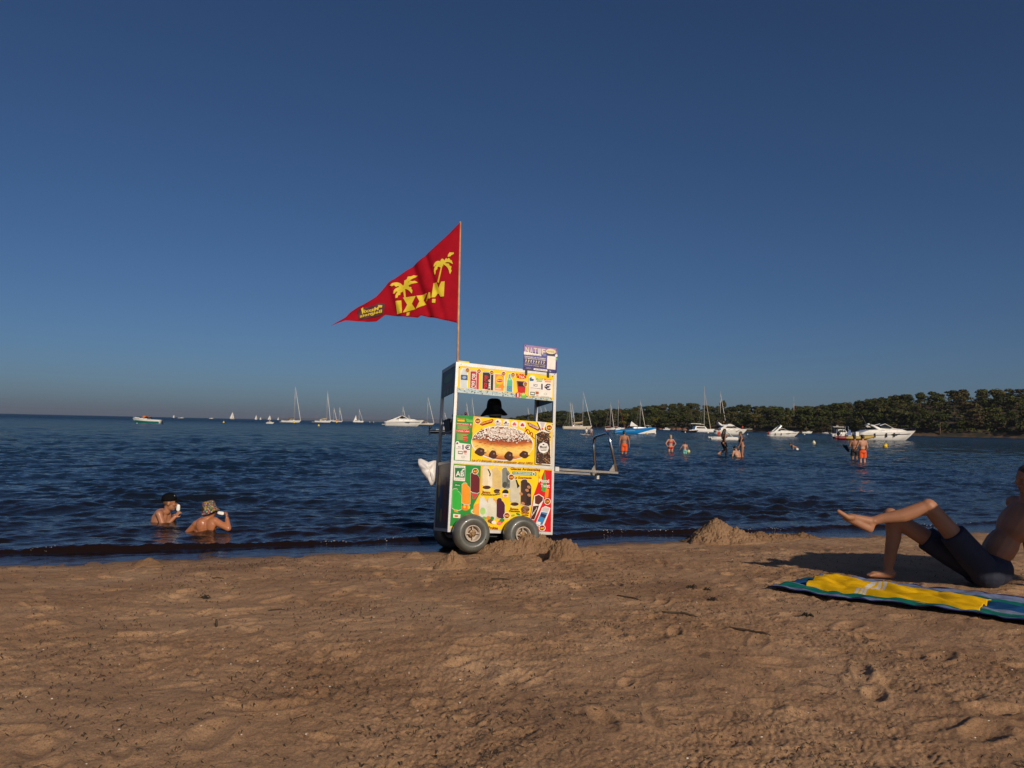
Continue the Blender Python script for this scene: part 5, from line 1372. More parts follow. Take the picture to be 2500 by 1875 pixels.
mb.cap(W(1240, 775, 0.02), W(1180, 815, 0.02), 0.045, 0.045); mb.cap(W(1390, 752, 0.02), W(1450, 765, 0.02), 0.045, 0.05)
el = W(990, 985, 0.05); mb.cap(Ls, el, 0.047, 0.038); mb.cap(el, W(1010, 1150, 0.18), 0.037, 0.026); hand_shapes(mb, W(1010, 1150, .18), (0.1, .4, -.8), (1, 0, 0), .8, .5)
el = W(1688, 898, -0.02); wr = W(1668, 735, 0.03); mb.cap(Rs, el, 0.052, 0.040); mb.cap(el, wr, 0.039, 0.027)
hand_shapes(mb, wr, (-0.12, 0.05, 1.0), (-1.0, 0.1, 0.1), 0.80, 1.15)
for s in (-1, 1): mb.cap(W(1310 + s * 60, 1180, .08), W(1310 + s * 80, 1180, .45), 0.085, 0.06); mb.cap(W(1310 + s * 80, 1180, .45), W(1310 + s * 80, 1420, .5), 0.058, 0.04)
link_mesh(remesh(mb, 0.0062, 5), 'body', SK_WET2, kid)
T = lambda q: hc + HRk @ (np.array(q))
hb = MB(); hb.ell(T((0, -.014, .012)), np.array((.079, .096, .085)), HRk); link_mesh(remesh(hb, .007, 2), 'hair', HAIR_BRN, kid)
hm = bpy.data.materials.new('flowered_cotton'); hm.use_nodes = True; nt = hm.node_tree; pb_ = nt.nodes['Principled BSDF']; pb_.inputs['Roughness'].default_value = 0.85
tc = nt.nodes.new('ShaderNodeTexCoord'); vo_ = nt.nodes.new('ShaderNodeTexVoronoi'); vo_.inputs['Scale'].default_value = 58; nt.links.new(tc.outputs['Object'], vo_.inputs['Vector'])
cr = nt.nodes.new('ShaderNodeValToRGB'); cr.color_ramp.interpolation = 'CONSTANT'; e = cr.color_ramp.elements
cols_ = [(0.26, .012, .012), (.34, .30, .24), (.04, .05, .12), (.34, .20, .03), (.05, .12, .035), (.28, .02, .03), (.20, .17, .20), (.03, .022, .02)]
while len(e) < 8: e.new(0.5)
for i_, c_ in enumerate(cols_): e[i_].position = i_ / 8 + (0.0001 if i_ else 0); e[i_].color = c_ + (1,)
nt.links.new(vo_.outputs['Color'], cr.inputs[0]); nt.links.new(cr.outputs[0], pb_.inputs['Base Color'])
bh = MB(); TH = lambda q: hc + np.array((0.004, 0, 0.012)) + rotz(-0.75) @ roty(-0.10) @ rotx(0.0) @ (np.array(q))
HT = lambda q: hc + roty(-0.30) @ np.array(q) + np.array((0.004, 0.0, 0.004))
rings = [[HT((r_ * math.cos(t), r_ * 1.1 * math.sin(t) - 0.005, h_)) for t in np.linspace(0, 2 * math.pi, 36, endpoint=False)] for r_, h_ in ((0.02, .116), (0.062, .114), (0.074, .100), (.082, .06), (.089, .015), (.092, .012))]
for q in np.linspace(.2, 1, 6): rings.append([HT(((.092 + .030 * q) * math.cos(t), (.092 + .030 * q) * 1.08 * math.sin(t) - .005, .012 - .055 * q - .008 * q * math.sin(3 * t))) for t in np.linspace(0, 2 * math.pi, 36, endpoint=False)])
bh.loft(rings, (True, False)); bo_ = bh.build('bucket_hat', hm, kid, True); sm = bo_.modifiers.new('thickness', 'SOLIDIFY'); sm.thickness = 0.004
ice_pop(p + W(1560, 640, 0.04), (-1, 0.05, 0.16), (0, 0.5, 1), 'white ice pop held sideways by the child in the flowered hat', 0.085, 0.048)

# ---- man reclining on the towel at the right edge
foot_d = 5.72
Q = lambda x, y, d: at(x, y, d)
tw = sand_point(2175, 1418)
gz = float(ground_z(tw[0], tw[1], False)) + 0.02
man = empty('person', (tw[0], tw[1], gz), 0, 'man reclining on a striped towel with one bare foot crossed over his raised knee', 'person')
O_ = np.array([tw[0], tw[1], gz])
def X2(px, py, d): return at(px, py, d) - O_
td = depth_of(tw)
mb = MB()
# crossed leg: toes - ball - ankle - shin
ank = X2(2127, 1273, td - 0.16); heel = X2(2123, 1291, td - 0.17); ballp = X2(2066, 1262, td - 0.17); kneeC = ank + np.array((0.42, -0.12, 0.15))
mb.cap(ank + np.array((0.0, 0, 0)), heel, 0.041, 0.034); mb.cap(heel, heel + (ballp - heel) * 0.5 + np.array((0, 0, -.004)), 0.034, 0.032); mb.cap(ank + np.array((-.01, 0, .0)), ballp + np.array((.03, 0, .004)), 0.040, 0.028); mb.cap(heel + (ballp - heel) * .4, ballp + np.array((0, 0, -.006)), 0.034, 0.030)
for s in (-1, 1): mb.ell(ank + np.array((0.008, s * 0.034, .004)), 0.015)
tip = X2(2039.5, 1245, td - 0.17)
dirt = (tip - ballp); dirt /= np.linalg.norm(dirt)
perp = np.array((0, 1.0, 0))
for i_, (o_, L_, r_) in enumerate(((-0.034, 1.0, .0185), (-0.013, .96, .0108), (0.004, .88, .0100), (0.019, .78, .0095), (0.033, .66, .0090))):
    b_ = ballp + perp * o_ * 1.0 + np.array((0.006 * i_, 0, -0.004 * i_)); e_ = b_ + dirt * np.linalg.norm(tip - ballp) * L_ * 0.86
    mb.cap(ballp + perp * o_ * .7 + np.array((.04, 0, 0)), b_, 0.026 - .002 * i_, r_ + .004, n=10); mb.cap(b_, e_, r_ + .003, r_, n=10)
mid = ank + (kneeC - ank) * 0.55
mb.cap(ank, ank + (mid - ank) * .35, 0.036, 0.042); mb.cap(ank + (mid - ank) * .35, mid + np.array((0, 0, -.02)), 0.042, 0.058); mb.cap(mid + np.array((0, 0, -.02)), kneeC, 0.058, 0.058)
hip = np.array((0.66, -0.20, 0.12)); hipC = hip + np.array((-.04, -0.14, 0))
mb.cap(kneeC, hipC, 0.064, 0.092)
# planted leg
kneeP = X2(2172, 1262, td + 0.03) + np.array((0.02, 0.0, 0.0)); footP = np.array((-0.02, 0.02, 0.06))
mb.cap(kneeP, hip + np.array((0, .05, 0)), 0.066, 0.094); mid = kneeP + (footP - kneeP) * 0.35 + np.array((0.03, 0, 0))
mb.ell(kneeP + np.array((-.012, 0, .012)), 0.066)
mb.cap(kneeP, mid, 0.060, 0.062); mb.cap(mid, footP, 0.062, 0.037)
mb.cap(footP + np.array((0.03, 0, -.02)), footP + np.array((-.13, -.01, -.03)), 0.042, 0.028)
for i_ in range(5): mb.cap(footP + np.array((-.13, -.035 + .017 * i_, -.03)), footP + np.array((-.185 + .012 * abs(i_ - 1), -.042 + .02 * i_, -.036)), .018, .011, n=8)
# trunk leaning back on the arms, beyond the picture's right edge
mb.ell(hip + np.array((0.04, -0.03, 0.03)), (0.14, 0.18, 0.125)); ch_ = hip + np.array((0.26, -0.08, 0.42)); Rb = roty(0.55)
mb.ell(hip + np.array((0.13, -0.05, 0.21)), (0.115, 0.15, 0.19), Rb); mb.ell(ch_, (0.125, 0.18, 0.20), Rb)
ns = ch_ + np.array((0.07, -.02, 0.15)); hd_ = ns + np.array((0.01, 0, 0.21))
mb.cap(ns + np.array((0, -.17, 0)), ns + np.array((0, .17, 0)), .062); mb.cap(ns, hd_ + np.array((0, 0, -.05)), .062, .055)
for s in (-1, 1):
    e_ = ns + np.array((0.15, s * 0.24, -0.28)); w_ = ns + np.array((0.22, s * 0.26, -0.56)); w_[2] = 0.05
    mb.cap(ns + np.array((0, s * .18, 0)), e_, .054, .042); mb.cap(e_, w_, .042, .028); hand_shapes(mb, w_, (0.7, 0, -0.25), (0.2, 0, -1), 0.95, 0.15)
HRm = rotz(math.pi / 2) @ rotx(-0.1)
head_shapes(mb, hd_, HRm, 1.03)
link_mesh(remesh(mb, 0.0075, 5), 'body', SK_TAN, man)
T = lambda q: hd_ + HRm @ (np.array(q) * 1.03)
hb = MB(); hb.ell(T((0, -.018, .045)), np.array((.084, .097, .084)), HRm); hb.ell(T((0, -.055, 0)), np.array((.075, .06, .07)), HRm); link_mesh(remesh(hb, .008, 2), 'hair', HAIR_BRN, man)
sh_ = MB(); sh_.ell(hip + np.array((0.05, -0.03, 0.03)), (0.165, 0.205, 0.15)); sh_.ell(hipC, 0.128); sh_.ell(hip + np.array((0, .05, 0)), 0.128); sh_.tube([hipC, hipC + (kneeC - hipC) * .3, hipC + (kneeC - hipC) * .6], [.115, .115, .105], 20); hp = hip + np.array((0, .05, 0)); sh_.tube([hp, hp + (kneeP - hp) * .3, hp + (kneeP - hp) * .6], [.115, .115, .105], 20)
link_mesh(remesh(sh_, .011, 3), 'shorts', NAVYB, man)

# ------------------------------------------------------------------ boats
GEL = mat('white_gelcoat', (0.76, 0.73, 0.68, 1), 0.28, vary=0.06, scale=1.2, coat=0.3); CREAMH = mat('cream_gelcoat', (0.66, 0.58, 0.47, 1), 0.35, vary=0.08, scale=1.2); GREYH = mat('grey_gelcoat', (0.36, 0.35, 0.34, 1), 0.4, vary=0.1, scale=1.2)
DECK = mat('teak_deck', (0.34, 0.24, 0.16, 1), 0.7, vary=0.2, scale=3); GLASS = mat('tinted_window', (0.012, 0.014, 0.018, 1), 0.08); MAST = mat('alloy_mast', (0.50, 0.47, 0.43, 1), 0.4, 0.3, vary=0.08)
ROPE = mat('steel_rigging', (0.32, 0.31, 0.30, 1), 0.5); SAIL = mat('white_sailcloth', (0.76, 0.72, 0.66, 1), 0.7, vary=0.06, scale=0.6); BLUEH = mat('bright_blue_hull', (0.008, 0.19, 0.52, 1), 0.25, vary=0.06, coat=0.4); TEALH = mat('teal_hull', (0.004, 0.11, 0.10, 1), 0.3); BLKH = mat('black_hull', (0.010, 0.010, 0.012, 1), 0.35); BLKR = mat('black_inflatable', (0.012, 0.012, 0.014, 1), 0.5)
BROWNC = mat('brown_canvas', (0.10, 0.055, 0.03, 1), 0.85); CREAMC = mat('cream_canvas', (0.55, 0.43, 0.27, 1), 0.85); REDC = mat('dark_red_canvas', (0.17, 0.018, 0.018, 1), 0.85); DARKC = mat('dark_bimini_canvas', (0.020, 0.022, 0.028, 1), 0.8); ORANGEC = mat('orange_canvas', (0.60, 0.16, 0.03, 1), 0.8); YELB = mat('yellow_buoy_plastic', (0.75, 0.48, 0.01, 1), 0.4, vary=0.08); WHTB = mat('white_buoy_plastic', (0.74, 0.72, 0.68, 1), 0.4); PALEB = mat('pale_yellow_buoy_plastic', (0.72, 0.62, 0.28, 1), 0.4); FEND = mat('navy_fender', (0.02, 0.02, 0.025, 1), 0.5); YTUBE = mat('ochre_inflatable', (0.42, 0.28, 0.07, 1), 0.55, vary=0.1, scale=2); REDT = mat('red_inflatable', (0.20, 0.010, 0.016, 1), 0.5); SKYC = mat('sky_blue_plastic', (0.18, 0.44, 0.62, 1), 0.4)

def hull(L_, B, zs, zm, zb, draft=0.35, rake=0.5, sharp=2.1, n=14, transom=0.82, flare=0.86):
    rings, rail = [], []
    for i in range(n + 1):
        t = i / n
        b = B / 2 * (transom + (1 - transom) * min(1, t / 0.4)) * max(0.0, 1 - max(0, (t - 0.42) / 0.58) ** sharp) + 0.012
        z = zm + (zs - zm) * max(0, 1 - t / 0.5) ** 2 + (zb - zm) * max(0, (t - 0.25) / 0.75) ** 1.7
        kz = -draft * (1 - max(0, (t - 0.62) / 0.38) ** 2.2) ; x0 = -L_ / 2 + (L_ - rake) * t
        X_ = lambda zz: x0 + rake * t ** 3 * (max(0, zz + 0.1) / (zb + 0.1)) ** 0.8 + (0.0)
        zc = kz * 0.25 + 0.04
        rings.append([(X_(z), b, z), (X_(z * .5), b * (1 - (1 - flare) * .45), z * .5), (X_(zc), b * flare, zc), (X_(kz), 0, kz), (X_(zc), -b * flare, zc), (X_(z * .5), -b * (1 - (1 - flare) * .45), z * .5), (X_(z), -b, z)])
        rail.append((X_(z), b, z))
    return rings, rail
def hull_parts(root, L_, B, zs, zm, zb, m, deckm=None, **kw):
    rings, rail = hull(L_, B, zs, zm, zb, **kw)
    mb = MB(); mb.loft(rings, (True, False), closed=False); h_ = mb.build('hull', m, root, True)
    d = MB(); d.loft([[(x, y * .985, z - .05), (x, 0, z - .02), (x, -y * .985, z - .05)] for x, y, z in rail], (False, False), closed=False); d.build('deck', deckm or GEL, root)
    return h_, rail
def stripe(root, rail, drop0, drop1, m, name='hull_stripe', out=0.012):
    mb = MB()
    for s in (1, -1): mb.loft([[(x, s * (y * .995 + out), z - drop0), (x, s * (y * .985 + out), z - drop1)] for x, y, z in rail[:-1]], (False, False), closed=False)
    return mb.build(name, m, root, fix=False)
def side_strip(root, prof, wy, m, name, out=0.01):
    for s in (1, -1):
        mb = MB(); n_ = len(prof); w = [wy] * n_ if np.isscalar(wy) else wy
        mb.add([(x, s * (w[i] + out), z) for i, (x, z) in enumerate(prof)] + [(x, s * (w[i] - .03), z) for i, (x, z) in enumerate(prof)], [tuple(range(n_)), tuple(range(n_, 2 * n_))[::-1]] + [(i, i + n_, (i + 1) % n_ + n_, (i + 1) % n_) for i in range(n_)])
        mb.build(name, m, root)
def clear_of_horizon(px, wl):
    return max(wl, horizon_y(px) + 1.3)
def berth(name, x0, x1, wl, bow, label, cat, group=None, yaw=0.0, dd=0.0):
    """empty at the middle of a boat lying between two spots of the photograph, and its length"""
    xm = (x0 + x1) / 2; wl = clear_of_horizon(xm, wl); p = on_level(xm, wl, 0.0)
    d = depth_of(p); L_ = (x1 - x0) * d / FPX / max(0.35, math.cos(yaw))
    return empty(name, (p[0], p[1], 0), (0 if bow == 'R' else math.pi) + yaw, label, cat, group), L_, d
def px_h(px, py, wl):
    wl = clear_of_horizon(px, wl)
    p = on_level(px, wl, 0.0); return (wl - py) * depth_of(p) / FPX
def loc_x(root, px):
    """position along the boat for a column of the photograph"""
    Y = root.location.y; d = ray(px, 1040); X_ = d[0] / d[1] * Y
    return (X_ - root.location.x) * math.cos(root.rotation_euler.z) / max(0.3, math.cos(root.rotation_euler.z) ** 2)

def sailboat(x0, x1, wl, bow, mx, mtop, label, hullm=GEL, cover=None, stay=(None, None), sails=None, dodger=True, yaw=0.0, furl=None, thick=0.075, boom=True):
    r, L_, d = berth('sailing_boat', x0, x1, wl, bow, label, 'sailing boat', 'sailing boats anchored in the bay', yaw)
    wl = clear_of_horizon((x0 + x1) / 2, wl); k = L_ / 11.0; B = 3.4 * k
    hull_parts(r, L_, B, 1.05 * k, .95 * k, 1.35 * k, hullm, DECK if hullm is CREAMH else GEL, draft=.5 * k, rake=1.2 * k, transom=.72)
    c = MB().prism([(-1.9 * k, .95 * k), (2.4 * k, 1.05 * k), (1.7 * k, 1.45 * k), (-1.6 * k, 1.62 * k)], [.95 * k, .75 * k, .6 * k, .8 * k]); cb = c.build('cabin', hullm, r)
    side_strip(cb, [(-1.3 * k, 1.18 * k), (1.3 * k, 1.22 * k), (1.0 * k, 1.40 * k), (-1.3 * k, 1.46 * k)], [.90 * k, .80 * k, .72 * k, .84 * k], GLASS, 'window', .02)
    H_ = (wl - mtop) * d / FPX; xm = loc_x(r, mx)
    w = max(thick * k ** .5, d * 0.00026)
    lean = 0.012 * H_ * 0
    MB().tube([(xm, 0, .9 * k), (xm, 0, H_ * .6), (xm, 0, H_)], [w, w, w * .75], 8).build('mast', MAST, r, True)
    MB().beam((xm, -1.1 * k, H_ * .62), (xm, 1.1 * k, H_ * .62), w * .7, w * .7).build('spreader', MAST, r)
    rig = MB(); rw = d * 0.00008
    rig.tube([(xm, 0, H_ * .99), (-L_ * .48, 0, 1.1 * k)], rw, 4)
    for s in (-1, 1): rig.tube([(xm, 0, H_ * .9), (xm, s * 1.1 * k, H_ * .62), (xm - .1, s * B * .45, 1.0 * k)], rw, 4)
    rig.build('rigging', ROPE, r)
    fx = L_ * .49 if stay[0] is None else loc_x(r, stay[0]); fz = H_ * (.93 if stay[1] is None else stay[1])
    fm = furl or SAIL
    MB().tube([(xm + .15, 0, fz), (xm + .15 + (fx - xm - .15) * .35, 0, fz + (1.3 * k - fz) * .35), (fx, 0, 1.35 * k)], [d * .00012, d * .00028, d * .00030], 6).build('furled_jib', fm, r)
    if boom:
        bl = 3.9 * k; z0 = 2.1 * k
        MB().tube([(xm - .1, 0, z0), (xm - bl, 0, z0 + .05)], w * .8, 8).build('boom', MAST, r)
        if cover is not None:
            MB().tube([(xm, 0, z0 + .75 * k), (xm - .5 * k, 0, z0 + .45 * k), (xm - bl * .6, 0, z0 + .28 * k), (xm - bl, 0, z0 + .2 * k)], [.16 * k, .25 * k, .22 * k, .12 * k], 10).build('sail_cover', cover, r, True)
    if dodger:
        MB().loft([[(-2.0 * k + dx, y * k, z * k) for y, z in ((-1.1, 1.0), (-1.0, 1.7), (-.4, 2.05), (.4, 2.05), (1.0, 1.7), (1.1, 1.0))] for dx in (0, 1.2 * k)], (False, False), closed=False).build('spray_hood', cover or GEL, r)
        MB().tube([(-L_ * .46, -.9 * k, 1.05 * k), (-L_ * .46, -.9 * k, 1.8 * k), (-L_ * .46, .9 * k, 1.8 * k), (-L_ * .46, .9 * k, 1.05 * k)], .03, 6).build('stern_rail', STEEL, r)
    if sails:
        sv = MB()
        for kind in sails:
            if kind == 'main':
                P_ = [(xm - .1, 0, H_ * .97), (xm - .1, 0, 1.9 * k), (xm - 3.9 * k, .5 * k, 1.9 * k)]
            else:
                P_ = [(xm + .2, 0, H_ * .88), (fx, 0, 1.2 * k), (xm - .2 * k, .7 * k, 1.5 * k)]
            n_ = 8; g_ = []
            for i in range(n_ + 1):
                row = []
                for j in range(5):
                    a_, b_ = np.array(P_[0]), np.array(P_[1]); c_ = np.array(P_[2]); q = i / n_
                    s_ = a_ + (b_ - a_) * q; e_ = a_ + (c_ - a_) * q; v_ = j / 4
                    pt = s_ + (e_ - s_) * v_; pt[1] += 0.5 * k * math.sin(math.pi * v_) * q; row.append(pt)
                g_.append(row)
            sv.loft(g_, (False, False), closed=False)
        sv.build('sail', SAIL, r, True)
    return r

def fenders(root, rail, idx, k, side=None):
    for i in idx:
        x, y, z = rail[i]
        for s in (1, -1): MB().cap((x, s * (y + .10 * k), z - .25 * k), (x, s * (y + .10 * k), z - .75 * k), .11 * k).build('fender', FEND, root, True)

def sport_cruiser(x0, x1, wl, bow, label, top=None, bimini=True, arch=True, yaw=0.0, fend=(3, 6, 9), hullm=GEL, group='motor boats anchored in the bay', arch_back=0.6):
    r, L_, d = berth('motor_yacht', x0, x1, wl, bow, label, 'motor yacht', group, yaw)
    k = L_ / 10.0; B = 3.3 * k
    h_, rail = hull_parts(r, L_, B, 1.15 * k, 1.25 * k, 1.65 * k, hullm, draft=.45 * k, rake=1.9 * k, transom=.86)
    stripe(r, rail, .42 * k, .50 * k, FEND, 'rubbing_strake')
    fenders(r, rail, fend, k)
    c = MB().prism([(-1.4 * k, 1.2 * k), (3.6 * k, 1.5 * k), (2.4 * k, 1.82 * k), (.6 * k, 2.0 * k), (-1.4 * k, 1.95 * k)], [1.3 * k, .5 * k, .75 * k, 1.05 * k, 1.2 * k]); c.build('foredeck_house', GEL, r)
    w_ = MB().prism([(.75 * k, 1.98 * k), (-1.25 * k, 1.95 * k), (-1.5 * k, 2.35 * k), (-.55 * k, 2.65 * k)], [1.02 * k, 1.16 * k, 1.1 * k, .85 * k]); ws = w_.build('windscreen', GLASS, r)
    for s in (1, -1): MB().tube([(.8 * k, s * .9 * k, 1.98 * k), (-.55 * k, s * .87 * k, 2.67 * k), (-1.55 * k, s * 1.12 * k, 2.36 * k)], .05 * k, 6).build('frame', GEL, ws)
    side_strip(r, [(.2 * k, 1.02 * k), (1.6 * k, 1.12 * k), (1.4 * k, .92 * k), (.3 * k, .86 * k)], B * .47, GLASS, 'hull_window', .05)
    MB().prism([(-L_ * .5, .9 * k), (-1.4 * k, 1.2 * k), (-1.4 * k, 1.75 * k), (-3.4 * k, 1.6 * k), (-L_ * .48, 1.1 * k)], 1.38 * k).build('cockpit_coaming', GEL, r)
    MB().box((-L_ * .53, 0, .35 * k), (.9 * k, 2.6 * k, .1 * k)).build('swim_platform', GEL, r)
    H_ = px_h((x0 + x1) / 2, top, wl) if top else 3.6 * k
    if arch:
        xt = -1.0 * k if arch_back > 0 else -2.9 * k
        xb = -3.0 * k if arch_back > 0 else -1.2 * k
        g_ = []
        for s, q in ((-1.32, 0), (-1.25, .6), (-1.05, .95), (-.7, 1), (.7, 1), (1.05, .95), (1.25, .6), (1.32, 0)):
            x_ = xb + (xt - xb) * q; z_ = 1.6 * k + (H_ - 1.6 * k) * q; ww = (.42 - .22 * q) * k
            g_.append([(x_ - ww, s * k, z_), (x_ + ww, s * k, z_), (x_ + ww, s * k * .93, z_ - .10 * k), (x_ - ww, s * k * .93, z_ - .10 * k)])
        MB().loft(g_).build('radar_arch', GEL, r)
        MB().lathe([(0, .2 * k), (.2 * k, .16 * k), (.24 * k, 0)], (xt, 0, H_), (0, 0, 1), 12).build('radar_dome', GEL, r, True)
        MB().tube([(xt, .6 * k, H_), (xt - .8 * k, .6 * k, H_ + 1.5 * k)], d * .00010, 5).build('antenna', ROPE, r)
    if bimini:
        zt = H_ - .35 * k
        MB().loft([[(x_, s * 1.2 * k, zt - .22 * k * abs(s) ** 4 - .03 * (x_ / k) ** 2 * k * .5) for s in np.linspace(-1, 1, 7)] for x_ in (np.linspace(-3.4, -.2, 5) + (0 if arch_back > 0 else .6)) * k], (False, False), closed=False).build('bimini', DARKC, r, True)
        for x_ in (-3.0, -.6): MB().tube([(x_ * k, 1.15 * k, zt - .2 * k), (-1.6 * k, 1.2 * k, 1.8 * k)], .03 * k, 5).build('bimini_pole', STEEL, r)
    rl = MB(); pts = [(x, y * .9, z + .45 * k) for x, y, z in rail[6:]]; rl.tube(pts, d * .00006, 4); rl.tube([(x, -y, z) for x, y, z in pts], d * .00006, 4)
    for x, y, z in rail[6::2]:
        for s in (1, -1): rl.tube([(x, s * y * .9, z - .05), (x, s * y * .9, z + .45 * k)], d * .00006, 4)
    rl.build('bow_rail', STEEL, r)
    return r, k, L_, d

def flybridge(x0, x1, wl, bow, label, yaw=0.0):
    r, L_, d = berth('motor_yacht', x0, x1, wl, bow, label, 'motor yacht', 'motor boats anchored in the bay', yaw)
    k = L_ / 13.0; B = 4.2 * k
    h_, rail = hull_parts(r, L_, B, 1.5 * k, 1.75 * k, 2.3 * k, GEL, draft=.6 * k, rake=2.4 * k, transom=.88)
    stripe(r, rail, .55 * k, .62 * k, CREAMH, 'rubbing_strake')
    side_strip(r, [(1.4 * k, 1.15 * k), (2.0 * k, 1.2 * k), (2.0 * k, 1.35 * k), (1.4 * k, 1.3 * k)], B * .46, GLASS, 'porthole', .12 * k); side_strip(r, [(2.8 * k, 1.25 * k), (3.3 * k, 1.28 * k), (3.3 * k, 1.42 * k), (2.8 * k, 1.4 * k)], B * .42, GLASS, 'porthole', .12 * k)
    for x_ in (-1.8, .3, 2.4): side_strip(r, [(x_ * k, 1.72 * k), ((x_ + .7) * k, 2.0 * k), ((x_ + .7) * k, 2.15 * k), (x_ * k, 1.87 * k)], B * .47, CREAMC, 'side_vent', .08 * k)
    MB().prism([(-4.6 * k, 1.5 * k), (4.4 * k, 2.0 * k), (2.2 * k, 2.75 * k), (.2 * k, 3.35 * k), (-3.2 * k, 3.35 * k), (-4.6 * k, 2.4 * k)], [1.75 * k, .7 * k, 1.2 * k, 1.5 * k, 1.65 * k, 1.7 * k]).build('cabin', GEL, r)
    side_strip(r, [(-2.6 * k, 2.62 * k), (2.0 * k, 2.62 * k), (.5 * k, 3.2 * k), (-2.2 * k, 3.2 * k)], [1.72 * k, 1.32 * k, 1.48 * k, 1.66 * k], GLASS, 'cabin_window', .06 * k)
    MB().prism([(-4.4 * k, 3.38 * k), (.2 * k, 3.38 * k), (1.0 * k, 3.45 * k), (-.8 * k, 4.15 * k), (-1.6 * k, 4.1 * k), (-2.0 * k, 3.75 * k), (-4.0 * k, 3.8 * k), (-5.4 * k, 4.7 * k), (-5.7 * k, 4.7 * k), (-5.2 * k, 3.9 * k)], 1.55 * k).build('flybridge', GEL, r)
    MB().box((L_ * .5 + .6 * k, 0, 2.28 * k), (2.6 * k, .7 * k, .12 * k)).build('bow_platform', GEL, r)
    MB().box((-L_ * .52, 0, .4 * k), (1.0 * k, 3.4 * k, .12 * k)).build('swim_platform', GEL, r)
    rl = MB(); pts = [(x, y * .9, z + .5 * k) for x, y, z in rail[7:]]; rl.tube(pts, d * .00006, 4); rl.tube([(x, -y, z) for x, y, z in pts], d * .00006, 4); rl.build('bow_rail', STEEL, r)
    MB().tube([(-4.9 * k, .8 * k, 4.3 * k), (-5.3 * k, .8 * k, 5.6 * k)], d * .0001, 5).build('antenna', ROPE, r)
    return r, k, L_, d

def cabin_boat(x0, x1, wl, bow, label, hard=False, hullm=GEL, yaw=0.0, canopy=None):
    r, L_, d = berth('cabin_boat', x0, x1, wl, bow, label, 'motor boat', 'motor boats anchored in the bay', yaw)
    k = L_ / 7.5; B = 2.7 * k
    h_, rail = hull_parts(r, L_, B, .9 * k, .95 * k, 1.35 * k, hullm, draft=.35 * k, rake=1.1 * k, transom=.88)
    fenders(r, rail, (2, 6, 9), k * .8)
    MB().prism([(-1.6 * k, .9 * k), (2.2 * k, 1.15 * k), (1.2 * k, 1.55 * k), (.55 * k, 2.3 * k), (-1.6 * k, 2.35 * k)], [1.1 * k, .6 * k, .9 * k, .85 * k, .95 * k]).build('cabin', GEL, r)
    side_strip(r, [(-1.4 * k, 1.5 * k), (.0 * k, 1.5 * k), (-.1 * k, 2.15 * k), (-1.35 * k, 2.15 * k)], 1.02 * k, GLASS, 'cabin_window', .03 * k)
    side_strip(r, [(.2 * k, 1.55 * k), (.95 * k, 1.55 * k), (.55 * k, 2.15 * k), (.15 * k, 2.15 * k)], [1.0 * k, .92 * k, .88 * k, .95 * k], GLASS, 'windscreen', .03 * k)
    if hard:
        MB().box((-1.6 * k, 0, 3.15 * k), (3.6 * k, 2.2 * k, .14 * k)).build('hard_top', GEL, r)
        for x_ in (-3.0, -.2):
            for s in (1, -1): MB().tube([(x_ * k, s * .95 * k, 1.0 * k), (x_ * k, s * .95 * k, 3.1 * k)], .04 * k, 6).build('roof_post', STEEL, r)
        MB().tube([(-1.8 * k, 0, 3.2 * k), (-1.8 * k, 0, 3.7 * k)], .05 * k, 6).build('light_mast', STEEL, r); MB().box((-1.6 * k, 0, 3.45 * k), (.8 * k, .3 * k, .12 * k)).build('radar', GEL, r)
    MB().prism([(-L_ * .49, .85 * k), (-L_ * .49 - .5 * k, .75 * k), (-L_ * .49 - .55 * k, 1.35 * k), (-L_ * .49 - .1 * k, 1.4 * k)], .3 * k).build('outboard_motor', BLKH, r)
    return r, k, L_, d

def open_boat(x0, x1, wl, bow, label, hullm=GEL, lower=None, yaw=0.0, kz=1.0, outboard=True):
    r, L_, d = berth('open_motor_boat', x0, x1, wl, bow, label, 'motor boat', 'motor boats anchored in the bay', yaw)
    k = L_ / 6.0; B = 2.3 * k
    h_, rail = hull_parts(r, L_, B, .75 * k * kz, .78 * k * kz, 1.0 * k * kz, hullm, draft=.3 * k, rake=1.0 * k, transom=.88)
    if lower is not None: stripe(r, rail, .34 * k * kz, .85 * k * kz, lower, 'lower_hull', .015 * k)
    MB().prism([(-.4 * k, .7 * k * kz), (1.9 * k, .85 * k * kz), (.9 * k, 1.12 * k * kz), (-.4 * k, 1.05 * k * kz)], [.95 * k, .3 * k, .6 * k, .9 * k]).build('foredeck', GEL, r)
    MB().prism([(.5 * k, 1.05 * k * kz), (-.5 * k, 1.03 * k * kz), (-.6 * k, 1.35 * k * kz), (-.25 * k, 1.42 * k * kz)], [.8 * k, .9 * k, .8 * k, .65 * k]).build('windscreen', GLASS, r)
    if outboard: MB().prism([(-L_ * .49, .6 * k), (-L_ * .49 - .45 * k, .5 * k), (-L_ * .49 - .5 * k, 1.05 * k), (-L_ * .49 - .05 * k, 1.15 * k)], .25 * k).build('outboard_motor', BLKH, r)
    return r, k, L_, d

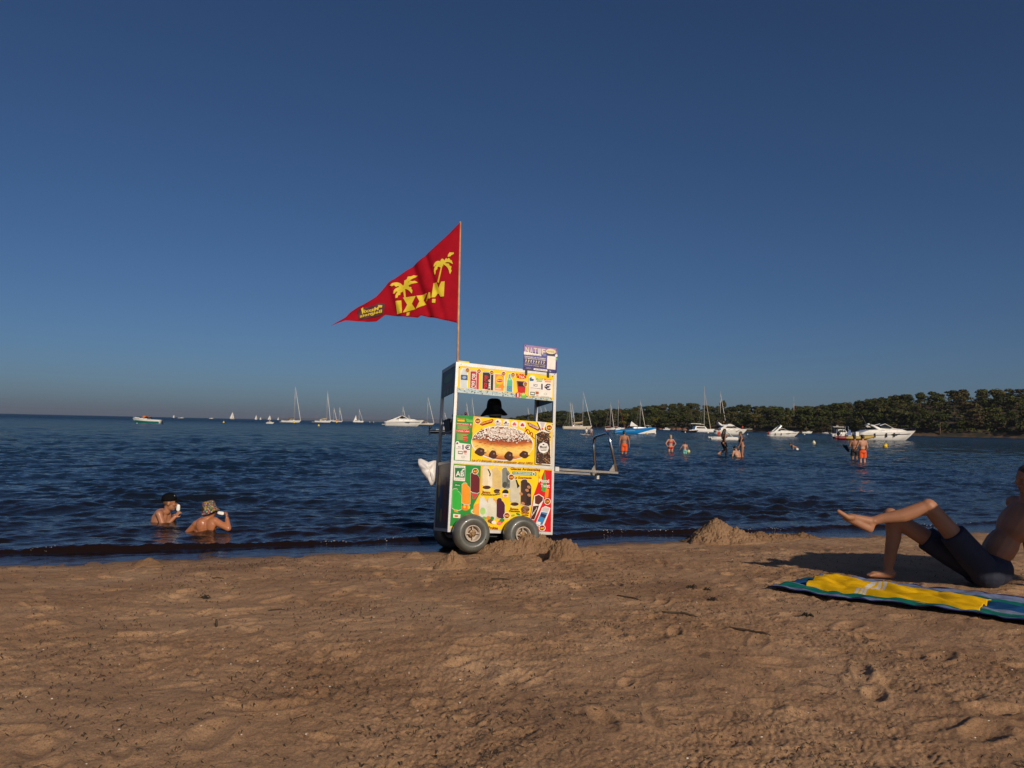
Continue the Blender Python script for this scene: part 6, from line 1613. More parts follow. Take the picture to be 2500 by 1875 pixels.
def rib(x0, x1, wl, bow, label, m, m2=None, yaw=0.0, outboard=True):
    r, L_, d = berth('inflatable_boat', x0, x1, wl, bow, label, 'inflatable boat', 'inflatable boats on the bay', yaw)
    k = L_ / 5.0; tr = .24 * k; w = .78 * k
    for s in (1, -1):
        P_ = [(-2.5 * k, s * w, .30 * k), (-1 * k, s * w, .30 * k), (.8 * k, s * w * .97, .36 * k), (1.7 * k, s * w * .72, .46 * k), (2.3 * k, s * w * .3, .58 * k), (2.48 * k, 0, .62 * k)]
        MB().tube(P_, [tr * .55, tr, tr, tr, tr * .95, tr * .9], 12).build('side_tube', m if s > 0 or m2 is None else m, r, True)
    MB().loft([[(-2.3 * k, w, .22 * k), (-2.3 * k, 0, -.25 * k), (-2.3 * k, -w, .22 * k)], [(.8 * k, w, .25 * k), (.8 * k, 0, -.22 * k), (.8 * k, -w, .25 * k)], [(2.35 * k, .06 * k, .5 * k), (2.35 * k, 0, .4 * k), (2.35 * k, -.06 * k, .5 * k)]], (True, True)).build('hull', m2 or GEL, r, True)
    if outboard:
        MB().cap((-2.42 * k, 0, .75 * k), (-2.30 * k, 0, 1.02 * k), .20 * k, .22 * k).build('outboard_motor', BLKH, r, True)
        MB().beam((-2.45 * k, 0, .6 * k), (-2.45 * k, 0, -.3 * k), .14 * k, .1 * k).build('motor_leg', BLKH, r)
        MB().box((.2 * k, 0, .75 * k), (.45 * k, .5 * k, .8 * k)).build('console', GREYH if m is BLKR else GEL, r)
        MB().box((-1.0 * k, 0, .52 * k), (.5 * k, 1.1 * k, .35 * k)).build('seat', GREYH, r)
    return r, k, L_, d

def buoy(px, wl, size, label, m, kind='cone', tilt=0.0):
    p = on_level(px, wl, 0.0); R_ = size * depth_of(p) / FPX / 2
    r = empty('buoy', p, 0, label, 'buoy', 'buoys floating in the bay'); r.rotation_euler = (0, tilt, 0)
    if kind == 'cone':
        MB().lathe([(0, -.5 * R_), (.7 * R_, -.3 * R_), (R_, .25 * R_), (.92 * R_, .6 * R_), (.45 * R_, 1.5 * R_), (.2 * R_, 1.75 * R_), (0, 1.8 * R_)], (0, 0, 0), (0, 0, 1), 20).build('float', m, r, True)
        MB().lathe([(R_ * 1.0, .2 * R_), (R_ * 1.06, .26 * R_), (R_ * 1.06, .36 * R_), (R_ * .98, .42 * R_)], (0, 0, 0), (0, 0, 1), 20).build('rim', m, r, True)
    else:
        MB().ell((0, 0, .55 * R_), R_, nu=18, nv=12).build('float', m, r, True)
    MB().tube([(0, 0, (1.7 if kind == 'cone' else 1.45) * R_), (R_ * .15, 0, (1.9 if kind == 'cone' else 1.65) * R_), (0, 0, (2.05 if kind == 'cone' else 1.8) * R_)], .09 * R_, 6).build('mooring_ring', ROPE, r)
    return r

def crew(root, x, y, z, k, label, sk=SK_TAN, clothm=BLKB, sit=True, face=0.0, hairm=HAIR_BRN):
    """a small figure aboard; stays a thing of its own"""
    M_ = Matrix.Translation(root.location) @ Matrix.Rotation(root.rotation_euler.z, 4, 'Z')
    w_ = M_ @ Vector((x, y, z))
    J = dict(kneeL=(-.12, .42, .95), kneeR=(.12, .42, .95), ankL=(-.12, .48, .52), ankR=(.12, .48, .52), elL=(-.24, .1, 1.15), wrL=(-.2, .32, 1.05), elR=(.24, .1, 1.15), wrR=(.2, .32, 1.05)) if sit else None
    D = standing(k, J=J, hands=False)
    o = empty('person', (w_[0], w_[1], w_[2] - (0.88 * k if sit else 0)), root.rotation_euler.z + face, label, 'person')
    link_mesh(flesh(D, 0.035, 2), 'body', sk, o)
    mb = MB(); mb.ell(D['pelvis'], np.array((.18, .14, .15)) * k); 
    if not clothm in (BLKB, NAVYB): mb.ell(D['chest'] + np.array((0, 0, -.03)), np.array((.19, .13, .22)) * k)
    for s in 'LR': mb.cap(D['hip' + s], D['hip' + s] * .5 + D['knee' + s] * .5, .105 * k, .09 * k)
    link_mesh(remesh(mb, .03, 2), 'clothes', clothm, o)
    hb = MB().ell(D['head'] + np.array((0, -.02, .035)) * k, np.array((.085, .095, .09)) * k); hb.build('hair', hairm, o, True)
    return o

# ---- left side of the bay
r, k, L_, d = open_boat(323, 393.5, 1033, 'L', 'white speedboat with a teal lower hull and orange canvas at the far left', GEL, TEALH, kz=.95, outboard=False)
MB().box((.4 * k, 0, 1.3 * k), (.55 * k, .9 * k, .40 * k)).build('orange_canvas', ORANGEC, r)
crew(r, -.4 * k, -.2, .95 * k, .95, 'passenger sitting in the white and teal speedboat', SK_BRN, NAVYB)
open_boat(325, 341, 1021, 'L', 'small pale motor boat just beyond the teal speedboat', GEL)
r, k, L_, d = open_boat(434, 450, 1021.6, 'R', 'dark motor boat trailing a white wake near the horizon', GREYH)
crew(r, -.3 * k, 0, .9 * k, 1.0, 'dark figure at the helm of the motor boat with the wake', SK_BRN, NAVYB)
open_boat(511, 521, 1022.2, 'R', 'tiny white motor boat on the horizon left of the white sloop', GEL)
sailboat(561, 572.5, 1022.8, 'L', 566.5, 1005.5, 'sailing boat under full white sail with a rusty orange hull line', ORANGEC and CREAMH, sails=('main', 'jib'), dodger=False, thick=.05)
sailboat(622, 628, 1023.8, 'L', 625, 1013.3, 'small sailing boat with bright white sails left of the jet ski', sails=('main', 'jib'), dodger=False, thick=.05)
sailboat(634, 638, 1023.9, 'L', 636, 1018, 'tiny dinghy with a white sail on the horizon', sails=('main', 'jib'), dodger=False, thick=.05)
sailboat(654, 662, 1024.6, 'L', 658, 1013.5, 'white-sailed boat straight behind the jet ski rider', sails=('main', 'jib'), dodger=False, thick=.05)
sailboat(677, 681.5, 1025.2, 'L', 679, 1018.5, 'tiny sail on the horizon just left of the big sloop', sails=('main', 'jib'), dodger=False, thick=.05)
sailboat(422, 426, 1019.4, 'L', 424, 1012.8, 'tiny sail far left on the horizon', sails=('main', 'jib'), dodger=False, thick=.05)
# jet ski
r, L_, d = berth('jet_ski', 650, 669, 1034.3, 'R', 'white jet ski with a rider in yellow', 'jet ski'); k = L_ / 3.2
h_, rail = hull_parts(r, 3.2 * k, 1.15 * k, .45 * k, .42 * k, .62 * k, GEL, GREYH, draft=.2 * k, rake=.6 * k)
MB().prism([(-1.2 * k, .42 * k), (1.1 * k, .5 * k), (.55 * k, .82 * k), (.2 * k, .95 * k), (.0, .75 * k), (-1.1 * k, .78 * k)], .3 * k).build('saddle', GREYH, r); MB().tube([(.25 * k, -.4 * k, 1.0 * k), (.3 * k, 0, .95 * k), (.25 * k, .4 * k, 1.0 * k)], .04 * k, 6).build('handlebar', BLKH, r)
crew(r, -.35 * k, 0, .80 * k, 1.05, 'rider in a yellow life vest sitting on the jet ski', SK_TAN, mat('yellow_life_vest', (.6, .42, .02, 1), .7), face=-math.pi / 2)
sailboat(687, 734.5, 1031.4, 'R', 717.6, 943, 'white sloop with a brown boom cover and the tallest mast left of the cart', GEL, BROWNC, stay=(733, .95))
rib(681, 688, 1031, 'L', 'small grey tender behind the tallest-masted left sloop', BLKR if False else mat('pale_grey_inflatable', (.4, .4, .4, 1), .5))
sailboat(768.5, 809, 1031.4, 'R', 797, 952.5, 'white sloop with a tan hood and two slim stays, centre of the left group', GEL, CREAMC, stay=(806, .9))
rib(760, 768, 1031, 'L', 'pale tender tied to the sloop with the tan hood', mat('pale_grey_inflatable'))
sailboat(812, 836.5, 1030.3, 'R', 827.6, 994, 'small sloop with an orange cockpit cover right of the tan-hooded sloop', CREAMH, ORANGEC, stay=(835, .95))
sailboat(802, 822, 1028.6, 'R', 814, 994, 'sloop mostly hidden between two others, showing a thin bare mast', GEL, None, dodger=False)
# catamaran under sail
r, L_, d = berth('catamaran', 863, 886.5, 1031, 'R', 'grey catamaran with a slim white sail at its stern', 'catamaran', 'sailing boats anchored in the bay'); k = L_ / 11.0
for s in (1, -1):
    mb = MB(); rings, rail = hull(11 * k, 1.4 * k, 1.3 * k, 1.3 * k, 1.7 * k, draft=.3 * k, rake=.5 * k); mb.loft([[(x, y + s * 2.6 * k, z) for x, y, z in g_] for g_ in rings], (True, False), closed=False); mb.build('hull', GEL, r, True)
MB().prism([(-4.5 * k, 1.2 * k), (2.0 * k, 1.3 * k), (1.0 * k, 2.6 * k), (-3.8 * k, 2.7 * k)], [2.8 * k, 1.9 * k, 1.8 * k, 2.4 * k]).build('cabin', GEL, r); side_strip(r, [(-3.2 * k, 1.8 * k), (1.0 * k, 1.8 * k), (.6 * k, 2.4 * k), (-3.0 * k, 2.4 * k)], [2.6 * k, 2.0 * k, 1.95 * k, 2.5 * k], GLASS, 'cabin_window', .05)
H_ = px_h(876, 999, 1031); xm = loc_x(r, 876); MB().tube([(xm, 0, 2 * k), (xm, 0, H_)], d * .00025, 8).build('mast', MAST, r); MB().tube([(xm + .2, 0, H_ * .9), (5 * k, 0, 1.8 * k)], d * .00018, 5).build('furled_jib', SAIL, r)
hs = px_h(868, 1012.6, 1031); MB().add([(loc_x(r, 868.5), 0, hs), (loc_x(r, 862.2), .2, 1.0), (loc_x(r, 871), .4, 1.0), (loc_x(r, 869.5), .7, hs * .5)], [(0, 1, 3), (1, 2, 3), (0, 3, 2)]).build('sail', SAIL, r)
r, k, L_, d = sport_cruiser(941, 1034.5, 1040.2, 'R', 'large white motor cruiser with a raked arch and dark bimini left of the cart', top=1017.0, fend=(), yaw=0.02)
sailboat(975, 992, 1031.8, 'R', 982.4, 991, 'sailing boat hidden behind the big left cruiser, showing only its mast', dodger=False)
sailboat(991, 1004, 1031.8, 'R', 997, 1012.5, 'small distant sailing boat with a short mast beyond the big left cruiser', dodger=False)
sailboat(1021, 1060, 1037.2, 'R', 1043, 969, 'sloop just left of the cart with a bare mast and white forestay', CREAMH, BROWNC, stay=(1059, .97))
sailboat(1078, 1092, 1034.6, 'R', 1085, 1006, 'small sailing boat seen between the left posts of the cart', dodger=False)
r, k, L_, d = rib(1047.5, 1117, 1057.5, 'R', 'black inflatable boat with an outboard motor left of the cart', BLKR, BLKH)
stripe_ = MB()
for s in (1, -1): stripe_.tube([(-2.3 * k, s * 1.02 * k, .26 * k), (.8 * k, s * 1.01 * k, .30 * k)], .03 * k, 6)
stripe_.build('rubbing_strake', GREYH, r)
sailboat(1131, 1146, 1034.2, 'R', 1138, 981, 'sailing boat whose mast shows through the cart window above the glazed fruit', dodger=False)
sailboat(1144, 1160, 1034.4, 'R', 1151, 969.5, 'distant sailing boat with a thin mast seen through the cart window', dodger=False, thick=.05)
sailboat(1281, 1296, 1038, 'R', 1288, 994, 'sailing boat whose thin mast stands left of the rear post in the cart window', dodger=False, thick=.05)
sailboat(1310, 1330, 1040, 'R', 1319, 992, 'sailing boat with a leaning stay seen right of the rear post in the cart window', dodger=False)
sailboat(1320, 1344, 1041, 'R', 1329.5, 991, 'sailing boat with the tallest mast inside the cart window', dodger=False)
# ---- right side of the bay
cabin_boat(1357, 1379, 1042.5, 'R', 'dark hulled small motor boat moored just right of the cart', hullm=BLKH)
sailboat(1373, 1446, 1048, 'R', 1422.5, 955.4, 'large cream classic yacht with a furled jib and cream boom cover', CREAMH, CREAMC, stay=(1443.5, .96), dodger=False)
sailboat(1380, 1398, 1044.2, 'R', 1391, 980, 'sailing boat behind the stern of the large cream yacht', dodger=False)
sailboat(1386, 1404, 1044.0, 'R', 1395.5, 982, 'second bare mast close behind the stern of the large cream yacht', dodger=False)
sailboat(1403, 1420, 1043.8, 'R', 1413.5, 1009, 'short-masted boat behind the middle of the large cream yacht', dodger=False)
sailboat(1448, 1464, 1044.4, 'L', 1453.5, 1019, 'short-masted pale boat right of the large cream yacht', dodger=False)
sailboat(1460, 1480, 1045.2, 'R', 1471.5, 1015, 'small sloop with a short mast and slanting stay left of the twin-masted pair', GEL, REDC, dodger=False)
sailboat(1476.5, 1513, 1049.3, 'R', 1490, 983, 'sloop with a dark red boom cover behind the blue speedboat\'s stern', GEL, REDC, stay=(1499, .9))
sailboat(1494, 1526, 1047.8, 'R', 1509, 976, 'sloop with a furled dark red jib behind the blue speedboat', GEL, REDC, stay=(1524.5, .92), furl=REDC)
r, k, L_, d = rib(1416, 1441, 1063, 'L', 'small dinghy with two people right of the cart', mat('pale_grey_inflatable'), outboard=True)
crew(r, -.2, .1, .45, 1.0, 'person in a white top on the small dinghy', SK_TAN, WHITEB); crew(r, -1.0, .1, .45, 1.05, 'person in a pale blue shirt on the small dinghy', SK_TAN, cloth('pale_blue_shirt', (.3, .38, .45, 1)))
r, L_, d = berth('kayak', 1475, 1487, 1051.6, 'R', 'tiny red kayak left of the blue speedboat', 'kayak'); k = L_ / 3.5
hull_parts(r, L_, .8 * k, .35 * k, .3 * k, .45 * k, REDT, REDT, draft=.1 * k, rake=.3 * k, transom=.2); crew(r, 0, 0, .3 * k, 1.0, 'paddler in white sitting in the red kayak', SK_TAN, WHITEB)
# blue speedboat
r, L_, d = berth('speedboat', 1499, 1601.6, 1059, 'R', 'bright blue speedboat with a white bow flash and white sunshade', 'speedboat', 'motor boats anchored in the bay'); k = L_ / 10
h_, rail = hull_parts(r, L_, 2.6 * k, .75 * k, 1.15 * k, 1.65 * k, BLUEH, GEL, draft=.4 * k, rake=2.2 * k, transom=.8)
fl = MB()
for s in (1, -1): fl.loft([[(x, s * (y * 1.0 + .03 * k), z - .35 * k - (1 - q) * .9 * k), (x - .1 * k, s * (y * .97 + .03 * k), z - 1.35 * k)] for (x, y, z), q in zip(rail[9:], np.linspace(0, 1, len(rail[9:])))], (False, False), closed=False)
fl.build('bow_flash', GEL, r, fix=False); stripe(r, rail[:10], .45 * k, .56 * k, SKYC, 'hull_stripe', .018 * k)
MB().prism([(-4.9 * k, .75 * k), (-3.6 * k, .95 * k), (-3.6 * k, 1.25 * k), (-4.6 * k, 1.15 * k)], 1.15 * k).build('sun_pad', GEL, r); MB().prism([(-.5 * k, 1.1 * k), (3.4 * k, 1.45 * k), (1.0 * k, 1.62 * k), (-.5 * k, 1.6 * k)], [1.1 * k, .3 * k, .7 * k, 1.0 * k]).build('foredeck', GEL, r)
hz = px_h(1545, 1028.7, 1059); MB().add([(loc_x(r, 1541), -.2, hz), (loc_x(r, 1536), 1.2, hz - 1.15 * k), (loc_x(r, 1536), -1.2, hz - 1.15 * k), (loc_x(r, 1556), 1.2, hz - 1.15 * k), (loc_x(r, 1556), -1.2, hz - 1.15 * k)], [(0, 1, 2), (0, 3, 1), (0, 4, 3), (0, 2, 4)]).build('sunshade', SAIL, r)
for px_ in (1537, 1555):
    for s in (1, -1): MB().tube([(loc_x(r, px_), s * 1.1, 1.0 * k), (loc_x(r, px_), s * 1.15, hz - 1.15 * k)], .04, 5).build('shade_pole', STEEL, r)
crew(r, -1.6 * k, 0, 1.2 * k, 1.0, 'figure sitting under the white sunshade of the blue speedboat', SK_BRN, NAVYB)
sailboat(1550, 1576, 1049.5, 'R', 1562.5, 977, 'sailing boat hidden behind the blue speedboat, its bare mast rising amidships', dodger=False)
cabin_boat(1574, 1602, 1051.5, 'R', 'white fly-bridge boat showing above the bow of the blue speedboat', hard=True)
cabin_boat(1618, 1637, 1049.8, 'R', 'small white cabin boat alone in front of the dark trees')
open_boat(1664, 1705, 1056, 'R', 'low black-hulled motor boat in front of the white catamaran', BLKH, kz=.9)
r, L_, d = berth('catamaran', 1684, 1741, 1054.6, 'R', 'white catamaran with a flat sun roof and tall mast', 'catamaran', 'sailing boats anchored in the bay'); k = L_ / 13
for s in (1, -1):
    mb = MB(); rings, rail = hull(13 * k, 1.5 * k, 1.2 * k, 1.5 * k, 1.8 * k, draft=.3 * k, rake=.4 * k); mb.loft([[(x, y + s * 2.9 * k, z) for x, y, z in g_] for g_ in rings], (True, False), closed=False); mb.build('hull', GREYH if s > 0 else GEL, r, True)
MB().prism([(-4.5 * k, 1.3 * k), (3.0 * k, 1.5 * k), (1.6 * k, 3.0 * k), (-3.8 * k, 3.2 * k)], [3.0 * k, 1.9 * k, 2.0 * k, 2.7 * k]).build('cabin', GEL, r); side_strip(r, [(-3.4 * k, 2.0 * k), (1.8 * k, 2.0 * k), (1.2 * k, 2.7 * k), (-3.2 * k, 2.75 * k)], [2.95 * k, 2.2 * k, 2.2 * k, 2.85 * k], GLASS, 'cabin_window', .05)
hz = px_h(1700, 1034, 1054.6); MB().box((-3.6 * k, 0, hz), (5.6 * k, 4.2 * k, .25 * k)).build('sun_roof', SAIL, r)
for x_ in (-5.6, -1.6):
    for s in (1, -1): MB().tube([(x_ * k, s * 1.9 * k, 1.3 * k), (x_ * k, s * 1.9 * k, hz)], .05 * k, 6).build('roof_post', STEEL, r)
H_ = px_h(1717.5, 944, 1054.6); xm = loc_x(r, 1719); MB().tube([(xm, 0, 2.8 * k), (xm, 0, H_)], [d * .00038, d * .0003], 8).build('mast', MAST, r); MB().tube([(xm + .3, 0, H_ * .82), (loc_x(r, 1735), 0, 1.7 * k)], [d * .0002, d * .0004], 6).build('furled_jib', CREAMC, r)
rg = MB(); rg.tube([(xm, 0, H_ * .98), (loc_x(r, 1708), 2.5 * k, 2 * k)], d * .00008, 4); rg.tube([(xm, 0, H_ * .98), (loc_x(r, 1708), -2.5 * k, 2 * k)], d * .00008, 4); rg.build('rigging', ROPE, r)
MB().tube([(xm, 0, 4.2 * k), (xm - 4.5 * k, 0, 4.4 * k)], .14 * k, 8).build('boom', MAST, r)
r, k, L_, d = flybridge(1745, 1825, 1060.6, 'R', 'large white fly-bridge yacht behind the pedal boat', yaw=.03)
crew(r, -3.0 * k, 0, 4.3 * k, 1.0, 'person sitting up on the fly-bridge of the large white yacht', SK_BRN, NAVYB); crew(r, 4.6 * k, 0, 2.55 * k, 1.0, 'person sitting on the foredeck of the large white yacht', SK_BRN, REDB)
sailboat(1748, 1775, 1052.5, 'R', 1758.5, 956, 'sailing boat hidden behind the fly-bridge yacht with a tall mast carrying a radar', dodger=False)
sailboat(1784, 1802, 1052.6, 'R', 1793.4, 993, 'sailing boat with a short mast behind the bow of the fly-bridge yacht', dodger=False)
# pedal boat with a slide
r, L_, d = berth('pedal_boat', 1731, 1799, 1073.6, 'L', 'white pedal boat with a curved blue slide', 'pedal boat'); k = L_ / 4.0
for s in (1, -1):
    mb = MB(); rings, rail = hull(4.0 * k, .55 * k, .34 * k, .30 * k, .40 * k, draft=.15 * k, rake=.35 * k, transom=.8); mb.loft([[(x, y + s * .5 * k, z) for x, y, z in g_] for g_ in rings], (True, False), closed=False); mb.build('float', GEL, r, True)
MB().prism([(-1.95 * k, .28 * k), (1.7 * k, .32 * k), (1.5 * k, .42 * k), (-1.9 * k, .40 * k)], .7 * k).build('deck', GEL, r)
hz = px_h(1776, 1055, 1073.6)
sl = [(.05 * k, .42 * k), (-.05 * k, hz * .75), (-.30 * k, hz * .97), (-.60 * k, hz), (-.85 * k, hz * .88), (-1.15 * k, .62 * k), (-1.4 * k, .44 * k)]
MB().loft([[(x, -.25 * k, z), (x, .25 * k, z), (x, .25 * k, z - .06 * k), (x, -.25 * k, z - .06 * k)] for x, z in sl[:4]]).build('slide_ladder', SKYC, r); MB().loft([[(x, -.25 * k, z), (x, .25 * k, z), (x, .25 * k, z - .06 * k), (x, -.25 * k, z - .06 * k)] for x, z in sl[3:]]).build('slide', GEL, r)
for y_ in (-.3, .3): MB().prism([(.1 * k, .42 * k), (.55 * k, .42 * k), (.5 * k, .60 * k), (.2 * k, .62 * k), (.05 * k, .95 * k)], .01 * k).build('seat_side', GEL, r)
crew(r, .55 * k, -.1 * k, .55 * k, .98, 'dark haired person in red sitting at the front of the pedal boat', SK_TAN, REDB); crew(r, -.25 * k, -.35 * k, .55 * k, .98, 'person sitting beneath the blue slide of the pedal boat', SK_TAN, NAVYB)
r, k, L_, d = sport_cruiser(1874.7, 1951.5, 1066, 'R', 'white sport cruiser with a rounded arch in front of a red-stayed mast', top=1039, bimini=False, fend=(3, 6), yaw=.02)
crew(r, -L_ * .5, -.6, .5, 1.0, 'bather sitting on the stern platform of the cruiser with the rounded arch', SK_BRN, REDB)
r = sailboat(1925, 1962, 1057, 'R', 1938, 968, 'sailing boat with furled red jibs behind the cruiser with the rounded arch', GEL, REDC, stay=(1949, .8), furl=REDC, dodger=True)
open_boat(1957, 1984, 1058.3, 'R', 'small white open boat moored between the cruiser and the hard-top boat', kz=1.1)
r, k, L_, d = cabin_boat(2028, 2084, 1066, 'R', 'white fishing boat with a flat hard top and dark side window', hard=True)
open_boat(2006, 2030, 1059.6, 'L', 'grey motor boat tucked behind the stern of the fishing boat', GREYH)
r, k, L_, d = rib(2045, 2131, 1074.6, 'R', 'ochre inflatable boat with a red stern passing behind the pair of bathers', YTUBE, CREAMH)
for s in (1, -1): MB().cap((-2.7 * k, s * .78 * k, .28 * k), (-1.85 * k, s * .78 * k, .29 * k), .15 * k, .255 * k).build('stern_cone', REDT, r, True)
MB().tube([(-1.2 * k, .5 * k, .5 * k), (-1.2 * k, .5 * k, 1.9 * k), (-1.2 * k, -.5 * k, 1.9 * k), (-1.2 * k, -.5 * k, .5 * k)], .035 * k, 6).build('frame', STEEL, r)
MB().add([(-1.4 * k, -.05, .75 * k), (-.55 * k, -.05, .7 * k), (-.65 * k, -.05, 1.35 * k), (-.8 * k, -.05, 1.5 * k), (-1.4 * k, .05, .75 * k), (-.55 * k, .05, .7 * k), (-.65 * k, .05, 1.35 * k), (-.8 * k, .05, 1.5 * k)], [(0, 1, 2, 3), (7, 6, 5, 4), (0, 4, 5, 1), (1, 5, 6, 2), (2, 6, 7, 3), (3, 7, 4, 0)]).build('pennant', mat('blue_white_flag', (.1, .14, .3, 1), .8), r)
sport_cruiser(2088.5, 2236, 1074.4, 'R', 'big cream-white motor cruiser with a leaning arch and dark bimini at the far right', top=1037.5, fend=(4, 7, 9), yaw=0.02, arch_back=-1)
# ---- buoys
Y1 = 'yellow cone buoy '
buoy(546, 1032.2, 4.6, Y1 + 'floating alone below the sail of the orange-lined boat', YELB); buoy(718, 1032.6, 5.0, Y1 + 'in front of the tallest-masted left sloop', YELB); buoy(778, 1040.2, 5.2, Y1 + 'nearest the beach left of the cart', YELB); buoy(822, 1032.2, 3.6, Y1 + 'in front of the sloop with the orange cover', YELB)
buoy(902.5, 1031.2, 2.4, 'pale yellow buoy, left one of two right of the grey catamaran', PALEB); buoy(912, 1031.7, 2.4, 'pale yellow buoy, right one of two beside the grey catamaran', PALEB); buoy(939, 1030.6, 2.2, 'small white buoy just left of the big left cruiser', WHTB, 'ball')
buoy(334.5, 1034, 2.4, 'small white ball buoy in front of the teal speedboat', WHTB, 'ball')
buoy(1579, 1060.2, 5.0, 'yellow ball buoy against the bow of the blue speedboat', YELB, 'ball'); buoy(1599.6, 1059, 4.6, 'white ball buoy right of the blue speedboat bow', WHTB, 'ball'); buoy(1673, 1056, 3.2, 'white ball buoy in front of the black-hulled motor boat', WHTB, 'ball'); buoy(1728.7, 1057.6, 4.0, 'white ball buoy left of the large fly-bridge yacht', WHTB, 'ball')
buoy(1825, 1061, 2.6, 'white ball buoy right of the fly-bridge yacht', WHTB, 'ball'); buoy(1964, 1061.6, 3.2, 'white ball buoy in front of the small open boat', WHTB, 'ball')
buoy(1987, 1083, 8.6, 'pale cream cone buoy right of the snorkeller', mat('cream_buoy_plastic', (.70, .62, .40, 1), .4)); buoy(2160, 1091.5, 11.0, 'large tilted yellow buoy at the far right', YELB, 'cone', 0.5)

# ------------------------------------------------------------------ pine wood on the far shore
LEAF = bpy.data.materials.new('pine_needles'); LEAF.use_nodes = True
nt = LEAF.node_tree; pb_ = nt.nodes['Principled BSDF']; pb_.inputs['Roughness'].default_value = 0.7; pb_.inputs['Specular IOR Level'].default_value = 0.2
oi = nt.nodes.new('ShaderNodeObjectInfo'); vc = nt.nodes.new('ShaderNodeVertexColor'); vc.layer_name = 'Col'
cr = nt.nodes.new('ShaderNodeValToRGB'); e = cr.color_ramp.elements
e[0].color = (0.026, 0.034, 0.007, 1); e[1].color = (0.108, 0.102, 0.013, 1); e.new(0.5).color = (0.050, 0.058, 0.010, 1); e.new(0.9).color = (0.066, 0.052, 0.020, 1)
nt.links.new(oi.outputs['Random'], cr.inputs[0])
mx_ = nt.nodes.new('ShaderNodeMix'); mx_.data_type = 'RGBA'; mx_.blend_type = 'MULTIPLY'; mx_.inputs[0].default_value = 1.0
nt.links.new(cr.outputs[0], mx_.inputs[6]); nt.links.new(vc.outputs['Color'], mx_.inputs[7]); nt.links.new(mx_.outputs[2], pb_.inputs['Base Color'])
BARK = mat('pine_bark', (0.13, 0.085, 0.06, 1), 0.9, vary=0.25, scale=1.5)
rt = np.random.default_rng(77)
def crown_mesh(seed):
    r_ = np.random.default_rng(seed); mb = MB()
    nb = 15 + seed % 5; blobs = []
    for i in range(nb):
        a = r_.uniform(0, 6.283); q = math.sqrt(r_.random()) * 3.0
        blobs.append((q * math.cos(a), q * math.sin(a), (8.2 + r_.uniform(-1.4, .9) if i % 3 else r_.uniform(3.2, 6.2)) - 0.10 * q * q, r_.uniform(1.2, 2.1)))
    for bx, by, bz, br in blobs:
        for j in range(52):
            v = r_.normal(size=3); v /= np.linalg.norm(v); v *= r_.uniform(.72, 1.08); v[2] *= .62
            c = np.array((bx, by, bz)) + v * br; w = r_.uniform(.28, .62)
            n_ = v + r_.normal(size=3) * .5; a_, b_, _ = frame_of(n_)
            g = r_.uniform(.65, 1.35); col = (g, g * r_.uniform(.94, 1.05), g, 1)
            mb.add([c + a_ * w, c + b_ * w * .8, c - a_ * w, c - b_ * w * .8 + n_ * .1], [(0, 1, 2), (0, 2, 3)], 0, col)
    return mb.mesh('crown', LEAF), blobs
variants = []
for s_ in range(9):
    me, blobs = crown_mesh(100 + s_)
    tb = MB(); tb.tube([(0, 0, -1.0), (.15, .1, 2.5), (.1, .25, 5), (0, 0, 7.2)], [.30, .26, .2, .12], 7)
    for bx, by, bz, br in blobs[:6]: tb.tube([(.1, .2, 4.6), (bx * .5, by * .5, 5.9), (bx * .9, by * .9, bz - .3)], [.13, .09, .05], 5)
    variants.append((me, tb.mesh('trunk', BARK, True)))
protos = []
for me, tm in variants:
    r_ = empty('pine_tree', (0, 0, 0)); c_ = bpy.data.objects.new('crown', me); COL.objects.link(c_); c_.parent = r_; t_ = bpy.data.objects.new('trunk', tm); COL.objects.link(t_); t_.parent = r_; protos.append((r_, c_, t_))
used = [False] * 9
PINE = 'dark green umbrella pine in the wood along the far shore'
n_tree = 0
spots = []
for row, (v, step, jit) in enumerate(((0.04, 25, 9), (0.30, 27, 10), (0.60, 27, 9), (0.84, 25, 8), (1.0, 18, 5))):
    c = 1222 + rt.uniform(0, step)
    while c < 2620:
        spots.append((c + rt.uniform(-jit, jit), v + rt.uniform(-.07, .07) * (v < 1), row)); c += step * (1 + 0.8 * (c > 2200)) * rt.uniform(.8, 1.25)
for c, v, row in spots:
    if n_tree >= 298: break
    q = hill_point(c, max(v, .02)); dd, h_ = crest_height(c)
    if row == 4: th_ = max(2.2, h_ - q[2]) / 9.3
    else: th_ = min(rt.uniform(.55, 1.4), max(.25, (h_ - q[2]) / 9.6 * rt.uniform(.8, 1.0)))
    vi = int(rt.integers(0, 9)); r0, c0, t0 = protos[vi]
    if not used[vi]: r_, used[vi] = r0, True
    else:
        r_ = r0.copy(); COL.objects.link(r_)
        for ch_ in (c0, t0):
            x_ = ch_.copy(); COL.objects.link(x_); x_.parent = r_
    wd = th_ * rt.uniform(1.1, 1.45) if th_ > .6 else th_ * 1.6
    r_.location = tuple(q); r_.scale = (wd, wd, th_); r_.rotation_euler = (0, 0, rt.uniform(0, 6.28))
    tag(r_, PINE, 'tree', 'pines of the wood on the far shore'); n_tree += 1
# one taller, sparse pine stands up behind the masts
q = hill_point(1764, 1.0); r0, c0, t0 = protos[3]
r_ = r0.copy(); COL.objects.link(r_)
for ch_ in (c0, t0): x_ = ch_.copy(); COL.objects.link(x_); x_.parent = r_
r_.location = tuple(q); r_.scale = (.8, .8, 1.35); tag(r_, 'tall narrow pine rising above the tree line behind the fly-bridge yacht', 'tree', 'pines of the wood on the far shore')
